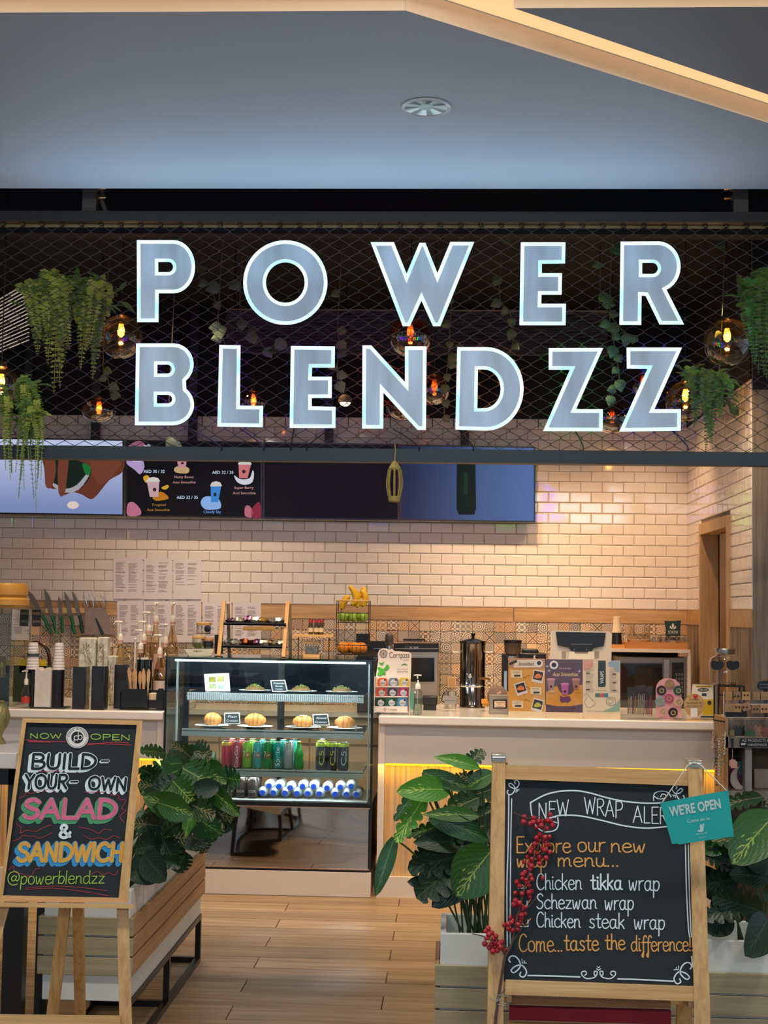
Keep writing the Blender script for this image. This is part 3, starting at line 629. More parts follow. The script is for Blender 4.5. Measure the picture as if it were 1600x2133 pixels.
def shelf(pyf, inset_, th, ribbed=False, wt_=5):
    z = at(580, pyf, yf+inset_).z; zl_ = z-.024            # added fill strip, hidden behind the lip to brighten the goods
    MB().box(x0+.1, x1-.12, yf+inset_+.012, yf+inset_+.022, zl_, zl_+.006).build('shelf_fill_strip', emis('case_led', 'e4f2ff', 6), case)
    lamp('shelf_fill', 'AREA', ((x0+x1)/2, yf+inset_+.02, zl_-.003), wt_, (1, .97, .93), x1-x0-.25, ((x0+x1)/2, yf+inset_+.07, 0), sy=.02)
    s = MB().box(x0+.04+inset_*.45, x1-.05-inset_*.1, yf+inset_, yb_-.05, z-.014, z-.010).box(x0+.04+inset_*.45, x1-.05-inset_*.1, yf+inset_, yf+inset_+.006, z-th, z).build('shelf', steelp, case)
    MB().box(x0+.04+inset_*.45, x1-.05-inset_*.1, yf+inset_+.006, yb_-.05, z-.006, z-.001).build('shelf_glass', glass('shelf_glass', 'd5e6e4', .35, .03, .25), s)
    if ribbed:
        b = MB(); xx = x0+.11
        while xx < x1-.1: b.box(xx, xx+.005, yf+inset_-.003, yf+inset_, z-th+.004, z-.004); xx += .0115
        b.build('vent_ribs', M('vent_pale', 'cfd3dc', .4, .2), s, kind='stuff')
    return z
z1 = shelf(1445, .14, .046, True, 4); z2 = shelf(1521, .10, .042, False, 2.4); z3 = shelf(1603, .07, .042, False, 3.5); z0_ = zb1+.004
MB().box(x0+.03, x1-.03, yf+.03, yb_-.05, z0_-.003, z0_).build('floor_tray', steelp, case)
MB().box(x0+.03, x1-.045, yb_-.028, yb_-.024, z1-.01, zt_-.04).build('rear_panel', M('rear_dark', '1c2230', .12, coat=.4), case)
for xx in (x0+.035, x1-.04): MB().box(xx, xx+.008, yf+.16, yf+.19, zb1, zt_-.03).build('upright', steelp, case)
# --- things in the case
crust = M('croissant_crust', 'd8904a', .5, var=.3, scale=60, bump=.5); china = M('china_white', 'eef2f6', .25, var=.01)
def plate(px, Y, z, rpx, label, grp='plates in the pastry case'):
    x = PX(px, Y, z); r = rpx*Y/F
    o = MB().lathe((x, Y, z), [(r*.5, .001), (r*.62, .003), (r*.8, .006), (r, .013), (r*.98, .0145), (r*.78, .009), (r*.6, .006), (.001, .005)], 28, sq=.72).build('plate', china); o.location = (0, 0, 0)
    return tag(o, label, 'plate', grp), x
def croissant(x, Y, z, w, h, label, rot=0, almond=False):
    t = thing('croissant', label, 'croissant', (x, Y, z), 'croissants on the middle shelf'); b = MB(); n = 34
    pts = []; rs = []
    for i in range(n+1):
        u = i/n*2-1; seg = abs(math.sin((u+1)*PI*3.5))**.6
        pts.append((x+u*w/2*math.cos(rot)+0, Y+.018*u*u+u*w*.2*math.sin(rot), z+h*.46+.0*u)); rs.append(max(.003, h*.5*(1-abs(u)**2.1)**.62*(.86+.14*seg)))
    b.tube(pts, rs, 16); b.v = [(a, c, z+max(0, (d-z))*1.0) for a, c, d in b.v]; b.build('pastry', crust, t, sharp=1.2)
    rg = MB()
    for k in (-.5, -.1, .3):
        u = k; r = h*.5*(1-abs(u)**2.1)**.62*1.02
        rg.tube([(x+(u+.05*math.cos(a))*w/2, Y+.018*u*u+r*math.sin(a), z+h*.46+r*math.cos(a)*.98) for a in [q*PI/8-PI*.9 for q in range(11)]], .0022, 5)
    rg.build('fold', M('croissant_dark', 'a8692f', .6, var=.3), t)
    if almond:
        al = M('almond_flake', 'efd9ae', .5); random.seed(int(x*100))
        for _ in range(9):
            u = random.uniform(-.6, .6); MB().ball((x+u*w/2, Y-.004-random.random()*.02, z+h*.93*(1-u*u*.5)), .006, 8, 0, (1.3, .8, .3)).build('almond_flake', al, t)
    return t
Ym = yf+.22
for i, (px, l, w_, h_) in enumerate(((443, 'whole plain croissant, leftmost on the middle shelf', .105, .084), (531, 'plain croissant right of the plain croissant card', .125, .084), (632, 'almond croissant left of the almond croissant card', .13, .078), (718, 'almond croissant, rightmost on the middle shelf', .118, .078))):
    o, x = plate(px, Ym, z2, 38, 'white plate under the %s croissant on the middle shelf' % ['leftmost', 'second', 'third', 'rightmost'][i])
    croissant(x, Ym, z2+.006, w_, h_, l, .2 if i % 2 else -.2, i > 1)
Yt = yf+.25
for i, px in enumerate((531, 627, 712)):
    o, x = plate(px, Yt, z1, 34, 'white cookie plate on the top shelf, %s' % ['left of the name card', 'right of the name card', 'rightmost'][i])
    ck = thing('cookie', 'flat seeded cookie on the top shelf, %s' % ['beside the white box', 'in the middle', 'nearest the right end'][i], 'cookie', (x, Yt, z1+.006), 'seeded cookies on the top shelf')
    MB().lathe((x, Yt, z1+.006), [(.056, 0), (.06, .008), (.05, .022), (.025, .032), (.001, .034)], 18).build('biscuit', M('cookie_dough', '7a5a34', .8, var=.4, scale=90, bump=.8), ck)
    random.seed(i); sd = M('pistachio', '6f7a34', .7)
    b = MB()
    for _ in range(26):
        a, r = random.random()*6.3, random.random()*.045; b.ball((x+r*math.cos(a), Yt+r*math.sin(a), z1+.046-r*.3), .005, 6)
    b.build('seed_topping', sd, ck, kind='stuff')
def card(pxa, pya, pxb, pyb, Y, lines, label, slant=0):
    fr = PF(Y=Y); z = at(pxa, pyb, Y).z; xm = (at(pxa, pya, Y).x+at(pxb, pya, Y).x)/2
    t = thing('name_card', label, 'sign', (xm, Y, z), 'chalk name cards in the pastry case')
    s = slant; Q = [(pxa, pya), (pxb-2, pya-1), (pxb+s, pyb), (pxa+s, pyb)]
    MB().poly(fr, Q, 0, 0, (), .004).build('frame', M('card_white', 'f2efe8', .5), t)
    MB().poly(fr, inset(Q, 1.9), .0006).build('slate', M('slate', '27333c', .7), t)
    b = MB(); n = len(lines); h = (pyb-pya-6)/n
    for i, l in enumerate(lines): b.text(fr, l, (pxa+pxb)/2+s*.4, pya+3+h*(i+.78), h*.55, .001, 0, w=min((pxb-pxa)*.72, h*.55*.75*len(l)), al='c', skew=.1)
    b.build('lettering', M('chalk_white', 'eef4f6', .8), t)
    MB().box(xm-.018, xm+.018, Y-.012, Y+.02, z-.016, z).build('foot', clearj, t)
card(467, 1485, 501, 1508, yf+.2, ['Plain', 'Croissant'], 'small chalk name card reading Plain Croissant')
card(651, 1488, 685, 1511, yf+.2, ['Almond', 'Croissant'], 'small chalk name card reading Almond Croissant', 2)
card(563, 1417, 596, 1441, yf+.22, ['Pistachio', 'Nomads', 'Cookie'], 'small chalk name card on the top shelf between two cookie plates', 4)
fr = PF(Y=yf+.24); z = at(450, 1440, yf+.24).z
t = thing('cake_box', 'white window box of four green slices propped on the top shelf', 'box', (at(450, 1440, yf+.24).x, yf+.24, z))
MB().poly(fr, [(425, 1404), (477, 1402), (480, 1440), (428, 1440)], 0, 0, (), .03).build('box', M('box_white', 'f0f4f8', .5), t, bevel=.002)
for (a, b_), c in (((435, 1410), 'a39a3c'), ((453, 1409), 'b8b068'), ((436, 1424), 'b5b98c'), ((454, 1424), 'b4c8b0')): MB().rect(fr, a, b_, a+14, b_+11, .001).build('window', M('slice_'+c, c, .4, var=.5, scale=70), t)
MB().poly(fr, [(436, 1440), (470, 1440), (474, 1446), (432, 1446)], .002, 0, (), .03).build('stand', blackp, t)
# cans: lathe bodies with print panels
def can(px, pyt, Y, z, h, label, body, top='c8d4da', wpx=21.5, grp='cans on the third shelf', deco=None, band=None):
    x = PX(px, Y, z+h/2); r = wpx/2*Y/F
    t = thing('drink_can', label, 'can', (x, Y, z), grp)
    MB().lathe((x, Y, z), [(r*.8, 0), (r, .006), (r, h-.012), (r*.86, h-.003)], 20, cap=False).build('body', M('can_'+body, body, .25, .35, var=.12, scale=9), t)
    MB().lathe((x, Y, z), [(r*.86, h-.003), (r*.88, h), (r*.8, h), (r*.78, h-.004), (.001, h-.004)], 20, cap=False).build('lid', steel, t)
    if band: MB().lathe((x, Y, z), [(r*1.01, h-.026), (r*1.01, h-.012), (r*.9, h-.004)], 20, cap=False).build('band', M('band_'+band, band, .3, .3), t)
    if deco: deco(t, x, Y, z, h, r)
    return t
def onc(x, Y, z, r, e=.0006):                             # frame wrapped on the front of a can: a = -1..1 across, b = height
    def f(a, b, c=0): 
        q = a*1.25; return Vector((x+(r+e+c)*math.sin(q), Y-(r+e+c)*math.cos(q), z+b))
    return f
def vtext(t, x, Y, z, h, r, s, col, size, cx=0, skew=.0, name='print'):
    f0 = onc(x, Y, z, r); b = MB(); v, f = text_geo(s); xs = [a for a, _ in v]; W = max(xs)-min(xs); k = h/W
    b.add([f0(cx-(bb-.35)*size/r/1.25, (a-min(xs))*k+size*.2) for a, bb in v], f); b.build(name, M('print_'+col, col, .4), t)
def cola(t, x, Y, z, h, r): vtext(t, x, Y, z, h*.8, r, 'Coca-Cola', 'f2e8e4', .026)
def sprite(t, x, Y, z, h, r): vtext(t, x, Y, z+.01, h*.7, r, 'Sprite', 'eaf4f2', .034)
def c5(col):
    def d(t, x, Y, z, h, r):
        vtext(t, x, Y, z+.02, h*.52, r, 'C5', col, .04, .1); MB().add([onc(x, Y, z, r, .0009)(a, b) for a, b in ((.45, h*.3), (.62, h*.3), (.62, h*.8), (.45, h*.8))], [(0, 1, 2, 3)]).build('side_print', M('print_9a9a98', '9a9a98', .4), t)
    return d
def seven(bg):
    def d(t, x, Y, z, h, r):
        f0 = onc(x, Y, z, r)
        MB().add([f0(a, b) for a, b in ((-.9, 0), (.2, .0), (-.9, h*.35))], [(0, 1, 2)]).add([f0(a, b) for a, b in ((.0, h*.02), (.9, h*.02), (.9, h*.3), (.4, h*.38))], [(0, 1, 2, 3)]).build('leaf_print', M('print_'+bg, bg, .4), t)
        e = .0012; f1 = onc(x, Y, z, r, e); MB().add([f1(.15+.42*math.cos(q*PI/8), h*.5+.017*math.sin(q*PI/8)) for q in range(16)], [tuple(range(16))]).build('red_spot', M('print_red', 'd0382f', .4), t)
        b = MB(); v, f = text_geo('7'); b.add([onc(x, Y, z, r, .0008)(-.62+a*.75, h*.42+bb*.05) for a, bb in v], f); b.build('numeral', M('print_w', 'f2f4ee', .4), t)
        v, f = text_geo('UP'); MB().add([onc(x, Y, z, r, .0016)(-.13+a*.42, h*.47+bb*.016) for a, bb in v], f).build('lettering', M('print_w', 'f2f4ee', .4), t)
    return d
Yk = yf+.12
row = [(472, 'b3242e', 'plain dark red can with a gold ring, leftmost on the third shelf', None, 'caa03a'), (493.5, 'a83a44', 'red can with white script lettering along its side', cola, None),
       (515, '7fae3a', 'light green can with a big white numeral and a red spot', seven('2f8a4a'), None), (537, '3a9a98', 'turquoise can with a red spot and green leaf', seven('8ab83c'), None),
       (558, '1f7a3c', 'dark green can with a big white numeral and a red spot', seven('96c23c'), None), (579, '188a80', 'teal can with white lettering up its side', sprite, None), (601, '8f958f', 'plain brushed silver can beside the green bottle', None, None)]
for px, c, l, dc, bd in row: can(px, 0, Yk, z3, .152, l, c, deco=dc, band=bd, wpx=20.5)
for i, (px, c) in enumerate(((483, 'a8303a'), (504, 'a8303a'), (526, '7fae3a'), (547, '3a9a98'), (568, '1f7a3c'), (590, '188a80'), (608, '9aa8a8'), (614, '3aa8a0'))):
    can(px, 0, Yk+.085+(.03 if i > 5 else 0), z3, .158, 'back-row drink can on the third shelf behind the %s' % ['dark red can', 'script-lettered red can', 'light green can', 'turquoise can', 'dark green can', 'teal can', 'plain silver can', 'green bottle'][i], c, wpx=20)
t = None
xg = PX(622.5, Yk, z3+.05); k_ = Yk/F
t = thing('green_bottle', 'small green glass water bottle between the silver can and the black cans', 'bottle', (xg, Yk, z3))
MB().lathe((xg, Yk, z3), [(a*k_, h*k_) for a, h in ((8.5, 0), (10, 3), (10.4, 14), (9, 22), (10, 30), (8, 37), (5, 44), (4.2, 52))], 20).build('body', M('green_glass', '1f8a34', .08, .1, var=.2, coat=.5), t)
MB().lathe((xg, Yk, z3), [(a*k_, h*k_) for a, h in ((4.6, 51), (4.8, 56), (3, 57.5))], 16).build('cap', M('cap_olive', '7d8a3a', .4, .5), t)
for i, (px, l, c) in enumerate(((669, 'black energy drink can with big yellow lettering, leftmost of three', 'd8d020'), (692, 'black energy drink can with big yellow lettering, middle of three', 'd8d020'), (715, 'black energy drink can with big grey lettering, rightmost of three', 'c9c9c9'))):
    can(px, 0, Yk-.01, z3, .158, l, '34363a', deco=c5(c), band='b8c83a', wpx=22.5, grp='black energy cans on the third shelf')
can(671, 0, Yk+.09, z3, .164, 'energy drink can with a pale lid behind the left black can', '34363a', band='b8c83a', wpx=22.5, grp='black energy cans on the third shelf')
Ys = yf+.12
for i, px in enumerate((478, 502, 526)):
    def soda(t, x, Y, z, h, r):
        vtext_ = text_geo('SODA'); f0 = onc(x, Y, z, r); MB().add([f0(-.55+a*.42, h*.3+bb*.02) for a, bb in vtext_[0]], vtext_[1]).build('lettering', M('print_grey', 'c8c4c0', .4), t)
        MB().add([f0(a, b) for a, b in ((-.3, h*.68), (.3, h*.68), (.3, h*.76), (-.3, h*.76))], [(0, 1, 2, 3)]).build('emblem', M('print_pinkish', 'b0706a', .4), t)
    can(px, 0, Ys, z0_, .112, 'dark soda can on the case floor, %s of three beside the water bottles' % ['leftmost', 'middle', 'rightmost'][i], '3c3434', deco=soda, wpx=23, grp='dark soda cans on the case floor')
    can(px+8, 0, Ys+.09, z0_, .118, 'dark soda can in the rear row behind the %s soda can' % ['leftmost', 'middle', 'rightmost'][i], '3c3434', wpx=23, grp='dark soda cans on the case floor')
for i, px in enumerate((444, 462)):
    x = PX(px, Ys, z0_+.05); t = thing('juice_bottle', 'orange juice bottle with a yellow cap, %s one on the case floor' % ['left', 'right'][i], 'bottle', (x, Ys, z0_), 'juice bottles on the case floor')
    MB().lathe((x, Ys, z0_), [(.024, 0), (.027, .01), (.027, .07), (.02, .095)], 16).build('body', M('juice', 'd8682c', .3), t); MB().lathe((x, Ys, z0_), [(.024, .095), (.024, .118)], 16).build('cap', M('cap_yellow', 'd8e81c', .4), t)
# water bottles lying with caps towards the glass
wm = M('water_bottle', 'e2f0fa', .15, var=.12, scale=40, alpha=.72, coat=.5); capm = M('cap_blue', '1848c8', .4, var=.03); Yw = yf+.10; kw = Yw/F
wat = [(560, 1637, 'u'), (581, 1638, 'u'), (604.5, 1641, 'u'), (630, 1638, 'u'), (653, 1638.5, 'u'), (681, 1641.5, 'u'), (708.5, 1640, 'u'), (731, 1638, 'u'),
       (546, 1658.5, 'l'), (569, 1658, 'l'), (593, 1659, 'l'), (618, 1658, 'l'), (640.5, 1659, 'l'), (665, 1659.5, 'l'), (697.5, 1660, 'l'), (721.5, 1659.5, 'l'), (742.5, 1660, 'l')]
proto = None
ordn = ['first', 'second', 'third', 'fourth', 'fifth', 'sixth', 'seventh', 'eighth', 'ninth']
for i, (px, py, s) in enumerate(wat):
    p = at(px, py, Yw); lab = 'blue-capped water bottle lying in the %s row, %s from the soda cans' % ('upper' if s == 'u' else 'lower', ordn[i if i < 8 else i-8])
    if s == 'l': p.z = z0_+.0315
    if proto is None:
        t = thing('water_bottle', lab, 'bottle', p, 'water bottles lying on the case floor'); proto = t
        MB().lathe(p, [(.0125, .012), (.014, .02), (.026, .04), (.031, .055), (.0295, .09), (.031, .12), (.029, .15), (.031, .19), (.026, .205)], 20, ax='y').build('body', wm, t)
        MB().lathe(p, [(.0155, 0), (.016, .013)], 18, ax='y').build('cap', capm, t)
    else: dup(proto, p, lab)
p = at(440, 1605, Yk); t = thing('snack_bag', 'small green snack bag at the left end of the third shelf', 'bag', (p.x, Yk, z3), None)
fr = PF(Y=Yk); MB().poly(fr, [(424, 1568), (450, 1566), (454, 1606), (430, 1608)], 0, 0, (), .03).build('pouch', M('bag_green', '4f9a52', .3, .2, var=.3), t, bevel=.006); MB().poly(fr, [(428, 1568), (448, 1567), (446, 1578), (432, 1579)], .0015).build('window', M('bag_white', 'dfe9e4', .4), t)
# ================================================================== TV SCREENS
YT = 9.72; ft = PF(Y=YT); bz = M('tv_bezel', '0d0d10', .3)
def tv(i, xa, xb, ya, yb, label, scr):
    c = at((xa+xb)/2, yb, YT); t = thing('menu_screen', label, 'screen', (c.x, YT, c.z))
    dy = (xb-xa)*.0153
    Q = [(xa, ya), (xb, ya+dy), (xb, yb+dy), (xa, yb)]
    MB().poly(ft, Q, 0, 0, (), .05).build('casing', bz, t, bevel=.002); MB().poly(ft, inset(Q, 3), .001).build('display', scr, t)
    for f_ in (.28, .78) if i == 0 else (.48,):
        xx = at(xa+(xb-xa)*f_, ya, YT).x
        MB().box(xx-.03, xx+.03, YT+.03, YT+.07, at(xa, ya, YT).z-.1, 3.78).build('ceiling_pole', M('pole_black', '15161a', .5), t)
    MB().text(ft, 'TV', (xa+xb)/2, yb+dy*.5-.6, 1.4, .0012, 0, al='c').build('maker_mark', M('mark_grey', '8a8a8a', .5), t) if False else None
    return t
def grad(name, c1, c2, k, ax=0, sc=1.0, off=0):
    m = bpy.data.materials.new(name); t, N, L = nt(m); out = N.new('ShaderNodeOutputMaterial'); b = N.new('ShaderNodeBsdfPrincipled'); L.new(b.outputs[0], out.inputs[0])
    tc = N.new('ShaderNodeTexCoord'); s = N.new('ShaderNodeSeparateXYZ'); L.new(tc.outputs['Object'], s.inputs[0]); ma = N.new('ShaderNodeMath'); ma.operation = 'MULTIPLY_ADD'; ma.inputs[1].default_value = sc; ma.inputs[2].default_value = off; L.new(s.outputs[ax], ma.inputs[0])
    r = N.new('ShaderNodeValToRGB'); r.color_ramp.elements[0].color = lin(c1)+(1,); r.color_ramp.elements[1].color = lin(c2)+(1,); L.new(ma.outputs[0], r.inputs[0])
    b.inputs['Base Color'].default_value = (.01, .01, .01, 1); b.inputs['Roughness'].default_value = .3; b.inputs['Specular IOR Level'].default_value = .08; L.new(r.outputs[0], b.inputs['Emission Color']); b.inputs['Emission Strength'].default_value = k; return m
dkscr = M('screen_black', '07080c', .4, 0, .6, '0b0c12', var=.02, spec=.15)
t1 = tv(0, -28, 258, 911, 1070, 'wall screen showing hands gripping a cup, leftmost', grad('screen_lavender', '7f8fc0', 'c4cfee', .85, 2, 2.2, -.1))
t2 = tv(1, 262, 546, 916, 1075, 'wall menu screen with smoothie pictures and AED prices', dkscr)
t3 = tv(2, 548, 831, 920.5, 1080, 'black switched-off wall screen between the menu and the blue screen', dkscr)
t4 = tv(3, 833, 1115, 926, 1084, 'wall screen showing a dark green bottle on blue', grad('screen_blue', '22304e', '5675b4', .8, 0, 1.1, .45))
def pic(t, name, col, P, c=.002, e=.55, sm=3):
    MB().poly(ft, smooth(P, sm, True) if sm else P, c).build(name, M('scr_%s_%.2f' % (col, e), '060606', .4, 0, e*1.35, col, spec=.1), t)
pic(t1, 'hand_image', '6e3a2a', [(90, 935), (150, 928), (215, 940), (256, 948), (256, 982), (228, 1000), (205, 1028), (190, 1040), (170, 1030), (150, 1025), (132, 1032), (120, 1020), (108, 1018), (96, 1010), (92, 975)])
pic(t1, 'cup_image', '1d2a24', [(98, 962), (140, 955), (186, 970), (184, 1000), (160, 1022), (130, 1025), (112, 1012), (100, 985)], .003, .5)
pic(t1, 'cup_rim_image', 'aeb0b6', [(112, 1006), (135, 1018), (160, 1010), (182, 985), (186, 990), (164, 1020), (134, 1026), (112, 1014)], .0035)
pic(t1, 'cup_band_image', '1f7a3c', [(172, 965), (188, 972), (186, 990), (176, 984)], .0036)
for P in ([(96, 950), (112, 945), (116, 985), (106, 1016), (94, 1008)], [(122, 955), (142, 950), (140, 990), (134, 1030), (122, 1026)], [(190, 955), (250, 958), (240, 985), (205, 1010)]): pic(t1, 'finger_image', '7c4433', P, .004)
pic(t1, 'glow_image', 'dcc9c0', ell(152, 1052, 12, 8), .002, .7)
m2 = lambda n, c, P, d=.002, s=3: pic(t2, n, c, P, d, .62, s)
m2('pink_blob', '9c5f78', [(266, 930), (290, 918), (305, 930), (300, 940), (270, 945)]); m2('lilac_blob', 'b79ccf', [(265, 958), (292, 952), (301, 972), (292, 988), (280, 978), (266, 968)])
m2('pink_blob', 'c0708c', [(266, 1050), (278, 1046), (292, 1060), (292, 1073), (266, 1074)]); m2('red_blob', '8e2c40', [(526, 1058), (541, 1046), (543, 1078), (524, 1076)]); m2('pink_blob', 'c06a80', [(511, 1055), (520, 1054), (527, 1066), (524, 1078), (510, 1074)])
def cup(x, y, w, h, col, tilt=0):
    m2('cup_lid', 'd9d2cc', [(x-w*.56+tilt, y+h*.18), (x-w*.4+tilt, y+h*.02), (x+tilt, y-h*.04), (x+w*.4+tilt, y+h*.02), (x+w*.56+tilt, y+h*.18), (x+w*.5+tilt, y+h*.22), (x-w*.5+tilt, y+h*.22)], .004, 0)
    m2('cup', col, [(x-w*.5+tilt, y+h*.2), (x+w*.5+tilt, y+h*.2), (x+w*.34, y+h), (x-w*.34, y+h)], .003, 0); m2('cup_logo', '2a2226', ell(x+1, y+h*.62, w*.14, h*.1), .0045, 0)
cup(321, 995, 26, 40, 'c9a6ac', -2); cup(379, 950, 22, 24, 'c9929a'); cup(507, 960, 26, 36, 'd0797c', 3); cup(447, 1004, 22, 42, '3f8ad8', 3)
m2('mango_slices', 'c07c1e', [(318, 1034), (335, 1024), (350, 1034), (348, 1040), (325, 1043)]); m2('splash', 'd8a62c', [(298, 994), (308, 990), (312, 1000), (304, 1006)]); m2('splash', 'd8a62c', [(336, 1016), (348, 1010), (352, 1014), (344, 1020)])
m2('nuts', 'c9a878', [(364, 974), (380, 970), (394, 976), (390, 986), (366, 984)]); m2('cloud', '8fb4ec', [(418, 1048), (424, 1036), (438, 1034), (456, 1040), (460, 1058), (440, 1062), (426, 1060)])
m2('milk_splash', 'd9dbe6', [(488, 990), (500, 998), (520, 996), (526, 980), (529, 986), (526, 1004), (510, 1010), (494, 1004)])
b = MB()
for s, x, y, h, c in (('AED 30 / 32', 299, 985, 7, 0), ('AED 32 / 35', 442, 987, 7, 0), ('AED 32 / 35', 368, 1039, 7, 0), ('Nutty Boost', 363, 996, 6, 1), ('Acai Smoothie', 360, 1007, 6, 1), ('Tropical', 316, 1054, 6, 2), ('Acai Smoothie', 306, 1064.5, 6, 2), ('Cloudy Sky', 424, 1069, 6.5, 3), ('Super Berry', 488, 1018.5, 6, 1), ('Acai Smoothie', 485, 1029.5, 6, 1), ('milk', 300, 932, 8, 0), ('Shake', 276, 962, 8, 0)):
    b.text(ft, s, x, y, h*.92, .0025, c, w={'A': None}.get(s[0]) or len(s)*(4.0 if c == 0 and s[0] == 'A' else 3.65))
b.build('menu_lettering', [M('scr_txt%d' % i, '060606', .5, 0, 1.0, c) for i, c in enumerate(('cfe0f4', 'c98f92', 'b07a34', '6aa6ea'))], t2)
pic(t4, 'bottle_image', '0b2220', [(952, 936), (990, 936), (992, 1060), (988, 1072), (956, 1072), (951, 1060)], .002, .5, 0)
pic(t4, 'bottle_text_image', '123c2c', [(966, 985), (974, 985), (974, 1030), (966, 1030)], .003, .5, 0)
# notices on the wall
fw = PF(Y=YB-.012); nb = M('notice_plastic', 'e4dcdc', .25, var=.02); tk = M('print_ink', '9a8f8a', .7)
def notice(x0, y0, x1, y1, label, fr=fw, lines=2, dens=9, seed=0):
    c = fr((x0+x1)/2, y1); t = thing('notice', label, 'paper', c, 'printed notices taped to the wall tiles')
    MB().rect(fr, x0, y0, x1, y1, .002, 0, .002).build('sheet', nb, t); b = MB(); random.seed(seed)
    for c_ in range(lines):
        xa = x0+5+c_*(x1-x0-8)/lines; y = y0+9
        while y < y1-(14 if dens > 8 else 30):
            if random.random() < .85: b.rect(fr, xa, y, xa+(x1-x0-12)/lines*random.uniform(.5, .85), y+.9, .003)
            y += 2.6
    b.build('printed_lines', tk, t, kind='stuff')
notice(236, 1162, 297, 1247, 'plastic-sleeved notice taped high on the tiles, left of three', seed=1); notice(300, 1163, 359, 1248, 'plastic-sleeved notice taped high on the tiles, middle of three', seed=2); notice(361, 1164, 419, 1248, 'plastic-sleeved notice taped high on the tiles, right of three', seed=3, dens=7)
for i, x in enumerate((244, 299, 361)): notice(x, 1252, x+(54 if i == 0 else 58), 1338, 'notice in the lower row behind the syrup pumps, %s' % ['left', 'middle', 'right'][i], seed=5+i)
notice(422, 1254, 482, 1339, 'notice in the lower row behind the snack rack, left one', seed=9); notice(485, 1255, 544, 1340, 'notice in the lower row behind the snack rack, right one', seed=10)
# ================================================================== PENDANTS AND HANGING PLANTS
amb = glass('amber_glass', 'f8dca0', .4, .02, .05); ambd = glass('dark_amber_glass', 'b8805a', .5, .02, .12); fil = emis('filament', 'ffb347', 14); sock = M('socket_bronze', '4a3626', .4, .6)
def pendant(px, py, rpx, Y, label, mat=None, sq=1.0, power=3.0, glow=True, dark=False, topz=3.76):
    c = at(px, py, Y); k = Y/F; r = rpx*k; t = thing('pendant_lamp', label, 'pendant lamp', c, 'filament pendant lamps')
    pr = []
    for i in range(19):
        a = math.radians(8+(172-8)*i/18); pr.append((r*math.sin(a), r*sq*math.cos(a)))
    MB().lathe(c, pr[::-1], 32, cap=False).build('globe', mat or amb, t)
    MB().tube([(c.x, c.y, c.z+r*sq*.97), (c.x, c.y, topz)], .003, 6).build('cord', black, t)
    MB().lathe(c, [(.02, r*sq*.9), (.03, r*sq*.97), (.022, r*sq*1.25), (.01, r*sq*1.32)], 16).build('socket', sock, t)
    zb = c.z+r*sq*.35
    MB().lathe((c.x, c.y, zb), [(.006, -.042), (.017, -.03), (.02, -.01), (.014, .015), (.012, .03)], 16, cap=False).build('bulb', M('bulb_amber' if not dark else 'bulb_dim', 'ffb860', .3, 0, 1.3 if not dark else .15, 'ffa850', alpha=.5), t)
    b = MB()
    for q in range(4): a = q*PI/2; b.tube([(c.x+.007*math.cos(a), c.y+.007*math.sin(a), zb-.026), (c.x+.008*math.cos(a), c.y+.008*math.sin(a), zb+.01)], .0022, 5)
    b.build('filament', fil if not dark else emis('filament_dim', 'ff7a20', 3), t)
    if glow: lamp('pendant_glow', 'POINT', (c.x, c.y, zb-.005), power, (1, .62, .26), .012)
    return t
pendant(252, 702, 47, 7.3, 'large clear amber globe pendant left of the letter P', power=5)
pendant(1515, 713, 50, 7.2, 'large clear amber globe pendant at the far right of the sign', power=5)
pendant(1428, 836, 42, 7.9, 'clear amber globe pendant just right of the last Z', power=4)
pendant(206, 855, 36, 8.3, 'squat dark amber pendant left of the letter B', ambd, .72, 1.5)
pendant(855, 702, 46, 7.4, 'dark amber globe pendant behind the letters W and N', ambd, .95, 1, dark=True)
pendant(905, 812, 32, 8.0, 'small dark amber pendant between the letters N and D', ambd, 1, .6, dark=True)
pendant(838, 850, 34, 8.6, 'small dark amber pendant behind the lower part of N', ambd, .8, .6, dark=True)
pendant(528, 838, 26, 9.0, 'small pendant with a glowing filament behind the letter L', ambd, .9, 1)
pendant(1275, 873, 38, 8.0, 'dark bell pendant between the two letters Z', glass('smoke_glass', '6a4a3c', .5, .03, .12), .8, .6, dark=True)
pendant(1340, 800, 24, 8.8, 'small dark pendant behind the last Z', ambd, 1, .5, dark=True)
pendant(2, 806, 44, 6.9, 'bright clear globe pendant cut by the left edge of the view', power=9)
c = at(719, 838, 9.0); t = thing('spot_lamp', 'small bright round spotlight between the letters E and N', 'spotlight', c)
MB().lathe(c, [(.02, .05), (.043, .03), (.046, .0), (.04, -.004)], 20, cap=False).build('shade', M('spot_shade', '6a5848', .5), t); MB().ball((c.x, c.y, c.z), .036, 14, 0, (1, 1, .75)).build('bulb', emis('spot_bulb', 'ffe9c0', 2.2), t); MB().tube([(c.x, c.y, c.z+.04), (c.x, c.y, 3.78)], .006, 6).build('rod', black, t)
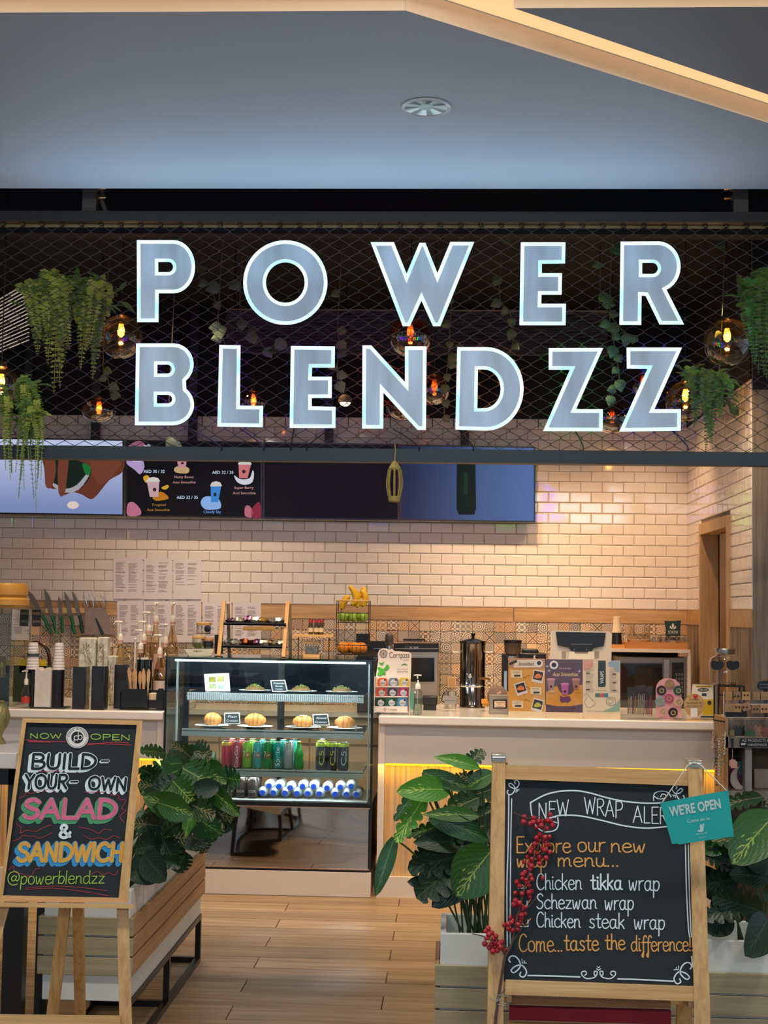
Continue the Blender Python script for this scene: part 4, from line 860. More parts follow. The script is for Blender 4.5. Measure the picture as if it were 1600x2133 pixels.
# hanging ferns and ivy
fern = M('fern_green', '5f7a26', .6, var=.45, scale=9); fern_hi = M('fern_highlit', '9fa83a', .6, var=.45, scale=9); ivy = M('ivy_leaf', '44582c', .6, var=.35, scale=6); vine = M('vine_stem', '4a4428', .8)  # lime frond colour has the yellowish lamp highlights painted in
def frond(b, P, wl, n=22, m=0):
    P = smooth([tuple(p) for p in P], 13); L = len(P)
    b.tube(P[::5]+[P[-1]] if L > 6 else P, .0016, 4, m, cap=False)
    step = max(1, L//n)
    for i in range(0, L, 1):
        p = Vector(P[i]); u = i/L; w = wl*(math.sin(PI*min(1, .12+u*.9))**.6)*(1.0-.35*u)
        for s in (-1, 1):
            d = Vector((s*random.uniform(.8, 1), random.uniform(-.5, .5), random.uniform(-.4, .1))).normalized()*w
            q = Vector((-d.z, 0, d.x)).normalized()*w*.24
            a = p+d*.5+q; e = p+d; c_ = p+d*.5-q; b.add([p, a, e, c_], [(0, 1, 2, 3)], m)
def hang_fern(label, tops, tips, Y, wl=.03, grp='trailing ferns behind the grille', seed=0, jit=.06, per=4, mats=None, cat='hanging plant'):
    random.seed(seed); c = at(tops[0][0], tops[0][1], Y); t = thing('hanging_fern', label, cat, c, grp)
    for tip in tips:
        for k in range(per):
            tp = min(tops, key=lambda q: abs(q[0]-tip[0])+random.uniform(0, 40))
            a = at(tp[0]+random.uniform(-14, 14), tp[1]+random.uniform(-10, 20), Y+random.uniform(-.05, .1)); e = at(tip[0]+random.uniform(-9, 9)*k, tip[1]-random.uniform(0, 45)*k, Y+random.uniform(-jit, jit))
            mid = (a+e)/2; mid.x += (e.x-a.x)*.25+random.uniform(-.02, .02); mid.z = a.z*.6+e.z*.4
            b = MB(); frond(b, [a, Vector((a.x*.6+mid.x*.4, a.y, a.z+.02)), mid, e], wl); b.build('frond', (mats or [fern_hi, fern])[k % 2], t, flat=True)
    b = MB()
    for _ in range(34):
        tp = random.choice(tops); p = at(tp[0]+random.uniform(-38, 38), tp[1]+random.uniform(-22, 40), Y+random.uniform(-.08, .1)); d = Vector((random.uniform(-1, 1), random.uniform(-.5, .5), random.uniform(-.6, .5))).normalized()*.05
        frond(b, [p, p+d*.6, p+d*1.4+Vector((0, 0, -.02))], .016)
    b.build('crown', fern, t, kind='stuff', flat=True)
    return t
hang_fern('dense fern trailing over the grille, wide cluster left of the sign', [(60, 600), (110, 585), (150, 590)], [(82, 700), (112, 820), (128, 770), (78, 740), (135, 690), (100, 760)], 6.85, .062, seed=1)
hang_fern('slimmer fern trailing just left of the amber globe pendant', [(190, 600), (220, 610)], [(168, 770), (192, 790), (205, 720), (178, 730), (225, 660)], 6.9, .058, seed=2)
hang_fern('small-leaved fern spilling over the lower left rail', [(10, 830), (50, 800), (60, 850)], [(22, 1000), (38, 1040), (75, 1068), (50, 1020), (90, 930), (60, 960), (12, 980), (85, 1000)], 6.42, .02, seed=3, jit=.02)
hang_fern('lush fern filling the far upper right of the grille', [(1570, 600), (1595, 580)], [(1560, 700), (1580, 780), (1592, 720), (1568, 740), (1598, 790)], 6.85, .058, seed=4, mats=[fern, M('fern_fresh', '4f8a34', .6, var=.4)])
hang_fern('fern trailing beside the last Z down to the rail', [(1440, 770), (1475, 790), (1500, 800)], [(1470, 940), (1484, 925), (1446, 890), (1500, 870), (1478, 880)], 7.3, .045, seed=5, mats=[fern, M('fern_fresh', '4f8a34', .6, var=.4)])
def ivy_v(label, P, Y, n=9, s=.05, seed=0):
    random.seed(seed); W = [at(x, y, Y) for x, y in P]; W.insert(0, Vector((W[0].x+.03, Y, 3.77))); t = thing('ivy_vine', label, 'vine', W[0], 'dark leafy vines behind the letters')
    Q = smooth([tuple(w_) for w_ in W], 8); MB().tube(Q, .003, 5).build('stem', vine, t)
    for i in range(n):
        p = Vector(Q[int((i+.5)/n*(len(Q)-1))]); d = Vector((random.uniform(-1, 1), random.uniform(-.3, .1), random.uniform(-1, -.1))).normalized(); r = d.cross(Vector((0, 1, 0))).normalized(); l = s*random.uniform(.8, 1.2)
        b = MB(); V_ = [p]+[p+d*(l*u)+r*(l*w_) for u, w_ in ((.1, .35), (.4, .5), (.75, .3), (1.1, 0), (.75, -.3), (.4, -.5), (.1, -.35))]+[p+d*l*.5+Vector((0, -.012, 0))]
        b.add(V_, [(0, 1, 8), (1, 2, 8), (2, 3, 8), (3, 4, 8), (4, 5, 8), (5, 6, 8), (6, 7, 8), (7, 0, 8)]); b.build('leaf', ivy, t)
for i, (l, P, n) in enumerate((('leafy vine hanging left of the letter O', [(455, 650), (462, 680), (470, 720), (500, 735)], 7), ('leafy vine crossing below the letter O', [(500, 640), (530, 690), (560, 730), (600, 700)], 8), ('leafy vine between lower E and N', [(704, 660), (707, 720), (702, 770), (704, 800)], 8),
        ('leafy vine between N and D', [(940, 640), (935, 740), (928, 800), (925, 880)], 11), ('leafy vine between W and upper E', [(1040, 610), (1062, 650), (1070, 700), (1056, 760)], 8), ('leafy vine between the two letters Z', [(1270, 640), (1280, 720), (1290, 790), (1270, 830)], 11),
        ('leafy vine left of the letter R', [(1250, 590), (1262, 640), (1300, 690), (1330, 700)], 8), ('leafy vine beside the lower left amber pendant', [(215, 740), (225, 790), (232, 830)], 6), ('leafy vine hanging by the right globe pendant', [(1500, 760), (1480, 800), (1500, 830), (1530, 850)], 8), ('dark leafy vine right of the letter P', [(420, 560), (440, 600), (452, 640)], 5), ('leafy vine poking over the lower rail by letter B', [(350, 895), (362, 912), (358, 930)], 5))):
    ivy_v(l, P, 7.0+.15*(i % 5), n, .055 if i > 1 else .065, i+20)
# woven canopy and ceiling fixtures inside
wv = M('woven_dark', '2b2830', .8, bump=1, scale=60, stretch=(1, 1, 5), var=.5)
cn = thing('woven_canopy', 'dark woven canopy panel hanging over the counter behind the sign', 'canopy', (0, 8.3, 3.0)); xa_, xb_ = PX(470, 8.2, 3.1), PX(1265, 8.2, 3.1); za, zb_ = at(800, 735, 8.2).z, at(800, 652, 8.2).z
for i in range(15):
    z = za+(zb_-za)*i/14
    MB().tube([(xa_+(xb_-xa_)*j/60, 8.2+.012*math.sin(j*1.3+i*2), z+.004*math.sin(j*.9+i)) for j in range(61)], .010, 5).build('strand', wv, cn)
MB().box(xa_, xb_, 8.19, 8.21, zb_+.01, zb_+.02).build('edge_rail', M('rail_warm', '6a5a4c', .4, .5), cn)
for a_ in (.02, .5, .98): MB().tube([(xa_+(xb_-xa_)*a_, 8.2, zb_), (xa_+(xb_-xa_)*a_, 8.2, 3.78)], .004, 5).build('hanger_wire', black, cn)
c = at(30, 690, 7.6); sl = thing('light_shelf', 'slatted metal screen glinting at the upper left behind the fern', 'screen panel', c)
for i in range(16):
    MB().beam(at(-30, 640+i*7, 7.6), at(60, 588+i*8, 8.6), .007, .004).build('slat', emis('glow_louvre', 'f0e6d0', .35), sl)  # light on the metal slats is put into their emission

tag(MB().box(-3.6, 1.6, 8.85, 9.0, at(800, 560, 8.9).z, at(800, 520, 8.9).z).build('ceiling_duct', M('duct', '0e0d12', .7)), 'dark boxed duct crossing the shop ceiling behind the letters', 'duct')
# ================================================================== ON THE PASTRY CASE
def lz(t, name, mat, px, Y, z, prof, n=20, lab=None, **kw):
    k = Y/F; return MB().lathe((PX(px, Y, z), Y, z), [(a*k, h*k) for a, h in prof], n, **kw).build(name, mat, t, lab)
def base(name, label, cat, px, Y, z, group=None): return thing(name, label, cat, (PX(px, Y, z), Y, z), group)
oakl = wood('light_oak', 'd9a055', 'eebd74', 2, 3, .45, 40, tone=.1); oakx = wood('light_oak_x', 'd9a055', 'eebd74', 0, 3, .45, 40, tone=.1)
zc_ = zt_; Yr = 8.2
t = base('snack_rack', 'two-shelf snack rack with slanting light wooden legs on the pastry case', 'rack', 528, Yr, zc_)
for a, b_ in ((467, 456), (600, 591)):
    top, bot = at(a, 1252, Yr), at(b_, 1352, Yr-.1); bot.z = zc_
    MB().beam(bot, top, .022, .022, up=(0, 1, 0)).build('leg', oakl, t, bevel=.002)
    q = at(a+(8 if a < 500 else 4), 1256, Yr+.02); r = at(b_+(22 if a < 500 else 14), 1352, Yr+.16); r.z = zc_
    MB().beam(r, q, .018, .018, up=(0, 1, 0)).build('leg', wood('pale_oak', 'b39a78', 'd0b896', 2, 3, .5, 40), t)
trayd = M('rack_tray', '3c3832', .35, .4)
sh = []
for ya, xa, xb in ((1300, 466, 596), (1347, 461, 593)):
    p, q = at(xa, ya, Yr-.06), at(xb, ya, Yr-.06); zz = (p.z+q.z)/2; sh.append((zz, p.x, q.x))
    MB().box(p.x, q.x, Yr-.07, Yr+.1, zz-.008, zz).box(p.x, q.x, Yr-.07, Yr-.064, zz-.008, zz+.008).build('shelf', trayd, t)
frw = PF(Y=Yr+.13); MB().rect(frw, 506, 1305, 572, 1313, 0, 0, .008).build('name_board', oakx, t)
foil = [M('foil_'+n, c, .22, .75, var=.6, scale=50) for n, c in (('silver', 'c9c0b4'), ('gold', 'c4964c'), ('brown', '6a3a20'), ('plum', '4a2c48'), ('cream', 'e8d6a8'))]
random.seed(4)
for si, (zz, xa, xb) in enumerate(sh):
    n = 7 if si == 0 else 8
    for i in range(n):
        x = xa+.04+(xb-xa-.08)*i/(n-1); y = Yr-.02+random.uniform(-.02, .03); hh = random.uniform(.032, .048)
        g_ = thing('snack_packet', 'foil-wrapped snack packet on the %s rack shelf, %s from the jars' % (['upper', 'lower'][si], ordn[i]), 'snack', (x, y, zz), 'foil snack packets on the rack')
        b = MB(); nx, ny = 6, 4; L_, W_ = random.uniform(.03, .04), .028; vv = []
        for s_ in (1, -1):
            for j in range(ny+1):
                for k in range(nx+1):
                    u, v = k/nx*2-1, j/ny*2-1; pf = max(0, (1-u*u)*(1-v*v))**.5
                    vv.append((x+u*L_, y+v*W_, zz+hh*.5+s_*pf*hh*.5+random.uniform(-.005, .005)))
        m_ = (nx+1)*(ny+1)
        fs = []
        for s_ in (0, 1):
            for j in range(ny):
                for k in range(nx): o_ = s_*m_+j*(nx+1)+k; fs.append((o_, o_+1, o_+nx+2, o_+nx+1))
        b.add(vv, fs); b.build('wrapper', random.choice(foil), g_, sharp=.4)
# jars and tray at the left end of the case
lidw = wood('jar_lid_wood', 'd79a4c', 'edb96c', 0, 3, .5, 40); Yj = 8.15
t = base('serving_tray', 'cream tray with a cut-out handle under the small lidded jars', 'tray', 415, Yj, zc_)
P = PF(Y=Yj-.06); MB().poly(P, [(383, 1352), (446, 1352), (438, 1366), (394, 1366)], 0, 0, [[(402, 1355), (421, 1355), (421, 1358), (402, 1358)]], .12).build('tray', M('tray_cream', 'dcd9b8', .5), t)
zj = at(415, 1352, Yj-.06).z
def jar(px, Y, z, w, h, lab, fillc, fh, lidh=5, group='small wooden-lidded jars'):
    t = base('lidded_jar', lab, 'jar', px, Y, z, group)
    lz(t, 'glass', clearj, px, Y, z, [(w*.9, 0), (w, 2), (w, h-2), (w*.9, h)], 20)
    lz(t, 'filling', M('fill_'+fillc, fillc, .6, var=.6, scale=70, bump=.8), px, Y, z, [(w*.84, 1), (w*.9, 3), (w*.9, h*fh)], 16)
    lz(t, 'lid', lidw, px, Y, z, [(w*1.02, h-1), (w*1.06, h), (w*1.06, h+lidh-1), (w, h+lidh)], 20); return t
jar(413, Yj-.02, zj, 13, 22, 'low jar of green herbs with wooden lid on the cream tray', '6a6a24', .6)
jar(433, Yj+.02, zj, 12, 18, 'low jar of dark tea with wooden lid on the cream tray', '1e1a1a', .9)
t = jar(424, Yj+.02, zj+30*Yj/F, 15, 20, 'upper jar with a wooden lid stacked on the other jars', '8a8378', .1)
c = PX(434, Yj, zj+.1); MB().lathe((c, Yj-.03, zj+42*Yj/F), [(.012, -.004), (.02, -.002), (.02, .002)], 16, ax='y').build('scoop', blackp, t)
t = base('label_roll', 'small black card holder behind the jars on the pastry case', 'card holder', 455, Yj+.15, zc_); MB().rect(PF(Y=Yj+.15), 447, 1322, 465, 1362, 0, 0, .02).build('holder', blackp, t)
# jar with wooden riser and sauce bottles
Yq = 8.2; t = base('jar_riser', 'square glass jar with wooden lid and foot carrying a wooden board', 'jar', 652, Yq, zc_)
P = PF(Y=Yq); zz = zc_
def bx(t, name, mat, x0, y0, x1, y1, Y, d, bev=0, lab=None):
    a, c_ = at(x0, y1, Y), at(x1, y0, Y); return MB().box(a.x, c_.x, Y, Y+d, a.z, c_.z).build(name, mat, t, lab, bevel=bev)
def bz_(t, name, mat, x0, x1, Y, z0, z1, d, bev=0): return MB().box(PX(x0, Y, z0), PX(x1, Y, z0), Y, Y+d, z0, z1).build(name, mat, t, bevel=bev)
k = Yq/F
bz_(t, 'foot', oakx, 632, 666, Yq, zc_, zc_+6*k, .1); bz_(t, 'glass', clearj, 635, 663, Yq, zc_+6*k, zc_+28*k, .08, .004); bz_(t, 'filling', M('fill_foil', '8a8070', .3, .5, var=.9, scale=60), 637, 661, Yq+.005, zc_+7*k, zc_+22*k, .07); bz_(t, 'lid', oakx, 633, 665, Yq-.003, zc_+28*k, zc_+33*k, .09)
bz_(t, 'board', oakx, 610, 694, Yq-.03, zc_+42*k, zc_+47*k, .16); 
for px in (620, 684): bz_(t, 'board_foot', M('wire_black', '1c1a18', .5), px, px+2, Yq+.04, zc_, zc_+42*k, .004)
for i, px in enumerate((647, 659, 669)):
    g_ = base('sauce_bottle', 'small red-capped sauce bottle on the wooden board, %s' % ['left', 'middle', 'right'][i], 'bottle', px, Yq+.02, zc_+47*k, 'red-capped sauce bottles')
    lz(g_, 'body', M('sauce_dark', '4a3a22', .15, coat=.5), px, Yq+.02, zc_+47*k, [(4.6, 0), (5.2, 1), (5.2, 17), (3.8, 22), (3.8, 25)], 14)
    lz(g_, 'cap', M('cap_red', 'b82a26', .4), px, Yq+.02, zc_+47*k, [(4.4, 24.5), (4.4, 31)], 14); lz(g_, 'label_band', M('label_cream', 'd9c898', .6), px, Yq+.02, zc_+47*k, [(5.3, 5), (5.3, 14)], 14, cap=False)
# fruit stand
Yv = 8.2; k = Yv/F; wire = M('wire_black', '1c1a18', .5)
t = base('fruit_stand', 'two-tier black wire fruit stand with wooden handle bar', 'fruit stand', 734, Yv, zc_)
xa, xb = PX(701, Yv, 1.5), PX(768, Yv, 1.5); zt2 = at(734, 1251, Yv).z; dp = .14
for x in (xa, xb):
    MB().tube([(x, Yv, zc_), (x, Yv, zt2), (x, Yv+dp, zt2), (x, Yv+dp, zc_)], .0025, 6).build('side_wire', wire, t)
MB().tube([(xa, Yv, zt2), (xb, Yv, zt2)], .005, 8).build('handle_bar', oakx, t)
def basket(yb0, yt0):
    za, zb_ = at(734, yb0, Yv).z, at(734, yt0, Yv).z; b = MB()
    for z in (za, zb_): b.tube([(xa, Yv-.004, z), (xb, Yv-.004, z), (xb, Yv+dp, z), (xa, Yv+dp, z), (xa, Yv-.004, z)], .0028, 5)
    for i in range(9): x = xa+(xb-xa)*i/8; b.tube([(x, Yv-.004, zb_), (x, Yv, za), (x, Yv+dp, za), (x, Yv+dp, zb_)], .0014, 4)
    b.build('basket', wire, t, kind='stuff'); return za
zA = basket(1297, 1277); zB = max(basket(1364, 1344), zc_+.004)
apm = M('apple_green', '8fae2a', .3, var=.2, coat=.3); orm = M('orange_peel', 'f08c14', .45, var=.1, bump=.25, scale=120)
def fruit(name, px, Y, z, r, mat, label, grp, sq=.93):
    x = PX(px, Y, z+r); t = thing(name, label, 'fruit', (x, Y, z), grp)
    MB().lathe((x, Y, z), [(r*.18, r*.06)]+[(r*math.sin(a), r*sq*(1-math.cos(a))) for a in [PI*(.12+.80*i/10) for i in range(11)]]+[(r*.08, r*sq*1.86)], 20).build('flesh', mat, t)
    MB().tube([(x, Y, z+r*sq*1.8), (x+.002, Y, z+r*sq*2.1)], .0015, 5).build('stalk', M('stalk', '5a4426', .8), t)
for i, (px, dy) in enumerate(((714, .035), (736, .03), (756, .035), (724, .10), (748, .10))): fruit('green_apple', px, Yv+dy, zA+.004, .0315, apm, 'green apple in the upper wire basket, %s' % ['front left', 'front middle', 'front right', 'rear left', 'rear right'][i], 'green apples in the wire basket')
for i, (px, dy) in enumerate(((715, .04), (740, .04), (727, .10), (752, .10))): fruit('orange', px, Yv+dy, zB+.004, .037, orm, 'orange in the lower wire basket, %s' % ['front left', 'front right', 'rear left', 'rear right'][i], 'oranges in the lower wire basket')
bnm = M('banana_yellow', 'e8b414', .45, var=.15, scale=12); bnt = M('banana_tip', '3a2c14', .8)
for i, P in enumerate(([(712, 1268), (716, 1256), (722, 1246), (727, 1240)], [(733, 1260), (741, 1250), (738, 1233), (728, 1221)], [(744, 1264), (745, 1248), (742, 1236), (739, 1228)], [(756, 1262), (761, 1250), (760, 1238), (752, 1229)], [(749, 1242), (756, 1236), (758, 1229), (752, 1226)])):
    W = smooth([tuple(at(x, y, Yv+.04+.012*i)) for x, y in P], 5); n = len(W); g_ = thing('banana', 'ripe yellow banana in the top of the fruit stand, %s' % ['leftmost', 'tallest one', 'middle one', 'rightmost', 'short curled one at upper right'][i], 'banana', W[0], 'bananas on the fruit stand')
    MB().tube(W, [.005+.0155*math.sin(PI*min(1, .12+.86*j/(n-1)))**.55 for j in range(n)], 7).build('peel', bnm, g_, sharp=1.2); MB().ball(W[0], .006, 8).build('tip', bnt, g_)
# ================================================================== LEFT COUNTER
Yl = 8.02; k = Yl/F
def pump(px, py, Y, zbase, label, facing=0, tall=1.0, col='c9b48c'):
    """syrup bottle whose pump head is at (px,py)"""
    top = at(px, py, Y); H = top.z-zbase; x = top.x; t = thing('syrup_bottle', label, 'bottle', (x, Y, zbase), 'syrup bottles with white pumps')
    hb = H-.125*tall
    MB().lathe((x, Y, zbase), [(.033, 0), (.036, .008), (.036, hb*.55), (.03, hb*.72), (.015, hb*.9), (.014, hb)], 20, cap=False).build('glass', glass('syrup_glass', 'f0e0c0', .4, .03, .06), t)
    MB().lathe((x, Y, zbase), [(.03, .004), (.033, .01), (.033, hb*.42)], 16).build('syrup', M('syrup_'+col, col, .2, var=.2, alpha=.8), t)
    MB().lathe((x, Y, zbase), [(.0365, hb*.18), (.0365, hb*.46)], 20, cap=False).build('label_band', M('label_pinkish', 'dcb8a0', .6), t)
    MB().lathe((x, Y, zbase+hb), [(.017, -.005), (.017, .03), (.013, .048), (.006, .055), (.005, .05+.07*tall)], 16).build('pump_collar', cream, t)
    MB().lathe((x, Y, zbase+hb), [(.0176, .0), (.0176, .016)], 16, cap=False).build('collar_band', M('band_peach', 'd9a488', .5), t)
    zt3 = top.z
    b = MB().ball((x, Y, zt3), .011, 10, 0, (1.3, 1, .7))
    if facing: b.tube([(x, Y, zt3+.002), (x+facing*.035, Y, zt3+.002), (x+facing*.042, Y, zt3-.012)], [.007, .006, .005], 8)
    else: b.tube([(x-.014, Y, zt3+.002), (x+.014, Y, zt3+.002)], .007, 8).tube([(x, Y-.0, zt3), (x, Y-.035, zt3), (x, Y-.04, zt3-.012)], .005, 8)
    b.build('pump_head', cream, t)
rk = thing('bottle_riser', 'black stepped riser holding the syrup bottles left of the pastry case', 'riser', (PX(322, 8.5, ZT), 8.5, ZT))
hts = (.03, .07, .11, .15); ys_ = (8.32, 8.40, 8.48, 8.56)
for h, y in zip(hts, ys_): MB().box(PX(283, y, ZT), PX(372, y, ZT)-.0, y-.0399, y+.0399, ZT, ZT+h).build('step', blackp, rk)
for px, py, lv, l, fc, c_ in ((326, 1258, 3, 'taller syrup bottle whose pump faces the viewer, left of two', 0, 'c9b48c'), (361, 1258, 3, 'taller syrup bottle whose pump faces the viewer, right of two', 0, '8a5a34'), (311, 1277, 2, 'syrup bottle with left-pointing spout, highest of three stepped spouts', -1, 'c9b48c'),
                       (301, 1296, 1, 'syrup bottle with left-pointing spout, middle of three stepped spouts', -1, 'd8c070'), (346, 1302, 2, 'syrup bottle with a spout between the two tall pumps', -1, 'c98a24'), (294, 1314, 0, 'syrup bottle with left-pointing spout, lowest of three stepped spouts', -1, 'c9b48c'), (334, 1324, 0, 'shortest syrup bottle in front of the others', -1, 'b8a878')):
    pump(px, py, ys_[lv], ZT+hts[lv], l, fc, 1.0, c_)
pump(252, 1296, 8.46, ZT, 'clear syrup bottle with a pump behind the black cutlery holder', -1, 1.0, 'd9cdb8')
# cup dispenser
t = base('cup_dispenser', 'black dispenser with stacked lids and white napkins at the left end', 'dispenser', 97, Yl, ZT)
xa, xb = PX(61, Yl, ZT), PX(134, Yl, ZT)
bz_(t, 'base', blackp, 61, 134, Yl-.06, ZT, ZT+.008, .14, .002)
for a, b_ in ((61, 76), (108, 134)):
    m = MB(); x_, r_ = PX((a+b_)/2, Yl, ZT+.1), (b_-a)/2*k
    n = 26; pr = []
    for i in range(n): pr += [(r_, .008+.212*i/n), (r_, .008+.212*(i+.7)/n), (r_*.9, .008+.212*(i+.75)/n), (r_*.9, .008+.212*(i+.98)/n)]
    m.lathe((x_, Yl+.0, ZT), pr, 20).build('lid_stack', M('lid_black', '191513', .3, coat=.3), t)
m = MB()
for i in range(16): 
    x_ = PX(76, Yl, ZT)+i*.0058; m.box(x_, x_+.0045, Yl-.05, Yl+.04, ZT+.008, ZT+.225+.008*math.sin(i*.7))
m.build('napkins', M('napkin', 'efe6d8', .8), t, kind='stuff')
for i, (px, y1_, w_) in enumerate(((68, 1329, 14), (122, 1326, 13))):
    g_ = base('paper_cup_stack', 'stack of upturned white paper cups on the %s lid tower' % ['left', 'right'][i], 'cups', px, Yl, ZT+.222, 'upturned paper cup stacks'); pr = []
    for q in range(9): pr += [(w_-q*.42, q*6.2), (w_-q*.42-.1, q*6.2+1.1), (w_*.93-q*.42, q*6.2+1.4), (w_*.93-q*.42-.3, q*6.2+6.1)]
    lz(g_, 'cups', M('cup_paper', 'efe6dc', .6, var=.04), px, Yl, ZT+.222, pr, 22)
    if i == 0: lz(g_, 'print', M('cup_print', '3c4a4c', .6), px, Yl, ZT+.222, [(12.6, 26), (12.4, 33)], 22, cap=False)
t = base('sanitizer_bottle', 'small clear pump bottle with a red label behind the glass guard', 'bottle', 53, 8.0, ZT); k8 = 8.0/F
lz(t, 'body', clearj, 53, 8.0, ZT, [(9, 0), (9.5, 3), (9.5, 30), (4, 44), (3.6, 48)], 18); lz(t, 'pump', cream, 53, 8.0, ZT, [(4.4, 48), (4.4, 58), (2, 62), (1.6, 74), (4, 76), (4, 79)], 14)
lz(t, 'label_band', M('label_red', 'c0392b', .5), 53, 8.0, ZT, [(9.8, 10), (9.8, 24)], 18, cap=False)
MB().tube([(PX(53, 8, ZT+.2), 8, ZT+.212), (PX(46, 8, ZT+.2), 8, ZT+.208)], .004, 6).build('spout', cream, t)
# black holders
for i, (a, b_, ya, yb2, l) in enumerate(((155, 182, 1388, 1468, 'tall narrow black holder right of the cup dispenser'), (194, 221, 1387, 1473, 'tall narrow black holder with a glossy front, left of the black caddy'), (241, 268, 1384, 1462, 'black cutlery tub with white lids standing in it'))):
    Y = (8.02, 7.98, 8.12)[i]; t = base('black_holder', l, 'holder', (a+b_)/2, Y, ZT, 'black holders on the condiment counter'); H = at(a, ya, Y).z-ZT
    x0_, x1_ = PX(a, Y, ZT+.1), PX(b_, Y, ZT+.1)
    MB().box(x0_, x1_, Y-.045, Y-.041, ZT, ZT+H).box(x0_, x1_, Y+.045, Y+.049, ZT, ZT+H*.92).box(x0_, x0_+.004, Y-.041, Y+.045, ZT, ZT+H).box(x1_-.004, x1_, Y-.041, Y+.045, ZT, ZT+H).box(x0_, x1_, Y-.045, Y+.049, ZT, ZT+.005).build('holder', [M('holder_brown', '1e1612', .25, coat=.5)], t, bevel=.002)
wp = M('carton_print', 'e6cfae', .7, var=.5, scale=26)
for i, (a, b_, ya, Y) in enumerate(((162, 196, 1328, 8.25), (200, 222, 1327, 8.28), (222, 240, 1366, 8.3))):
    t = base('straw_carton', ['wide printed cream carton behind the first black holder', 'narrow printed cream carton behind the second black holder', 'short white printed carton between the black holders'][i], 'carton', (a+b_)/2, Y, ZT)
    x0_, x1_ = PX(a, Y, ZT+.15), PX(b_, Y, ZT+.15); H = at(a, ya, Y).z-ZT
    MB().box(x0_, x1_, Y, Y+.07, ZT, ZT+H).build('box', wp, t, bevel=.008)
    b = MB(); random.seed(i+3); fq = PF(Y=Y-.001)
    for q in range(26): b.stroke(fq, [(a+3+random.random()*(b_-a-8), ya+8+random.random()*100), (a+3+random.random()*(b_-a-6), ya+8+random.random()*100)] if q % 3 == 0 else arc(random.uniform(a+6, b_-6), random.uniform(ya+8, ya+110), 3, 4, 0, 250, 6), .7, 0, 0, False)
    b.build('line_art', M('brown_ink', '7a5a44', .7), t, kind='stuff')
t = base('lid_stack', 'clear dome lids piled around the syrup pump on the left', 'lids', 266, 8.3, ZT)
for i in range(7): lz(t, 'dome_lid', clearj, 268+(i % 2), 8.3, ZT+.10+.035*i, [(15, 0), (14, 2), (11, 12), (5, 17), (4.6, 17.5)], 20, cap=False)
lz(t, 'cup_sleeve', clearj, 268, 8.3, ZT, [(10, 0), (14, 36)], 18)
# caddy with napkins, cutlery and straw jar
t = base('napkin_caddy', 'black caddy of napkins beside the pastry case', 'caddy', 296, 8.0, ZT); Y = 7.98
fc = PF(Y=Y); zb9 = 1474
MB().poly(fc, [(250, zb9), (250, 1440), (254, 1435), (272, 1435), (302, 1435), (307, 1440), (308, 1458), (325, 1458), (326, 1440), (331, 1434), (341, 1434), (341, 1475)], 0, 0, (), .006).build('front', blackp, t)
a, b_ = PX(250, Y, ZT), PX(341, Y, ZT)
MB().box(a, b_, Y+.11, Y+.115, ZT, ZT+.11).box(a, a+.004, Y, Y+.11, ZT, ZT+.10).box(b_-.004, b_, Y, Y+.11, ZT, ZT+.10).box(a, b_, Y, Y+.11, ZT, ZT+.006).box(PX(308, Y, ZT), PX(308, Y, ZT)+.004, Y, Y+.11, ZT, ZT+.09).build('body', blackp, t)
bz_(t, 'napkins', M('napkin_tan', 'd9bf98', .8), 309, 325, Y+.01, ZT+.006, ZT+.095, .09)
for i in range(7):
    px = 272+i*5; g_ = base('wooden_spoon', 'wooden cutlery piece standing in the black caddy, %s from the left' % ordn[i], 'cutlery', px, Y+.05, ZT+.01, 'wooden cutlery in the caddy')
    p, q = Vector((PX(px, Y, ZT), Y+.05+.01*(i % 2), ZT+.01)), at(px+(-4, 2, -1, 5, 8, 3, 9)[i]*.9, 1390+(i*7 % 13), Y+.05); d = (q-p).normalized(); r = Vector((d.z, 0, -d.x))
    hs = [(0, .004), (.6, .004), (.72, .009), (.9, .010), (1, .003)]; Ln = (q-p).length; b = MB(); vv = []
    for u, w_ in hs: vv += [p+d*Ln*u+r*w_, p+d*Ln*u-r*w_, p+d*Ln*u+r*w_+Vector((0, .002, 0)), p+d*Ln*u-r*w_+Vector((0, .002, 0))]
    b.add(vv, [(4*j+a_, 4*j+b2, 4*j+4+b2, 4*j+4+a_) for j in range(4) for a_, b2 in ((0, 1), (1, 3), (3, 2), (2, 0))]+[(0, 1, 3, 2), (16, 17, 19, 18)]); b.build('blade', M('birch', 'cf9f6a', .7), g_)
t = base('straw_jar', 'dark jar crowded with white straws behind the wooden cutlery', 'jar', 298, 8.22, ZT); lz(t, 'jar', glass('smoky_jar', '33363c', .5, .03, .15), 298, 8.2, ZT, [(17, 0), (17, 95), (17.5, 100)], 22)
b = MB(); random.seed(9)
for i in range(30): a_, r_ = random.random()*6.3, random.random()*.04; x_, y_ = PX(298, 8.2, ZT)+r_*math.cos(a_), 8.2+r_*math.sin(a_); b.tube([(x_*.5+PX(298, 8.2, ZT)*.5, y_, ZT+.02), (x_, y_, ZT+.285+random.random()*.012)], .004, 6)
b.build('straws', M('straw_white', 'efe8da', .5), t, kind='stuff'); MB().tube([(PX(280, 8.2, ZT+.2), 8.2, ZT+.1), (PX(281, 8.2, ZT+.3), 8.2, ZT+.40)], .0045, 8).ball((PX(281, 8.2, ZT+.3), 8.2, ZT+.40), .009, 8).build('stirrer', M('straw_white', 'efe8da', .5), t)
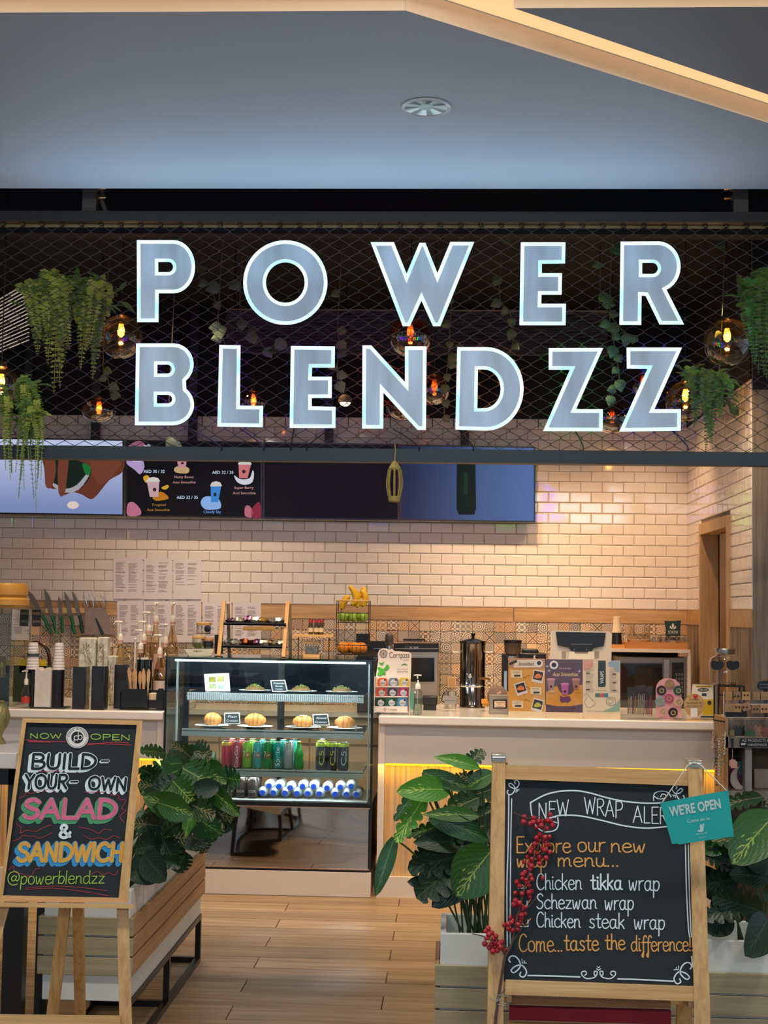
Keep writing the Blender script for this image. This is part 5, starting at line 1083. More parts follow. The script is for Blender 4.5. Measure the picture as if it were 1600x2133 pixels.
# glass guard with bowls
t = thing('glass_guard', 'green-edged glass guard at the far left with bowls on top', 'glass screen', (PX(0, 8.1, ZT), 8.1, ZT)); Yg2 = 8.05; zg = at(20, 1269, Yg2).z
MB().box(-3.1, PX(84, Yg2, 1.6), Yg2, Yg2+.35, zg, zg+.008).build('top_pane', cg, t); MB().box(PX(20, Yg2, 1.3), PX(20, Yg2, 1.3)+.006, Yg2, Yg2+.35, ZT, zg).build('end_pane', glass('green_edge', '9fd0b8', .4, .02, .1), t); MB().box(-3.1, PX(20, Yg2, 1.3), Yg2, Yg2+.006, ZT, zg).build('front_pane', cg, t)
fs = PF(Y=Yg2+.36); MB().poly(fs, ell(60, 1288, 5.5, 16), 0, 0, (), .002).build('oval_sticker', M('sticker_white', 'e8ded0', .6), t); MB().poly(fs, ell(60, 1288, 3, 9), .001).build('oval_print', ink, t)
MB().rect(fs, 67, 1270, 85, 1305, 0, 0, .002).build('dark_sticker', M('sticker_plum', '3a2c38', .6), t); b = MB(); b.text(fs, 'FRESH', 69, 1281, 6, .001, w=14); b.text(fs, 'BOWLS', 69, 1297, 5, .001, w=14); b.build('sticker_text', M('sticker_text', 'c8a8a0', .6), t)
MB().box(PX(84, Yg2, 1.6)-.003, PX(84, Yg2, 1.6)+.003, Yg2+.355, Yg2+.36, ZT+.3, zg).build('edge_strip', clearj, t)
for i, (w_, z_, h_) in enumerate(((42, 0, 22), (40, 22, 30))):
    g_ = base('storage_bowl', ['lower wide orange bowl on the glass guard', 'upper orange bowl stacked on the glass guard'][i], 'bowl', 18, Yg2+.17, zg+.008+z_*k, 'orange bowls on the glass guard'); lz(g_, 'bowl', M('bowl_orange', 'e0a648', .45, var=.03), 18, Yg2+.17, zg+.008+z_*k, [(w_*.9, 0), (w_*.94, 4), (w_*1.0, 6), (w_, h_*.8), (w_*.88, h_)], 36)
t = base('yellow_sign', 'yellow cutlery sign behind the glass at the far left', 'sign', 10, 8.5, ZT); fz = PF(Y=8.5)
MB().rect(fz, -20, 1374, 97, 1402, 0, 0, .004).build('board', M('sign_yellow', 'd8b418', .6), t); MB().rect(fz, -20, 1368, 12, 1412, .003, 0, .002).build('panel', M('sign_brown', 'a87a3c', .6), t); MB().poly(fz, ell(4, 1386, 3.5, 7), .004).rect(fz, 3.2, 1390, 4.8, 1408, .004).build('spoon_icon', M('icon_yellow', 'e8d060', .6), t); MB().box(PX(40, 8.5, ZT)-.2, PX(40, 8.5, ZT)+.2, 8.5, 8.53, ZT, ZT+.22).build('stand', M('stand_green', '3c4a34', .6), t)
# arched copper tap behind the cups
t = base('arched_tap', 'dark arched tap over the back bar behind the paper cups', 'tap', 82, 8.9, ZT); W = [at(x, y, 8.85) for x, y in ((48, 1400), (54, 1358), (68, 1340), (88, 1342), (101, 1360), (104, 1395))]; W[0].z = ZT
MB().tube(smooth([tuple(q) for q in W], 5), .012, 8).build('spout', M('tap_bronze', '4a3628', .3, .6), t)
# knives on the magnetic strip
fk = PF(Y=YB-.03); st = thing('knife_strip', 'pale magnetic strip on the tiles holding the green-handled knives', 'knife rack', tuple(fk(135, 1278))); MB().rect(fk, 94, 1266, 176, 1277, 0, 0, .018).build('strip', M('strip_beige', 'd6b27e', .5), st)
hg = M('handle_green', '0f6a3a', .45); hk = M('handle_dark', '1c3834', .45); bl = M('blade_steel', '9a8a7c', .3, .85)
for i, (tp, ba, ed, w_, hm) in enumerate((((52, 1224), (87, 1281), (108, 1319), 9, hg), ((92, 1225), (108, 1283), (120, 1321), 9, hg), ((122, 1241), (127, 1284), (131, 1318), 6, hg), ((134, 1231), (147, 1283), (157, 1321), 8, hg), ((150, 1229), (165, 1282), (173, 1318), 7, hk))):
    t = thing('kitchen_knife', 'knife on the magnetic strip, %s' % ['green handle, leftmost and most slanted', 'green handle, second from the left', 'smallest with a straight green handle', 'green handle, fourth from the left', 'dark handle, rightmost'][i], 'knife', tuple(fk(*ba, .02)), 'knives on the magnetic strip')
    dx, dy = ba[0]-tp[0], ba[1]-tp[1]; l = math.hypot(dx, dy); nx_, ny_ = -dy/l, dx/l
    MB().poly(fk, [tp, (tp[0]+dx*.35-nx_*w_*.75, tp[1]+dy*.35-ny_*w_*.75), (ba[0]-nx_*w_*.55, ba[1]-ny_*w_*.55), (ba[0]+nx_*w_*.45, ba[1]+ny_*w_*.45), (tp[0]+dx*.2+nx_*w_*.35, tp[1]+dy*.2+ny_*w_*.35)], .006, 0, (), .003).build('blade', bl, t)
    W = [fk(*ba, .008), fk((ba[0]*2+ed[0])/3+1, (ba[1]*2+ed[1])/3, .008), fk((ba[0]+ed[0]*2)/3-1, (ba[1]+ed[1]*2)/3, .008), fk(*ed, .008)]; MB().tube(smooth([tuple(q) for q in W], 3), .0125 if i != 2 else .011, 8).build('handle', hm, t)
t = thing('scraper', 'steel dough scraper hanging right of the knives', 'scraper', tuple(fk(198, 1320, .01))); MB().poly(fk, [(178, 1266), (218, 1266), (232, 1300), (244, 1322), (176, 1322)], .004, 0, (), .003).build('blade', M('steel_pinkish', 'b39a88', .35, .6), t); MB().poly(fk, [(198, 1288), (201, 1288), (218, 1322), (210, 1322)], .009, 0, (), .004).build('handle', hk, t)
for i, px in enumerate((178, 192, 214)): 
    g_ = thing('tongs', 'thin steel tongs above the dough scraper, %s' % ['left', 'middle', 'right'][i], 'tongs', tuple(fk(px, 1264, .02)), 'tongs above the scraper'); MB().tube(smooth([tuple(fk(px-6, 1240-6*(i == 1), .02)), tuple(fk(px+1, 1250, .02)), tuple(fk(px+4, 1266, .02))], 4), .0035, 6).build('arm', steel, g_); MB().tube(smooth([tuple(fk(px+2, 1236-6*(i == 1), .02)), tuple(fk(px+6, 1252, .02)), tuple(fk(px+4, 1266, .02))], 4), .0035, 6).build('arm', steel, g_)
# ================================================================== RIGHT COUNTER
silver = M('appliance_silver', 'b7aa98', .3, .85, var=.05, stretch=(12, 1, 1)); dglass = M('dark_glass', '1a1614', .1, coat=.5)
# mint stand
Y = 8.0; P = PF(Y=Y); Pb = PF(Y=Y+.07); t = base('mint_stand', 'cardboard counter stand of mint tins topped by a printed compass emblem', 'display stand', 817, Y+.03, ZT)
card_m = M('card_cream', 'ecdccb', .6, var=.01); brn = M('print_brown', '5e4c44', .6)
out = [(781, 1480), (783, 1410), (788, 1374), (787, 1362), (790, 1354), (797, 1350), (806, 1351), (811, 1354), (817, 1351), (822, 1356), (852, 1358), (857, 1362), (857, 1380), (853, 1482)]
MB().poly(Pb, out, 0, 0, (), .003).build('back_board', card_m, t)
MB().poly(Pb, ell(799, 1362, 8, 8.5), .001, 0, [ell(799, 1362, 6.6, 7)]).poly(Pb, ell(799, 1362, 5.6, 6), .001, 0, [ell(799, 1362, 5, 5.4)]).stroke(Pb, [(795, 1358), (803, 1366)], .8, .001).stroke(Pb, [(803, 1358), (795, 1366)], .8, .001).stroke(Pb, [(799, 1357), (799, 1367)], .9, .001).stroke(Pb, [(794, 1362), (804, 1362)], .9, .001).text(Pb, 'Compass', 811, 1370.5, 13, .001, 0, w=42).text(Pb, 'MINTS', 840, 1376, 2.6, .001, 0, w=12).text(Pb, 'SUGAR FREE', 827, 1400.5, 2.6, .001, 0, w=23).text(Pb, 'خالي من السكر', 827, 1394.5, 3, .001, 0, w=23).build('printed_name', brn, t)
gl = M('mint_leaf', '4fae2c', .5, var=.3, scale=60)
for c_, q in enumerate(([(789, 1379), (795, 1381), (800, 1378), (796, 1387)], [(786, 1390), (794, 1391), (800, 1397), (804, 1406), (796, 1405), (790, 1399)], [(806, 1384), (811, 1389), (806, 1396), (801, 1393)], [(802, 1392), (800, 1400), (793, 1407), (786, 1407), (789, 1399), (796, 1394)])): MB().poly(Pb, smooth(q, 3, True), .002+.0012*c_, 0, (), .0006).build('leaf_print', gl, t)
MB().poly(Pb, smooth([(835, 1387), (843, 1382), (850, 1387), (843, 1385)], 3, True), .001).build('leaf_print', green, t)
for i, (y_, x_, dd_) in enumerate(((1429, 783, .05), (1450, 780, .025), (1471, 779, 0))):
    Q = PF(Y=Y+dd_-.004); MB().rect(Q, x_, y_, x_+70, y_+2.6 if i < 2 else 1484, 0, 0, .003).build('shelf_lip', card_m, t)
    a, b_ = at(x_, y_+1, Y+dd_), at(x_+70, y_+1, Y+dd_); MB().box(a.x, b_.x, Y+dd_, Y+.07, a.z-.002, a.z).build('shelf', card_m, t)
for x_ in (779, 852): MB().box(PX(x_, Y, ZT), PX(x_, Y, ZT)+.003, Y, Y+.075, ZT, ZT+.21).build('side', card_m, t)
b = MB(); Q = PF(Y=Y-.006); b.text(Q, 'Compass', 808, 1480, 4.6, .001, 0, w=19).poly(Q, ell(802, 1478, 2.8, 2.8), .001, 0, [ell(802, 1478, 1.8, 1.8)]).build('front_print', brn, t)
cols = [('e8641c', 'orange'), ('7a8890', 'grey'), ('d8b81c', 'yellow'), ('d84824', 'red-orange'), ('4a3c50', 'plum'), ('b02c58', 'magenta'), ('1c3c20', 'darkest green'), ('145c34', 'mid green'), ('4488b8', 'blue')]
for i, (c, n_) in enumerate(cols):
    r, q = divmod(i, 3); x_ = (786, 784, 782)[r]+q*22.6; y_ = (1412, 1433, 1454)[r]; Yt_ = Y+(.045, .02, -.004)[r]+.012
    Q = PF(Y=Yt_); c3 = Q(x_+10, y_+17); g_ = thing('mint_tin', 'rounded %s mint tin in the cardboard stand' % n_, 'tin', c3, 'mint tins')
    S_ = [(x_, y_+17), (x_+1, y_+4), (x_+4, y_), (x_+18, y_), (x_+21, y_+4), (x_+21.5, y_+17)]
    MB().poly(Q, S_, 0, 0, (), .012).build('tin', M('tin_'+c, c, .3, .1, var=.05), g_, bevel=.001)
    MB().poly(Q, ell(x_+11.5, y_+10, 6.8, 6.8, 18), .0008).build('round_label', M('label_mist', 'c6c4c2', .5), g_); MB().text(Q, 'mints', x_+11.5, y_+12, 3.4, .0014, 0, w=9, al='c').build('lettering', ink, g_); MB().poly(Q, ell(x_+16, y_+4.5, 2.4, 1.8, 8), .0016).build('flavour_mark', M('mark_dark', '26221e', .5), g_)
# pump bottle of sanitizer
t = base('hand_sanitizer', 'clear pump bottle of hand sanitizer right of the mint stand', 'bottle', 870, 8.0, ZT)
lz(t, 'body', clearj, 870, 8.0, ZT, [(9, 0), (9.6, 3), (9.6, 42), (8, 50), (4.5, 55)], 22); lz(t, 'gel', glass('gel', 'dfe9e2', .2), 870, 8.0, ZT, [(8.6, 2), (8.6, 34)], 18)
lz(t, 'pump', M('pump_white', 'f4eee4', .4), 870, 8.0, ZT, [(5.6, 54), (5.6, 60), (4.4, 64), (1.8, 66), (1.6, 72)], 16); q = at(870, 1406.5, 8.0); MB().tube([(q.x-.022, 8.0, q.z-.001), (q.x, 8.0, q.z+.002), (q.x+.022, 8.0, q.z-.001)], .0042, 8).tube([(q.x, 8, q.z), (q.x, 8, q.z-.02)], .004, 8).build('pump_head', M('pump_white', 'f4eee4', .4), t)
MB().tube([(q.x, 8, ZT+.01), (q.x, 8, ZT+.15)], .003, 6).build('dip_tube', M('pump_white', 'f4eee4', .4), t)
f2 = PF(Y=7.985); MB().poly(f2, ell(858, 1458, 4.5, 22), 0, 0, (), .004).build('side_label', M('label_green', '5f9a80', .5), t)
# card reader etc.
t = base('card_reader', 'grey wedge-shaped card machine beside the black box on the counter', 'card machine', 938, 8.35, ZT); fr = PF(Y=8.33)
MB().poly(fr, [(924, 1449), (950, 1449), (952, 1452), (950, 1467), (927, 1468), (924, 1453)], 0, 0, (), .07).build('body', M('grey_plastic', '8d8a86', .4), t, bevel=.003); MB().stroke(fr, [(926, 1459), (950, 1459)], .6, .001).build('groove', ink, t)
t = base('receipt_printer', 'small black printer box beside the clear pump bottle', 'printer', 896, 8.45, ZT); bx(t, 'body', blackp, 880, 1451, 911, 1469, 8.4, .12, .006); MB().box(PX(882, 8.4, 1.05), PX(909, 8.4, 1.05), 8.4, 8.52, ZT, ZT+.03).build('base', blackp, t)
# oven and coffee machine on the back bar
ZB = .935; Y = 9.3
t = thing('combi_oven', 'silver oven with a black door behind the mint stand', 'oven', (PX(878, Y, ZB), Y, ZB)); P = PF(Y=Y)
MB().box(PX(822, Y, 1.2), PX(913, Y, 1.2), Y, Y+.45, ZB, at(880, 1341, Y).z).build('body', silver, t, bevel=.004); MB().rect(P, 820, 1340, 914, 1358, .012, 0, .02).build('control_panel', blackp, t, bevel=.002)
MB().rect(P, 845, 1370, 905, 1420, .006, 0, .006).build('door_glass', dglass, t); MB().rect(P, 843, 1345, 873, 1354, .014).build('display_frame', M('display_grey', '3c3c3e', .3), t); MB().rect(P, 822, 1350.5, 912, 1352, .015).build('trim_line', silver, t)
for x_ in (856, 864, 869): MB().poly(P, ell(x_, 1349, 1.8, 1.8, 10), .016).build('knob', steel, t)
MB().rect(P, 840, 1330.5, 886, 1335, .02, 0, .2).build('lid', blackp, t)
t = thing('coffee_machine', 'black and steel coffee machine behind the fruit stand', 'coffee machine', (PX(790, 9.25, ZB), 9.25, ZB)); Y = 9.2; P = PF(Y=Y)
MB().box(PX(745, Y, 1.2), PX(816, Y, 1.2), Y, Y+.4, ZB, at(790, 1352, Y).z).build('body', M('machine_brown', '5a4a3e', .35, .6), t, bevel=.005); MB().rect(P, 768, 1336, 818, 1356, .02, 0, .05).build('top_panel', blackp, t, bevel=.002); MB().rect(P, 742, 1320, 770, 1352, .0, 0, .14).build('bean_hopper', blackp, t, bevel=.01)
for x_ in (778, 800): MB().rect(P, x_, 1350, x_+16, 1351.5, .022).build('shine_strip', steel, t)
t = base('hand_blender', 'upright steel stick blender with a dark grip behind the mint stand', 'blender', 809, 8.75, ZT); lz(t, 'shaft', steel, 809, 8.75, ZT, [(7, 0), (7, 104), (5.5, 112), (5.5, 128)], 18); lz(t, 'grip', M('grip_grey', '4a4644', .4), 809, 8.75, ZT, [(6, 124), (9, 128), (9, 144), (7, 148), (5, 149)], 18)
# water urn
Y = 8.75; k = Y/F; t = base('water_urn', 'tall polished steel hot water urn with a black lid knob', 'urn', 984, Y, ZT); ur = M('urn_steel', '8a8078', .10, 1, var=.08, stretch=(14, 14, 1), scale=5)
h0 = (at(984, 1337, Y).z-ZT)/k
lz(t, 'body', ur, 984, Y, ZT, [(27, 0), (27, 6), (26, 8), (26, h0-6), (27, h0-4), (27, h0)], 40); lz(t, 'lid', ur, 984, Y, ZT, [(29, h0), (29, h0+2), (20, h0+6), (8, h0+8), (3, h0+9)], 36); lz(t, 'lid_knob', blackp, 984, Y, ZT, [(3, h0+8), (3.4, h0+12), (5, h0+17), (4, h0+18)], 16)
lz(t, 'mid_ring', chrome, 984, Y, ZT, [(26.2, 42), (27.4, 44), (27.4, 46), (26.2, 48)], 36, cap=False)
for s_ in (-1, 1): q = at(984+s_*27, 1359, Y); MB().tube([(q.x, Y, q.z), (q.x+s_*.035, Y-.01, q.z), (q.x+s_*.045, Y-.01, q.z+.004)], .006, 8).build('handle', M('handle_ivory', 'e8dcc4', .4), t)
q = at(979, 1414, Y-.1); MB().tube([(q.x, Y-.07, q.z+.01), (q.x, Y-.12, q.z+.01), (q.x, Y-.125, q.z-.03)], .008, 10).ball((q.x, Y-.12, q.z+.02), .016, 10).tube([(q.x, Y-.12, q.z+.02), (q.x-.02, Y-.12, q.z+.035)], .006, 6).build('tap', chrome, t)
q2 = at(1012, 1414, Y-.08); MB().tube([(q2.x-.04, Y-.07, q2.z+.004), (q2.x+.02, Y-.11, q2.z)], .008, 8).build('side_spout', M('brass', 'b88a4a', .25, .9), t)
t2_ = base('steel_beaker', 'steel beaker standing left of the water urn', 'beaker', 938, 8.6, ZT); lz(t2_, 'beaker', steel, 938, 8.6, ZT, [(12, 0), (12.5, 2), (12.5, 33), (13, 35), (11.6, 35), (11.4, 3)], 22, cap=False); MB().tube(smooth([(PX(927, 8.6, ZT+.1), 8.6, ZT+.035), (PX(920, 8.6, ZT+.1), 8.6, ZT+.05), (PX(926, 8.6, ZT+.1), 8.6, ZT+.1)], 4), .003, 6).build('handle', black, t2_)
P = PF(Y=YB-.015); t = thing('framed_notice', 'small pale framed card on the tiles left of the water urn', 'picture', tuple(P(941, 1430))); MB().rect(P, 932, 1409, 950, 1432, 0, 0, .01).build('frame', M('frame_birch', 'd9b98c', .5), t); MB().rect(P, 935, 1413, 948, 1430, .001).build('card', M('card_tan', 'c8a478', .6), t)
t = base('orange_cup', 'small orange and yellow tub beside the grey box', 'tub', 1011, 8.4, ZT); bx(t, 'tub', M('tub_orange', 'd89030', .5), 1003, 1457, 1020, 1466, 8.4, .05, .003); bx(t, 'foot', M('tub_ochre', 'b8923c', .5), 1005, 1466, 1019, 1472, 8.405, .045)
t = base('suggestion_box', 'grey wooden box with a small black-framed card on its front', 'box', 1040, 8.2, ZT); fr = PF(Y=8.18)
MB().box(PX(1020, 8.18, ZT), PX(1059, 8.18, ZT), 8.18, 8.30, ZT, at(1040, 1449, 8.18).z).build('box', wood('grey_wood', '6f6c66', '8f8a82', 0, 3, .6, 30), t, bevel=.002); MB().rect(fr, 1027, 1457, 1056, 1476, .001, 0, .001).build('frame', black, t); MB().rect(fr, 1030, 1460, 1053, 1473.5, .002).build('card', M('card_pale', 'd8c4a8', .6), t)
MB().text(fr, 'Response', 1041.5, 1464.5, 2.6, .003, 0, w=16, al='c').text(fr, 'are', 1041, 1468, 2.2, .003, 0, w=6, al='c').text(fr, 'Welcome', 1041.5, 1472.5, 2.6, .003, 0, w=15, al='c').build('lettering', ink, t)
t = base('brown_bag', 'crumpled taupe cloth bag with a pink tag behind the grey box', 'bag', 1036, 8.36, ZT); MB().ball((PX(1036, 8.4, ZT+.05), 8.4, ZT+.09), .062, 14, 0, (1, .7, 1.1)).build('bag', M('cloth_taupe', '7a6656', .9, bump=.6, scale=30, var=.2), t); MB().poly(PF(Y=8.34), [(1034, 1444), (1042, 1439), (1045, 1443), (1037, 1448)], 0, 0, (), .002).build('tag', M('tag_pink', 'd8a890', .6), t)
# grinder
t = base('coffee_grinder', 'black coffee grinder with a tinted hopper right of the urn', 'grinder', 1068, 8.7, ZT)
hh = (at(1068, 1372, 8.7).z-ZT)*F/8.7
lz(t, 'hopper', M('hopper_smoke', '4a3a30', .15, alpha=.85), 1067, 8.7, ZT, [(10, hh+6), (17, hh+14), (18, hh+34)], 24); lz(t, 'hopper_lid', black, 1067, 8.7, ZT, [(18.5, hh+33), (18.5, hh+38), (16, hh+39)], 24); lz(t, 'collar', steel, 1067, 8.7, ZT, [(14, hh-2), (14, hh+6)], 20)
bx(t, 'body', blackp, 1046, 1362, 1076, 1440, 8.72, .14, .006); MB().box(PX(1046, 8.72, ZT), PX(1082, 8.72, ZT), 8.70, 8.88, ZT, ZT+.03).build('base', blackp, t); bx(t, 'light_strip', M('strip_bluegreen', '8fa8c0', .4), 1050, 1398, 1056, 1446, 8.715, .01)
t = base('espresso_block', 'low black machine with a chrome knob behind the breakfast flyer', 'machine', 1110, 8.8, ZT); bx(t, 'body', blackp, 1080, 1361, 1138, 1470, 8.8, .14, .008); bx(t, 'hood', M('hood_dark', '242220', .5), 1088, 1352, 1122, 1362, 8.82, .1, .01); q = at(1113, 1369, 8.79); MB().ball((q.x, 8.795, q.z), .015, 10).build('knob', chrome, t)
# flyers in acrylic stands
def flyer(x0_, y0_, x1_, y1_, lab, bg):
    Y = 8.0; P = PF(Y=Y); t = base('flyer_stand', lab, 'flyer', (x0_+x1_)/2, Y, ZT, 'flyers in clear stands'); dy = (x1_-x0_)*.017
    z = ZT
    MB().poly(P, [(x0_, y0_), (x1_, y0_+dy), (x1_, y1_+dy-3), (x0_, y1_-3)], 0, 0, (), .0015).build('sheet', bg, t)
    MB().poly(P, [(x0_-.5, y0_-1), (x1_+.5, y0_+dy-1), (x1_+.5, y1_+dy-3), (x0_-.5, y1_-3)], .003, 0, (), .0015).build('acrylic_front', glass('acrylic', 'ffffff', .1, .02), t)
    a, b_ = PX(x0_, Y, ZT), PX(x1_, Y, ZT); MB().box(a, b_, Y-.03, Y+.05, ZT, ZT+.004).box(a, b_, Y-.004, Y+.004, ZT+.004, at(x0_, y1_-3, Y).z).build('acrylic_foot', M('acrylic_edge', 'efd9b4', .2, alpha=.8), t)
    return t, P
def pp(t, P, name, col, pts, c=.0008, sm=0): MB().poly(P, smooth(pts, 3, True) if sm else pts, c).build(name, M('pr_'+col, col, .55, var=.08), t)
t, P = flyer(1059, 1371, 1136, 1484, 'orange breakfast flyer with three sandwich pictures on the counter', M('pr_orange', 'dca04a', .5, var=.1))
pp(t, P, 'header_photo', 'b88a64', [(1059.5, 1371.5), (1135.5, 1373), (1135.5, 1393), (1059.5, 1391.5)]); pp(t, P, 'header_panel', 'e4d2be', [(1072, 1375), (1120, 1374), (1122, 1390), (1070, 1391)], .001)
pp(t, P, 'logo_disc', 'efe8e0', ell(1123, 1382, 8, 8), .0014); pp(t, P, 'logo_mark', '2a3038', ell(1123, 1381, 4.6, 4.6), .0018); pp(t, P, 'black_tag', '26221e', [(1060, 1381), (1076, 1374), (1078, 1379), (1062, 1386)], .0016)
MB().text(P, 'Breakfast', 1096, 1386, 7.5, .002, 0, w=31, al='c', skew=.2).build('title', M('pr_ink2', '4a2c1c', .6), t)
for x_, y_, r in ((1113, 1396, .2), (1077, 1421, -.3), (1112, 1456, .25)):
    R_ = lambda w_, h_, dx=0, dy=0: [(x_+8+(a*math.cos(r)-b_*math.sin(r))+dx, y_+13+(a*math.sin(r)+b_*math.cos(r))+dy) for a, b_ in ((-w_, -h_), (w_, -h_), (w_, h_), (-w_, h_))]
    pp(t, P, 'photo_frame', 'e4ded8', R_(11.5, 13), .0012); pp(t, P, 'photo', '2c2a2c', R_(9.5, 9, 0, -1.5), .0016); pp(t, P, 'sandwich', 'd8763c' if y_ < 1450 else 'b8b43c', [(x_+0, y_+14), (x_+7, y_+7), (x_+15, y_+11), (x_+14, y_+16), (x_+4, y_+17)], .002, 1)
for x_, y_ in ((1065, 1396), (1105, 1431), (1067, 1459)):
    pp(t, P, 'price_panel', 'ecd8b0', [(x_, y_), (x_+23, y_+1), (x_+23, y_+16), (x_, y_+15)], .0012); pp(t, P, 'price_tag', '2c3428', [(x_+6, y_+9.5), (x_+19, y_+9.5), (x_+19, y_+13.5), (x_+6, y_+13.5)], .0016); b = MB(); b.stroke(P, [(x_+3, y_+3.5), (x_+19, y_+4)], .8, .0016, 0, False).stroke(P, [(x_+3, y_+6), (x_+15, y_+6.5)], .8, .0016, 0, False); b.build('text_lines', M('pr_8a7a64', '8a7a64', .6), t)
b = MB()
for q in ([(1090, 1409), (1095, 1412), (1098, 1408), (1104, 1407)], [(1093, 1431), (1099, 1431), (1104, 1436)], [(1092, 1461), (1096, 1457), (1104, 1462)]): b.stroke(P, smooth(q, 3), .8, .0014, 0, False)
b.build('arrow_doodles', M('pr_5a3c1c', '5a3c1c', .6), t)
t, P = flyer(1137, 1373, 1214, 1486, 'purple flyer with three smoothie cups reading Acai Smoothies', M('pr_purple', '5c4456', .5, var=.06))
pp(t, P, 'orange_wave', 'd8983c', [(1137.5, 1442), (1146, 1436), (1160, 1428), (1166, 1440), (1174, 1448), (1190, 1446), (1196, 1438), (1202, 1428), (1213.5, 1426), (1213.5, 1467), (1190, 1471), (1160, 1471), (1137.5, 1467)], .001)
pp(t, P, 'logo_disc', 'efe8e0', ell(1154, 1385, 9, 9), .0014); pp(t, P, 'logo_mark', '2a3038', ell(1154, 1385, 5, 5), .0018)
MB().text(P, 'TRY OUR NEW', 1177, 1394, 3, .002, 0, w=25, al='c').build('small_title', M('pr_e8c8d0', 'e8c8d0', .6), t); b = MB().text(P, 'Acai Smoothies', 1177, 1408.5, 8.4, .002, 0, w=53, al='c', skew=.25); b.build('title', M('pr_f0d898', 'f0d898', .6), t)
for x_, y_, c, c2_ in ((1148, 1412, 'a88088', 'c890a0'), (1177, 1422, 'b060a0', 'c878b0'), (1200, 1412, '9a7064', 'b8887c')):
    pp(t, P, 'cup_image', c, [(x_-8, y_+3), (x_+8, y_+3), (x_+5.5, y_+25), (x_-5.5, y_+25)], .0022); pp(t, P, 'cup_rim_image', c2_, ell(x_, y_+3, 9, 3, 14), .0026); pp(t, P, 'cup_logo', '3c2c34', ell(x_, y_+18, 2.6, 2.6, 10), .003)
pp(t, P, 'fruit_image', 'd86c3c', ell(1178, 1450, 3, 3, 10), .003); pp(t, P, 'starburst', '6a3c64', [(1167, 1448), (1172, 1452), (1186, 1450), (1190, 1458), (1184, 1464), (1176, 1462), (1170, 1464), (1166, 1458)], .0026); pp(t, P, 'fruit_image', 'e0a838', ell(1204, 1440, 7, 3.4, 10), .003); pp(t, P, 'fruit_image', 'd8b888', ell(1150, 1441, 6, 3, 10), .003)
for x_, y_ in ((1144, 1397), (1140, 1388), (1207, 1398)): pp(t, P, 'sparkle', 'c8b8c8', [(x_, y_-4), (x_+1, y_-1), (x_+4, y_), (x_+1, y_+1), (x_, y_+4), (x_-1, y_+1), (x_-4, y_), (x_-1, y_-1)], .0014)
t, P = flyer(1215, 1375, 1292, 1488, 'cream flyer with a dark upright tab reading WRAPS', M('pr_cream', 'ebd8b6', .5, var=.02))
pp(t, P, 'pink_blob', 'dc9c8c', [(1215.5, 1376), (1236, 1376), (1236, 1388), (1228, 1394), (1215.5, 1397)], .0008); pp(t, P, 'blue_blob', '9cb4c0', [(1266, 1380), (1274, 1376), (1291, 1377), (1291, 1400), (1284, 1400), (1278, 1390), (1268, 1388)], .0008, 0); pp(t, P, 'green_blob', '8cb49c', [(1258, 1480), (1274, 1474), (1286, 1464), (1291, 1456), (1291, 1482), (1258, 1482)], .0008)
pp(t, P, 'dark_tab', '22302e', [(1246, 1376), (1262, 1376), (1262, 1428), (1259, 1431), (1246, 1431)], .0012); MB().text(P, 'WRAPS', 1258, 1424, 8, .002, 0, w=26, rot=-PI/2).text(P, 'WRAPS', 1258, 1424, 8, .002, 0, w=0.01, rot=-PI/2).build('title', M('pr_f2eee4', 'f2eee4', .6), t)
for i, c in enumerate(('4a7a60', 'c8584a', '4a7a90')): pp(t, P, 'colour_square', c, [(1240+i*9, 1444), (1249+i*9, 1444), (1249+i*9, 1452), (1240+i*9, 1452)], .0012)
b = MB(); random.seed(2)
for x_ in (1220, 1270):
    for y_ in range(1393, 1442, 3): b.stroke(P, [(x_, y_), (x_+random.uniform(11, 18), y_+.2)], .7, .0012, 0, False)
b.stroke(P, [(1224, 1481), (1284, 1482)], .8, .0012, 0, False).stroke(P, [(1243, 1438), (1264, 1438.5)], .8, .0012, 0, False); b.build('text_lines', M('pr_a08c74', 'a08c74', .6), t)
b = MB()
for x_, y_ in ((1221, 1401), (1221, 1419), (1221, 1435), (1276, 1403), (1276, 1421), (1276, 1437)): b.rect(P, x_, y_, x_+8, y_+2.4, .0014)
b.build('price_tags', M('pr_ink2', '4a2c1c', .6), t, kind='stuff')
b = MB(); b.stroke(P, smooth([(1218, 1449), (1222, 1445), (1232, 1456), (1240, 1466), (1228, 1474), (1220, 1468), (1218, 1460), (1224, 1452)], 3), .7, .0012, 0, False).stroke(P, ell(1273, 1461, 10, 9, 20)+[(1283, 1461)], .8, .0012, 0, False).stroke(P, smooth([(1267, 1458), (1272, 1455), (1278, 1460), (1272, 1466), (1266, 1462)], 3), .8, .0014, 0, False); b.build('food_drawing', M('pr_6a4c40', '6a4c40', .6), t)
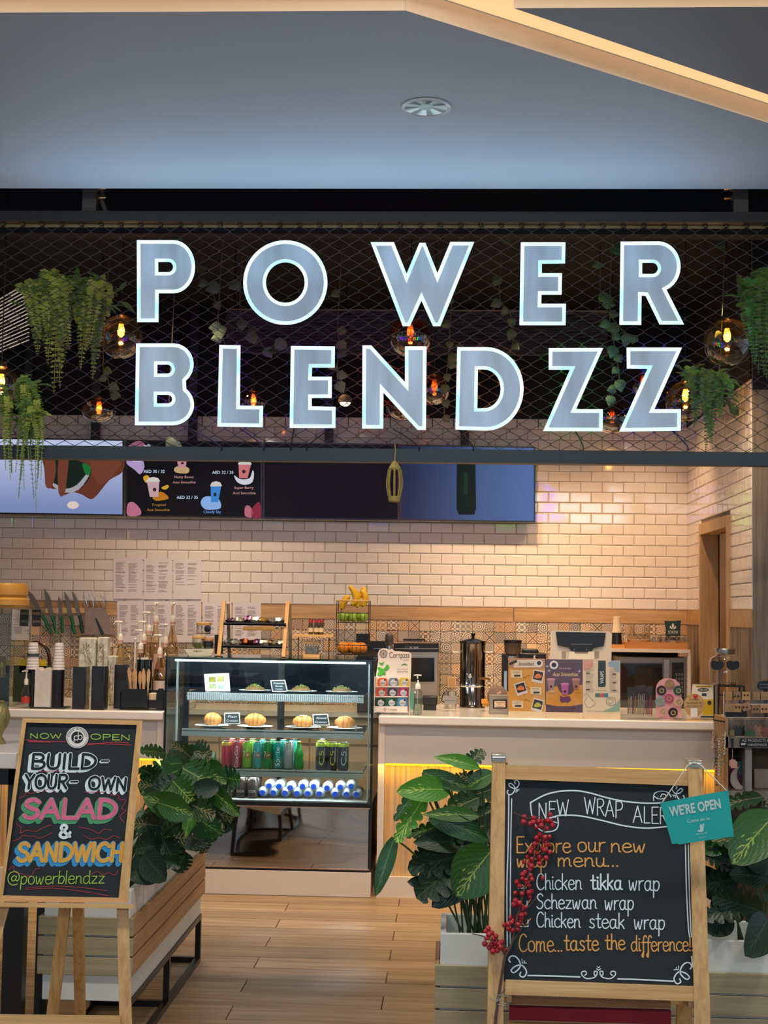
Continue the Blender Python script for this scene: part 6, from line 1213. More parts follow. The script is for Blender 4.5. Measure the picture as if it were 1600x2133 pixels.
# POS terminal
t = base('till_terminal', 'cream till terminal seen from behind above the flyers', 'till', 1210, 8.45, ZT); Y = 8.4; P = PF(Y=Y); cr2 = M('till_cream', 'd4c8b4', .45, var=.02)
MB().poly(P, [(1147, 1318), (1151, 1313), (1268, 1315), (1274, 1320), (1274, 1376), (1144, 1376), (1147, 1350)], 0, 0, (), .04).build('housing', cr2, t, bevel=.006); MB().poly(P, [(1158, 1316), (1262, 1318), (1258, 1345), (1236, 1350), (1232, 1358), (1190, 1357), (1186, 1349), (1162, 1344)], .014, 0, (), .014).build('screen_back', M('screen_back', '1c1a1a', .25, coat=.4), t, bevel=.004)
MB().rect(P, 1189, 1341, 1233, 1343, .016).build('ridge', M('ridge_grey', '5a5856', .4), t); MB().poly(P, [(1186, 1357), (1196, 1357), (1198, 1362), (1224, 1362), (1226, 1357), (1238, 1357), (1238, 1374), (1184, 1373)], .02, 0, (), .02).build('hinge_block', M('till_pale', 'e8dcc4', .45), t, bevel=.003)
for x_ in (1170, 1239):
    b = MB()
    for j in range(8): b.rect(P, x_, 1357+j*1.9, x_+9, 1358+j*1.9, .001)
    b.build('vent_slots', M('vent_shadow', '8a8272', .6), t, kind='stuff')
for x_ in (1196, 1222): MB().poly(P, ell(x_, 1353, 1.2, 1.2, 8), .0285).build('screw', steel, t)
MB().box(PX(1180, Y, ZT), PX(1240, Y, ZT), Y+.0, Y+.12, ZT, at(1210, 1376, Y).z).build('stand', cr2, t)
# microwave on a white frame shelf
Y = 9.2; P = PF(Y=Y); t = thing('white_shelf_frame', 'white metal shelf frame around the microwave', 'shelf unit', (PX(1350, Y, ZB), Y, ZB)); wf = M('frame_white', 'e6dccc', .4)
zs = at(1350, 1352, Y).z
MB().box(PX(1268, Y, zs), PX(1438, Y, zs), Y, Y+.38, zs-.022, zs).build('top_board', wf, t)
for px in (1270, 1436): MB().box(PX(px, Y, 1.2)-.01, PX(px, Y, 1.2)+.01, Y+.002, Y+.025, ZB, zs-.022).build('leg', wf, t)
MB().box(PX(1274, Y, 1.2), PX(1432, Y, 1.2), Y+.36, Y+.37, ZB, zs-.022).build('back_panel', blackp, t)  # added black sheet stands in for shade in the gap over the microwave
t = thing('microwave', 'steel-framed microwave with a black door inside the white shelf frame', 'microwave', (PX(1360, Y+.03, ZB), Y+.03, ZB)); Pm = PF(Y=Y+.035)
MB().box(PX(1287, Y+.04, 1.1), PX(1430, Y+.04, 1.1), Y+.04, Y+.35, ZB+.004, at(1360, 1369, Y+.04).z).build('body', M('microwave_steel', '8c857c', .35, .6), t, bevel=.004)
MB().rect(Pm, 1293, 1382, 1380, 1458, .006, 0, .006).build('door', dglass, t); MB().rect(Pm, 1383, 1374, 1394, 1460, .016, 0, .01).build('handle', steel, t, bevel=.002); MB().rect(Pm, 1400, 1380, 1425, 1470, .004, 0, .004).build('control_panel', blackp, t)
b = MB()
for i in range(5):
    for j in range(3): b.rect(Pm, 1407+j*6, 1402+i*9, 1411+j*6, 1408+i*9, .005)
b.build('buttons', M('button_line', '6a6864', .4), t, kind='stuff'); MB().rect(Pm, 1404, 1384, 1422, 1393, .005).build('clock_display', M('display_dk', '1e2c30', .2), t)
t = thing('wooden_tray', 'orange wooden tray of glassware on the white shelf frame', 'tray', (PX(1370, Y, zs), Y+.02, zs)); k = Y/F
MB().box(PX(1308, Y, zs), PX(1433, Y, zs), Y+.02, Y+.34, zs, zs+.012).box(PX(1305, Y, zs), PX(1434, Y, zs), Y+.012, Y+.02, zs, zs+14*k).box(PX(1305, Y, zs)-.004, PX(1308, Y, zs), Y+.02, Y+.34, zs, zs+14*k).box(PX(1431, Y, zs), PX(1434, Y, zs), Y+.02, Y+.34, zs, zs+14*k).build('tray', wood('tray_orange', 'b8742c', 'd8954a', 0, 2, .4, 26), t)
zt4 = zs+.012
for i, (px, r_, h_) in enumerate(((1330, 25, 24), (1332, 23, 34))):
    g_ = base('glass_bowl', 'clear stacked bowl on the wooden tray, %s' % ['outer wide one', 'inner one on top'][i], 'bowl', px, Y+.16, zt4+(0 if i == 0 else .025), 'clear bowls on the tray'); lz(g_, 'bowl', clearj, px, Y+.16, zt4+(0 if i == 0 else .03), [(r_*.5, 0), (r_*.85, h_*.25), (r_, h_)], 26, cap=False)
lz(g_, 'base_ring', M('ring_tan', 'c8a070', .5), 1331, Y+.16, zt4+.02, [(22, 0), (24, 5), (24, 8)], 26)
for i, px in enumerate((1368, 1383, 1402, 1418)):
    g_ = base('glass_tumbler', 'clear upturned glass on the wooden tray, %s from the bowls' % ordn[i], 'glass', px, Y+.1+.03*(i % 2), zt4, 'upturned glasses on the tray'); lz(g_, 'glass', clearj, px, Y+.1+.03*(i % 2), zt4, [(11, 0), (10.5, 10), (8, 21), (5, 23), (.5, 23)], 20, cap=False)
g_ = base('tea_packet', 'dark green snack packet with a white leaf standing on the tray', 'packet', 1402, Y+.28, zt4); Q = PF(Y=Y+.27)
MB().poly(Q, [(1384, 1293), (1400, 1294), (1419, 1292), (1417, 1312), (1418, 1334), (1386, 1334), (1387, 1312)], 0, 0, (), .03).build('packet', M('packet_green', '1f3a2a', .4, var=.15), g_, bevel=.005)
for q in ([(1402, 1297), (1405, 1303), (1402, 1309), (1399, 1303)], [(1396, 1303), (1401, 1308), (1401, 1311), (1395, 1308)], [(1408, 1303), (1403, 1308), (1403, 1311), (1409, 1308)]): MB().poly(Q, q, .001).build('leaf_mark', M('mark_white', 'dfe0d4', .5), g_)
MB().text(Q, 'SOKINI', 1402, 1320, 7, .001, 0, w=20, al='c').build('lettering', M('mark_white', 'dfe0d4', .5), g_)
t = thing('small_wood_tray', 'small dark wooden tray under the cup stack by the till', 'tray', (PX(1288, Y, zs), Y+.03, zs)); MB().box(PX(1273, Y, zs), PX(1303, Y, zs), Y+.03, Y+.2, zs, zs+8*k).build('tray', wood('tray_orange', 'b8742c', 'd8954a', 0, 2, .4, 26), t)
g_ = base('cup_sleeve_stack', 'stack of cream paper cups over a black cup beside the till', 'cups', 1285, Y+.1, zs+8*k); lz(g_, 'black_cup', M('cup_black', '1c1816', .4), 1285, Y+.1, zs+8*k, [(11, 0), (9.5, 24)], 22); lz(g_, 'cups', M('cup_cream', 'dfc8a4', .6), 1285, Y+.1, zs+8*k, [(10.5, 24), (10.5, 27), (9, 29), (9, 35), (8.6, 36), (7.6, 56), (6.4, 57)], 22)
# small goods at the right end of the counter
Y = 8.0; P = PF(Y=Y)
def stuffpack(x_, y0_, y1_, w_, c, lab):
    t = base('sweet_packet', lab, 'sweets', x_+w_/2, Y, ZT, 'shiny sweet packets'); random.seed(int(x_)); b = MB()
    MB().poly(P, [(x_, y1_), (x_+1, y0_+12), (x_-1, y0_), (x_+w_+2, y0_-2), (x_+w_-1, y0_+12), (x_+w_, y1_)], .003, 0, (), .03).build('clear_bag', glass('bag_clear', 'f2eae2', .12, .06, .05), t)
    for i in range(4): MB().poly(P, [(x_+2+i*w_/4.4, y1_-2), (x_+3+i*w_/4.4, y0_+18+random.random()*6), (x_+1+(i+1)*w_/4.4, y0_+16), (x_+(i+1)*w_/4.4, y1_-2)], -.006-.002*i, 0, (), .006).build('wrapper', M('wrap_'+c[i % len(c)], c[i % len(c)], .2, .6, var=.7, scale=70), t)
stuffpack(1306, 1432, 1489, 20, ['c8a030', 'e0d8c8', '8a4a68'], 'clear bag of gold-wrapped sweets right of the wraps flyer'); stuffpack(1326, 1428, 1490, 18, ['e8e0d0', 'd8b840', 'c8c0b8'], 'clear bag of pearly wrapped sweets, middle of three'); stuffpack(1343, 1430, 1490, 17, ['a01c2c', '2a2424', 'c83048'], 'clear bag of red and black wrapped sweets beside the pink board')
t = base('pin_board', 'pink arched display board holding round fridge magnets', 'display board', 1393, Y+.02, ZT); pk = M('board_pink', 'dc9c9c', .5, var=.02); Pp = PF(Y=Y+.02)
MB().poly(Pp, [(1366, 1494), (1366, 1438), (1368, 1426), (1374, 1418), (1383, 1413.5), (1394, 1413), (1406, 1415), (1414, 1422), (1419, 1432), (1420, 1442), (1420, 1495)], 0, 0, (), .006).build('board', pk, t); MB().box(PX(1380, Y, ZT), PX(1406, Y, ZT), Y+.026, Y+.09, ZT, ZT+.09).build('easel_foot', pk, t)
for i, (x_, y_, c, n_) in enumerate(((1395, 1425, '9a7458', 'brown disc at the top'), (1378, 1438, '2a1c1c', 'dark disc at upper left'), (1413, 1438, '1c4a3a', 'green disc at upper right'), (1393.5, 1455, 'b0486a', 'crimson disc in the centre'), (1375, 1461, '7a9aa0', 'grey-blue disc at the left'), (1414, 1462, 'c8a88c', 'beige disc at the right'), (1381, 1482, 'c89c90', 'pale disc at lower left'), (1402, 1484, '1c1814', 'black disc at lower right'))):
    q = Pp(x_, y_, .001); g_ = thing('round_magnet', 'round magnet on the pink board, %s' % n_, 'magnet', (q.x, q.y, q.z), 'round magnets'); MB().poly(Pp, ell(x_, y_, 10, 10, 22), .006, 0, (), .006).build('disc', M('mag_'+c, c, .35, var=.3, scale=90), g_); MB().poly(Pp, ell(x_+.6, y_+.6, 5.5, 5.5, 16), .0075, 0, [ell(x_+.6, y_+.6, 3, 3, 10)]).build('ring_motif', M('motif_tan', 'b09468', .4, .4, var=.5, scale=120), g_)
t = base('wood_slice', 'round wooden disc with dark script and a white tag', 'ornament', 1447, 7.97, ZT); Pw = PF(Y=7.96); MB().poly(Pw, ell(1446.5, 1469, 22, 24, 30), 0, 0, (), .01).build('disc', wood('slice_wood', 'b88c58', 'd8b07c', 0, 4, .5, 30), t); MB().poly(Pw, ell(1446.5, 1469, 22, 24, 30), .0005, 0, [ell(1446.5, 1469, 20.6, 22.6, 30)]).build('rim', M('rim_gold', 'c89c40', .4), t)
MB().rect(Pw, 1439, 1475, 1453, 1493, .002, 0, .001).build('white_tag', paper, t); MB().text(Pw, 'Lovely', 1446, 1459, 5, .001, 0, w=20, al='c', skew=.25).text(Pw, 'Handmade for', 1446, 1466, 5, .001, 0, w=34, al='c', skew=.25).text(Pw, 'your loved one', 1446, 1472.5, 5, .001, 0, w=34, al='c', skew=.25).build('script', M('ink_green', '4a4a2c', .6), t); MB().poly(Pw, smooth([(1448, 1456), (1444, 1450), (1446, 1447), (1448.5, 1449), (1451, 1446.5), (1454, 1450)], 3, True), .0015).build('heart', M('heart_red', 'c8242c', .5), t)
MB().box(PX(1431, 7.96, ZT), PX(1463, 7.96, ZT), 7.95, 8.0, ZT, ZT+.006).build('foot', oakx, t)
t = base('desk_calendar', 'white and yellow tent calendar beside the wooden disc', 'calendar', 1472, 8.08, ZT); Pc = PF(Y=8.05); wc = M('cal_white', 'ece0cc', .6, var=.01)
MB().poly(Pc, [(1443, 1425), (1491, 1427), (1486, 1497), (1434, 1495)], 0, 0, (), .002).build('front_leaf', wc, t); p_ = [Pc(1491, 1427), Pc(1486, 1497)]; q_ = at(1505, 1494, 8.14); MB().add([p_[0], p_[1], (q_.x, 8.16, ZT+.001), (p_[0].x+.002, 8.055, p_[0].z)], [(0, 1, 2, 3)]).build('side_leaf', M('cal_shade', 'd8ccb8', .6), t)
MB().rect(Pc, 1450, 1428, 1483, 1432, .0006).poly(Pc, [(1466, 1456), (1489, 1457), (1487, 1490), (1464, 1490)], .0006).build('yellow_print', M('cal_yellow', 'd8b41c', .6), t)
for q_ in (ell(1465, 1437, 12, 4, 14), [(1462, 1444), (1472, 1444), (1472, 1450), (1462, 1450)], [(1460, 1491), (1487, 1491.5), (1487, 1495), (1460, 1494.5)], ell(1478, 1464, 4.5, 5, 8)): MB().poly(Pc, q_, .001).build('dark_print', M('cal_navy', '2c3444', .6), t)
MB().text(Pc, 'HANDMADE', 1466, 1431.4, 3, .001, 0, w=28, al='c').text(Pc, 'FOR LIFE', 1465, 1439, 4, .0014, 1, w=17, al='c').build('lettering', [ink, wc], t)
b = MB()
for i in range(8): x_ = 1446+i*6; c3 = Pc(x_, 1425.5); b.tube([(c3.x+.006*math.cos(a), c3.y+.006*math.sin(a), c3.z+.004) for a in [q*PI/4 for q in range(9)]], .0012, 5)
b.build('spiral', M('spiral_dark', '3c3834', .4, .6), t, kind='stuff')
# drink jar and stand
Y = 7.99; k = Y/F; t = base('jar_stand', 'black wire stand under the glass drinks jar', 'stand', 1515, Y, ZT); zj = at(1510, 1428, Y).z
a, b_ = PX(1492, Y, zj), PX(1545, Y, zj); MB().tube([(a, Y-.06, zj), (b_, Y-.06, zj), (b_, Y+.06, zj), (a, Y+.06, zj), (a, Y-.06, zj)], .005, 6).build('ring', wire, t)
for x_ in (a, b_):
    for y_ in (-.06, .06): MB().tube([(x_, Y+y_, zj), (x_, Y+y_, ZT)], .005, 6).build('leg', wire, t)
MB().tube([(a, Y-.06, zj-.05), (b_, Y-.06, zj-.05)], .004, 6).build('cross_wire', wire, t)
t = base('drinks_jar', 'large clear drinks jar with chalk labels and a screw lid at the right', 'jar', 1510, Y, zj)
lz(t, 'jar', clearj, 1510, Y, zj, [(26, 1), (32, 6), (33, 48), (29, 56), (20, 61), (19, 65)], 36, cap=False); lz(t, 'lid', steel, 1510, Y, zj, [(20.5, 64), (21, 66), (21, 74), (19, 76)], 30)
Q = PF(Y=Y-33*k-.002)
for x_ in (1481, 1514): MB().poly(Q, smooth([(x_, 1379), (x_+7, 1376), (x_+14, 1378), (x_+21, 1376), (x_+26, 1380), (x_+26, 1390), (x_+20, 1394), (x_+12, 1396), (x_+5, 1394), (x_, 1389)], 3, True), 0, 0, (), .002).build('chalk_label', blackp, t)
# earring rack (stands on the craft shelf's riser)
Y = 7.50; P = PF(Y=Y); ZR = at(1555, 1497, Y).z; t = base('earring_rack', 'clear acrylic rack of earring cards at the right end of the counter', 'rack', 1555, Y, ZR); wl_ = M('acrylic_white', 'e4dcd4', .3)
MB().rect(P, 1507, 1440, 1509, 1497, 0, 0, .01).build('side_post', wl_, t)
for y_ in (1440, 1466, 1494): MB().rect(P, 1507, y_, 1640, y_+1.6, 0, 0, .01).build('rail', wl_ if y_ != 1440 else clearj, t)
MB().rect(P, 1509, 1441, 1640, 1494, -.012).build('back_panel', glass('acrylic_back', 'd8ccc0', .3, .05, .06), t); MB().rect(P, 1512, 1480, 1556, 1494, -.01, 0, .008).build('tray', blackp, t)
random.seed(6)
for i, (x_, y_, r, c) in enumerate(((1511, 1441, 0, 'c09060'), (1526, 1441, 0, 'a07a54'), (1546, 1441, .02, 'cc9c64'), (1510, 1466, 0, 'b08c6c'), (1528, 1466, .05, 'b89058'), (1544, 1466, -.3, 'b08c6c'), (1568, 1441, 0, 'a8845c'), (1584, 1468, 0, 'd09468'), (1566, 1468, 0, 'a07c5c'), (1584, 1441, 0, 'b08c68'))):
    R_ = [(x_+a*math.cos(r)-b_*math.sin(r), y_+a*math.sin(r)+b_*math.cos(r)) for a, b_ in ((0, 0), (17, 0), (17, 17), (0, 17))]; q = P(x_+8, y_+17)
    g_ = thing('earring_card', 'kraft card with earrings, %s from the left in the %s row' % (['first', 'second', 'third', 'first', 'second', 'third', 'fourth', 'fifth', 'fourth', 'fifth'][i], 'upper' if y_ < 1450 else 'lower'), 'earrings', (q.x, q.y, q.z), 'earring cards on the rack')
    MB().poly(P, R_, .004, 0, (), .002).build('card', M('kraft_'+c, c, .7, var=.08), g_)
    em = (gold, ink, M('bead_dark', '3c1c18', .3))[i % 3]
    for s_ in (5, 12): MB().poly(P, ell(x_+s_, y_+(9 if r == 0 else 7), 2.1, 3 if i % 3 == 0 else 2.1, 10), .007, 0, (), .003).build('earring', em, g_)
t = base('bracket_sign', 'black bracket-shaped chalk sign standing above the earring rack', 'sign', 1594, 7.6, ZR); Q = PF(Y=7.6); MB().poly(Q, [(1577, 1428), (1580, 1421), (1590, 1418), (1640, 1418), (1640, 1438), (1584, 1437), (1578, 1434)], 0, 0, (), .006).build('board', blackp, t); MB().text(Q, 'Handmade', 1582, 1427, 4, .001, 0).text(Q, 'from Home', 1582, 1434, 4, .001, 0).build('lettering', M('chalk_grey', '8a9098', .7), t); MB().box(PX(1592, 7.6, ZR), PX(1592, 7.6, ZR)+.02, 7.606, 7.62, ZR, at(1592, 1437, 7.6).z).build('post', black, t)
# craft stand in front of the counter end
Y = 7.34; P = PF(Y=Y); cs = wood('craft_grey', '6e675e', '8e867a', 2, 2, .6, 30); co = wood('craft_oak', '9a7448', 'be9460', 2, 2, .6, 30)
t = thing('craft_shelf', 'tall craft shelf stand at the right edge in front of the counter', 'shelf unit', (PX(1550, Y, .3), Y, 0))
xl, xr = PX(1512, Y, 1), PX(1514, Y, 1)+1.0
MB().box(PX(1511, Y, 1), PX(1517, Y, 1), Y, Y+.3, 0, at(1515, 1496, Y).z).build('side_board', co, t)
for ya, yb2 in ((1535, 1558), (1648, 1667), (1790, 1802)): MB().box(xl, xr, Y, Y+.3, at(1550, yb2, Y).z, at(1550, ya, Y).z).build('shelf', cs, t)
MB().box(PX(1511, Y, ZR), xr, 7.46, 7.64, at(1550, 1535, Y).z, ZR-.001).build('riser', cs, t)
MB().box(PX(1554, Y, 1), PX(1568, Y, 1), Y+.02, Y+.28, at(1550, 1648, Y).z, at(1550, 1558, Y).z).build('divider', M('divider_pale', '8f8c88', .6), t); MB().box(xl, xr, Y+.29, Y+.30, 0, at(1550, 1558, Y).z).build('back_board', wood('craft_brown', '5a4634', '78604a', 2, 2, .7, 30), t)
MB().rect(P, 1541, 1538, 1640, 1556, .012, 0, .01).build('chalk_strip', blackp, t); MB().text(P, 'AZ PRODUCTS &', 1546, 1545, 5.5, .0135, 0, w=56).text(P, 'HANDMADE', 1558, 1554, 5.5, .0135, 0, w=40).rect(P, 1544, 1548, 1553, 1552, .0135).build('lettering', M('chalk_grey2', 'c0c4c4', .7), t)
zsA = at(1550, 1535, Y).z; zsB = at(1550, 1648, Y).z; zsC = at(1550, 1790, Y).z
for i, (x0_, x1_, y0_, c, c2_, l) in enumerate(((1519, 1531, 1506, 'd8d0c0', 'a89858', 'clear bag of gold-flecked charms, leftmost on the craft shelf'), (1526, 1552, 1491, 'c8bca8', '14201c', 'clear-topped bag of black charms on the craft shelf'), (1551, 1574, 1508, '1f6a40', '1f6a40', 'green zigzag charm bag on the craft shelf'), (1562, 1596, 1490, 'd8c0a8', 'b89480', 'large clear bag of pale charms on the craft shelf'), (1590, 1625, 1494, 'c0a090', '9a5a50', 'clear bag of rosy charms at the right edge of the view'))):
    Yc = Y+.03+.04*(i % 2); Q = PF(Y=Yc); g_ = thing('charm_bag', l, 'bag', (PX((x0_+x1_)/2, Yc, zsA), Yc, zsA), 'bags of charms'); zq = at(x0_, 1534, Yc)
    MB().poly(Q, [(x0_, 1534), (x0_+1, y0_), (x1_-1, y0_+1), (x1_, 1534)], .006, 0, (), .02).build('clear_bag', glass('bag_clear', 'f2eae2', .12, .06, .05), g_); MB().poly(Q, [(x0_+1, 1533)]+[(x0_+1+(x1_-x0_-2)*j/6, y0_+(1534-y0_)*.45+(5 if j % 2 else 0)) for j in range(7)]+[(x1_-1, 1533)], 0, 0, (), .012).build('charms', M('charm_'+c2_, c2_, .4, var=.6, scale=90), g_)
Yc = Y+.12; Q = PF(Y=Yc); g_ = thing('art_panel', 'resin picture panel swirled in magenta and teal on the craft shelf', 'picture', (PX(1538, Yc, zsB), Yc, zsB)); MB().rect(Q, 1519, 1586, 1555, 1650, 0, 0, .01).build('panel', M('resin_magenta', '6a2c48', .3, var=.9, scale=9), g_)
MB().poly(Q, [(1535, 1586), (1555, 1586), (1555, 1620), (1540, 1612)], .001).build('teal_patch', M('resin_teal', '3c7080', .3, var=.5, scale=12), g_)
g_ = thing('moon_ornament', 'pale crescent moon ornament leaning on the resin picture', 'ornament', (PX(1540, Yc-.05, zsB), Yc-.05, zsB)); Q = PF(Y=Yc-.04); MB().poly(Q, arc(1547, 1622, 26, 26, 250, 50, 24)+arc(1556, 1614, 21, 26, 75, 235, 20), 0, 0, (), .012).build('crescent', M('moon_cream', 'c8bca8', .6, var=.05), g_)
g_ = thing('box_ornament', 'tall clear box standing right of the moon ornament', 'box', (PX(1585, Yc, zsB), Yc, zsB)); MB().box(PX(1571, Yc, zsB), PX(1606, Yc, zsB), Yc, Yc+.08, zsB, at(1585, 1602, Yc).z).build('box', M('box_taupe', '9a8674', .3, var=.2), g_, bevel=.004)
q = at(1563, 1658, Y-.01); g_ = thing('round_badge', 'dark round badge fixed on the edge of the lower craft shelf', 'badge', (q.x, Y-.012, q.z)); MB().poly(PF(Y=Y), ell(1563, 1658, 10, 11, 20), .014, 0, (), .013).build('disc', M('badge_dark', '2c2420', .4, var=.4, scale=80), g_); MB().poly(PF(Y=Y), ell(1563, 1658, 10, 11, 20), .0145, 0, [ell(1563, 1658, 8.4, 9.3, 20)]).build('rim', M('badge_rim', '6a4438', .4), g_)
g_ = thing('key_charm', 'rose-coloured charm on a black clip hanging from the craft shelf', 'keyring', tuple(at(1526, 1600, Y-.02))); Q = PF(Y=Y-.02); MB().poly(Q, [(1522, 1538), (1529, 1538), (1527, 1562), (1525, 1562)], 0, 0, (), .004).build('strap', blackp, g_); MB().stroke(Q, [(1526, 1562), (1526, 1582)], 1.6).build('chain', M('rose_gold', 'c08a78', .3, .8), g_); MB().poly(Q, [(1519, 1585), (1524, 1581), (1531, 1582), (1536, 1588), (1536, 1600), (1524, 1600), (1519, 1594)], 0, 0, (), .008).build('charm', M('charm_rose', 'd0988a', .35), g_)
random.seed(12)
for i in range(9):
    px = 1487+i*3; ys = 1497+(i*5 % 9); ye_ = 1560+(i*37 % 95); Yc = Y-.01-.006*(i % 3); c = ('c8a890', '6a5648', '3a4a68', 'b8986c', 'd8ccc0', '8a9a7c', 'c8a868', 'a86a58', 'd8c8b8')[i]
    g_ = thing('bead_string', ('beaded string on the side of the craft stand, %s from the left' % ordn[i]), 'necklace', tuple(at(px, ys, Yc)), 'beaded strings on the craft stand'); p, q = at(px, ys, Yc), at(px-2+(i % 4), ye_, Yc)
    MB().tube([p, (p+q)/2+Vector((.004, 0, 0)), q], .0014, 4).build('cord', M('cord_tan', '8a7660', .7), g_); b = MB(); mm = M('bead_'+c, c, .3, .2, var=.4, scale=60)
    for j in range(14): u = .35+.65*j/13; w_ = p.lerp(q, u); b.ball((w_.x+random.uniform(-.003, .003), w_.y-.003, w_.z), random.uniform(.0035, .0065), 6)
    b.build('beads', mm, g_, kind='stuff')
MB().beam(at(1486, 1500, Y), at(1514, 1504, Y+.02), .008, .008).build('hook_rail', black, bpy.data.objects['craft_shelf'])
for i, (px, c, l) in enumerate(((1528, 'c9b49a', 'pale round pouch on the lowest craft shelf'), (1562, 'a8303c', 'red floral box on the lowest craft shelf'), (1585, 'd8b8a8', 'striped pink box on the lowest craft shelf'))):
    Yc = Y+.08; g_ = thing('gift_item', l, 'gift', (PX(px, Yc, zsC), Yc, zsC)); mm = M('gift_'+c, c, .5, var=.5, scale=30)
    (MB().ball((PX(px, Yc, zsC), Yc+.05, zsC+.045), .05, 14, 0, (1, .8, .9)) if i == 0 else MB().box(PX(px-11, Yc, zsC), PX(px+11, Yc, zsC), Yc, Yc+.09, zsC, zsC+.09)).build('body', mm, g_, bevel=0 if i == 0 else .004); MB().box(PX(px-4, Yc, zsC), PX(px+4, Yc, zsC), Yc-.002, Yc+.0, zsC+.02, zsC+.06).build('tag', paper, g_)
# ================================================================== HAND LETTERING
G = {}
def gl(s):
    for ln in s.strip().splitlines():
        ch, wd, rest = ln.strip().split(' ', 2); st = []
        for q in rest.split('|'):
            q = q.strip(); sm = q.startswith('~'); P = [tuple(float(v)/100 for v in p.split(',')) for p in q.lstrip('~').split()]
            st.append(smooth(P, 4) if sm else P)
        G[ch] = (float(wd)/100, st)
gl("""
a 62 ~46,50 32,60 14,52 6,30 14,6 28,0 42,14 47,50|~47,58 46,20 50,4 60,2
b 54 8,100 8,0|~8,40 25,60 44,50 47,26 34,2 10,8
c 52 ~48,50 32,60 12,50 6,28 14,6 32,0 50,10
d 60 ~48,100 48,40 50,6 58,2|~48,48 32,60 12,50 6,26 16,2 34,2 48,22
e 54 ~8,32 46,36 40,56 22,60 8,44 7,20 20,1 38,1 52,12
f 40 ~46,88 36,100 24,90 20,60 20,-30 14,-38 8,-26 24,-4|4,56 40,56
h 52 8,100 8,0|~8,34 20,56 36,54 42,34 43,8 50,2
i 24 ~10,58 10,16 14,3 22,4|10,78 11,80
k 50 8,100 8,0|42,58 9,28|~9,28 26,26 44,0
l 20 8,100 8,0
m 78 8,58 8,0|~8,34 20,56 32,52 35,30 35,0|~35,34 48,57 60,52 63,30 64,8 72,3
n 56 8,58 8,0|~8,34 22,58 38,54 43,34 44,8 52,3
o 56 ~28,60 11,52 6,30 14,6 30,0 46,10 50,32 42,54 28,60
p 54 8,60 8,-40|~8,40 22,58 42,54 48,32 40,8 24,0 9,12
r 42 8,58 8,0|~8,32 18,54 38,58
s 46 ~40,52 26,60 12,52 18,36 34,26 41,12 28,0 7,8
t 44 ~22,92 22,18 28,3 42,6|6,60 40,60
u 58 ~8,58 8,20 18,1 34,4 43,30|~43,58 43,12 48,3 56,4
w 70 ~6,58 12,10 20,2 34,46|~34,46 40,6 48,2 60,56
x 50 6,58 42,0|42,58 6,0
z 52 8,56 44,56 8,2 48,3
A 66 4,0 32,100 60,0|14,36 50,36
B 60 10,0 10,100|~10,100 40,98 50,76 38,54 12,52|~12,52 48,48 56,24 42,2 10,0
C 64 ~56,84 40,100 20,92 7,60 8,26 24,2 46,2 60,14
D 66 10,0 10,100|~10,100 38,94 60,66 58,30 38,6 10,0
E 54 10,100 10,0 50,0|10,52 42,52|10,100 50,100
H 62 10,100 10,0|52,100 52,0|10,50 52,50
I 22 10,100 10,0
L 50 10,100 10,0 46,0
M 74 8,0 12,100 37,30 62,100 66,0
N 66 10,0 10,100 54,0 54,100
O 72 ~36,100 14,86 7,50 16,12 36,0 58,12 66,50 58,86 36,100
P 58 10,0 10,100|~10,100 42,98 54,74 42,50 10,46
R 60 10,0 10,100|~10,100 42,98 52,76 40,54 12,50|26,50 54,0
S 58 ~50,86 36,100 16,94 10,74 24,56 44,44 50,22 36,2 18,2 6,14
T 56 4,100 54,100|29,100 29,0
U 64 ~10,100 9,36 18,6 34,0 48,8 54,36 54,100
W 84 6,100 24,0 42,84 60,0 78,100
Y 58 4,100 29,50|54,100 29,50 27,0
& 70 ~58,10 30,46 14,72 22,96 40,92 40,70 14,40 8,16 24,0 44,8 60,40
@ 96 ~64,60 46,66 32,50 34,32 48,26 60,36 66,62|~66,62 64,34 74,26 86,40 86,66 70,92 44,98 16,84 4,50 14,16 42,-6 78,2
- 50 8,46 40,46
. 22 8,3 9,4
! 22 10,92 10,26|10,4 11,5
""")
def hand(b, P, s, x, y, h, w=None, sw=2, c=.001, m=0, skew=0, slope=0, arcf=None, dx=0, dy=0):
    tot = sum(G[ch][0] if ch in G else .42 for ch in s)*h; k = (w/tot) if w else 1.0; cx = x
    for ch in s:
        if ch in G:
            for st in G[ch][1]:
                pts = [(cx+(a*h*k)+bb*h*skew+dx, y-bb*h+(cx-x)*slope+dy) for a, bb in st]
                if arcf: pts = [(px, py+arcf(px)) for px, py in pts]
                if len(pts) == 2 and math.hypot(pts[0][0]-pts[1][0], pts[0][1]-pts[1][1]) < 1.2: b.poly(P, ell(pts[0][0], pts[0][1], sw*.75, sw*.75, 8), c, m)
                else: b.stroke(P, pts, sw, c, m)
            cx += G[ch][0]*h*k
        else: cx += .42*h*k
def plane3(a, b_, c_):
    n = (b_-a).cross(c_-a); return PF(a, n)
slate = M('chalkboard', '1b2225', .75, var=.10, scale=6); ckw = M('chalk_white2', 'e2eeee', .9, var=.05, scale=60); cko = M('chalk_orange', 'eba95a', .9, var=.06); ckg = M('chalk_lime', 'a8cc4c', .9); ckr = M('chalk_red', 'b03c48', .9); ckp = M('chalk_pink', 'dd6c90', .9, var=.2, scale=90); ckgr = M('chalk_green', '4f9c6c', .9, var=.12, scale=60); ckb = M('chalk_blue', '3a94c8', .9, var=.08, scale=60); cky = M('chalk_yellow', 'e0a744', .9, var=.14, scale=80); ckd = M('chalk_dark', '1a2022', .9)
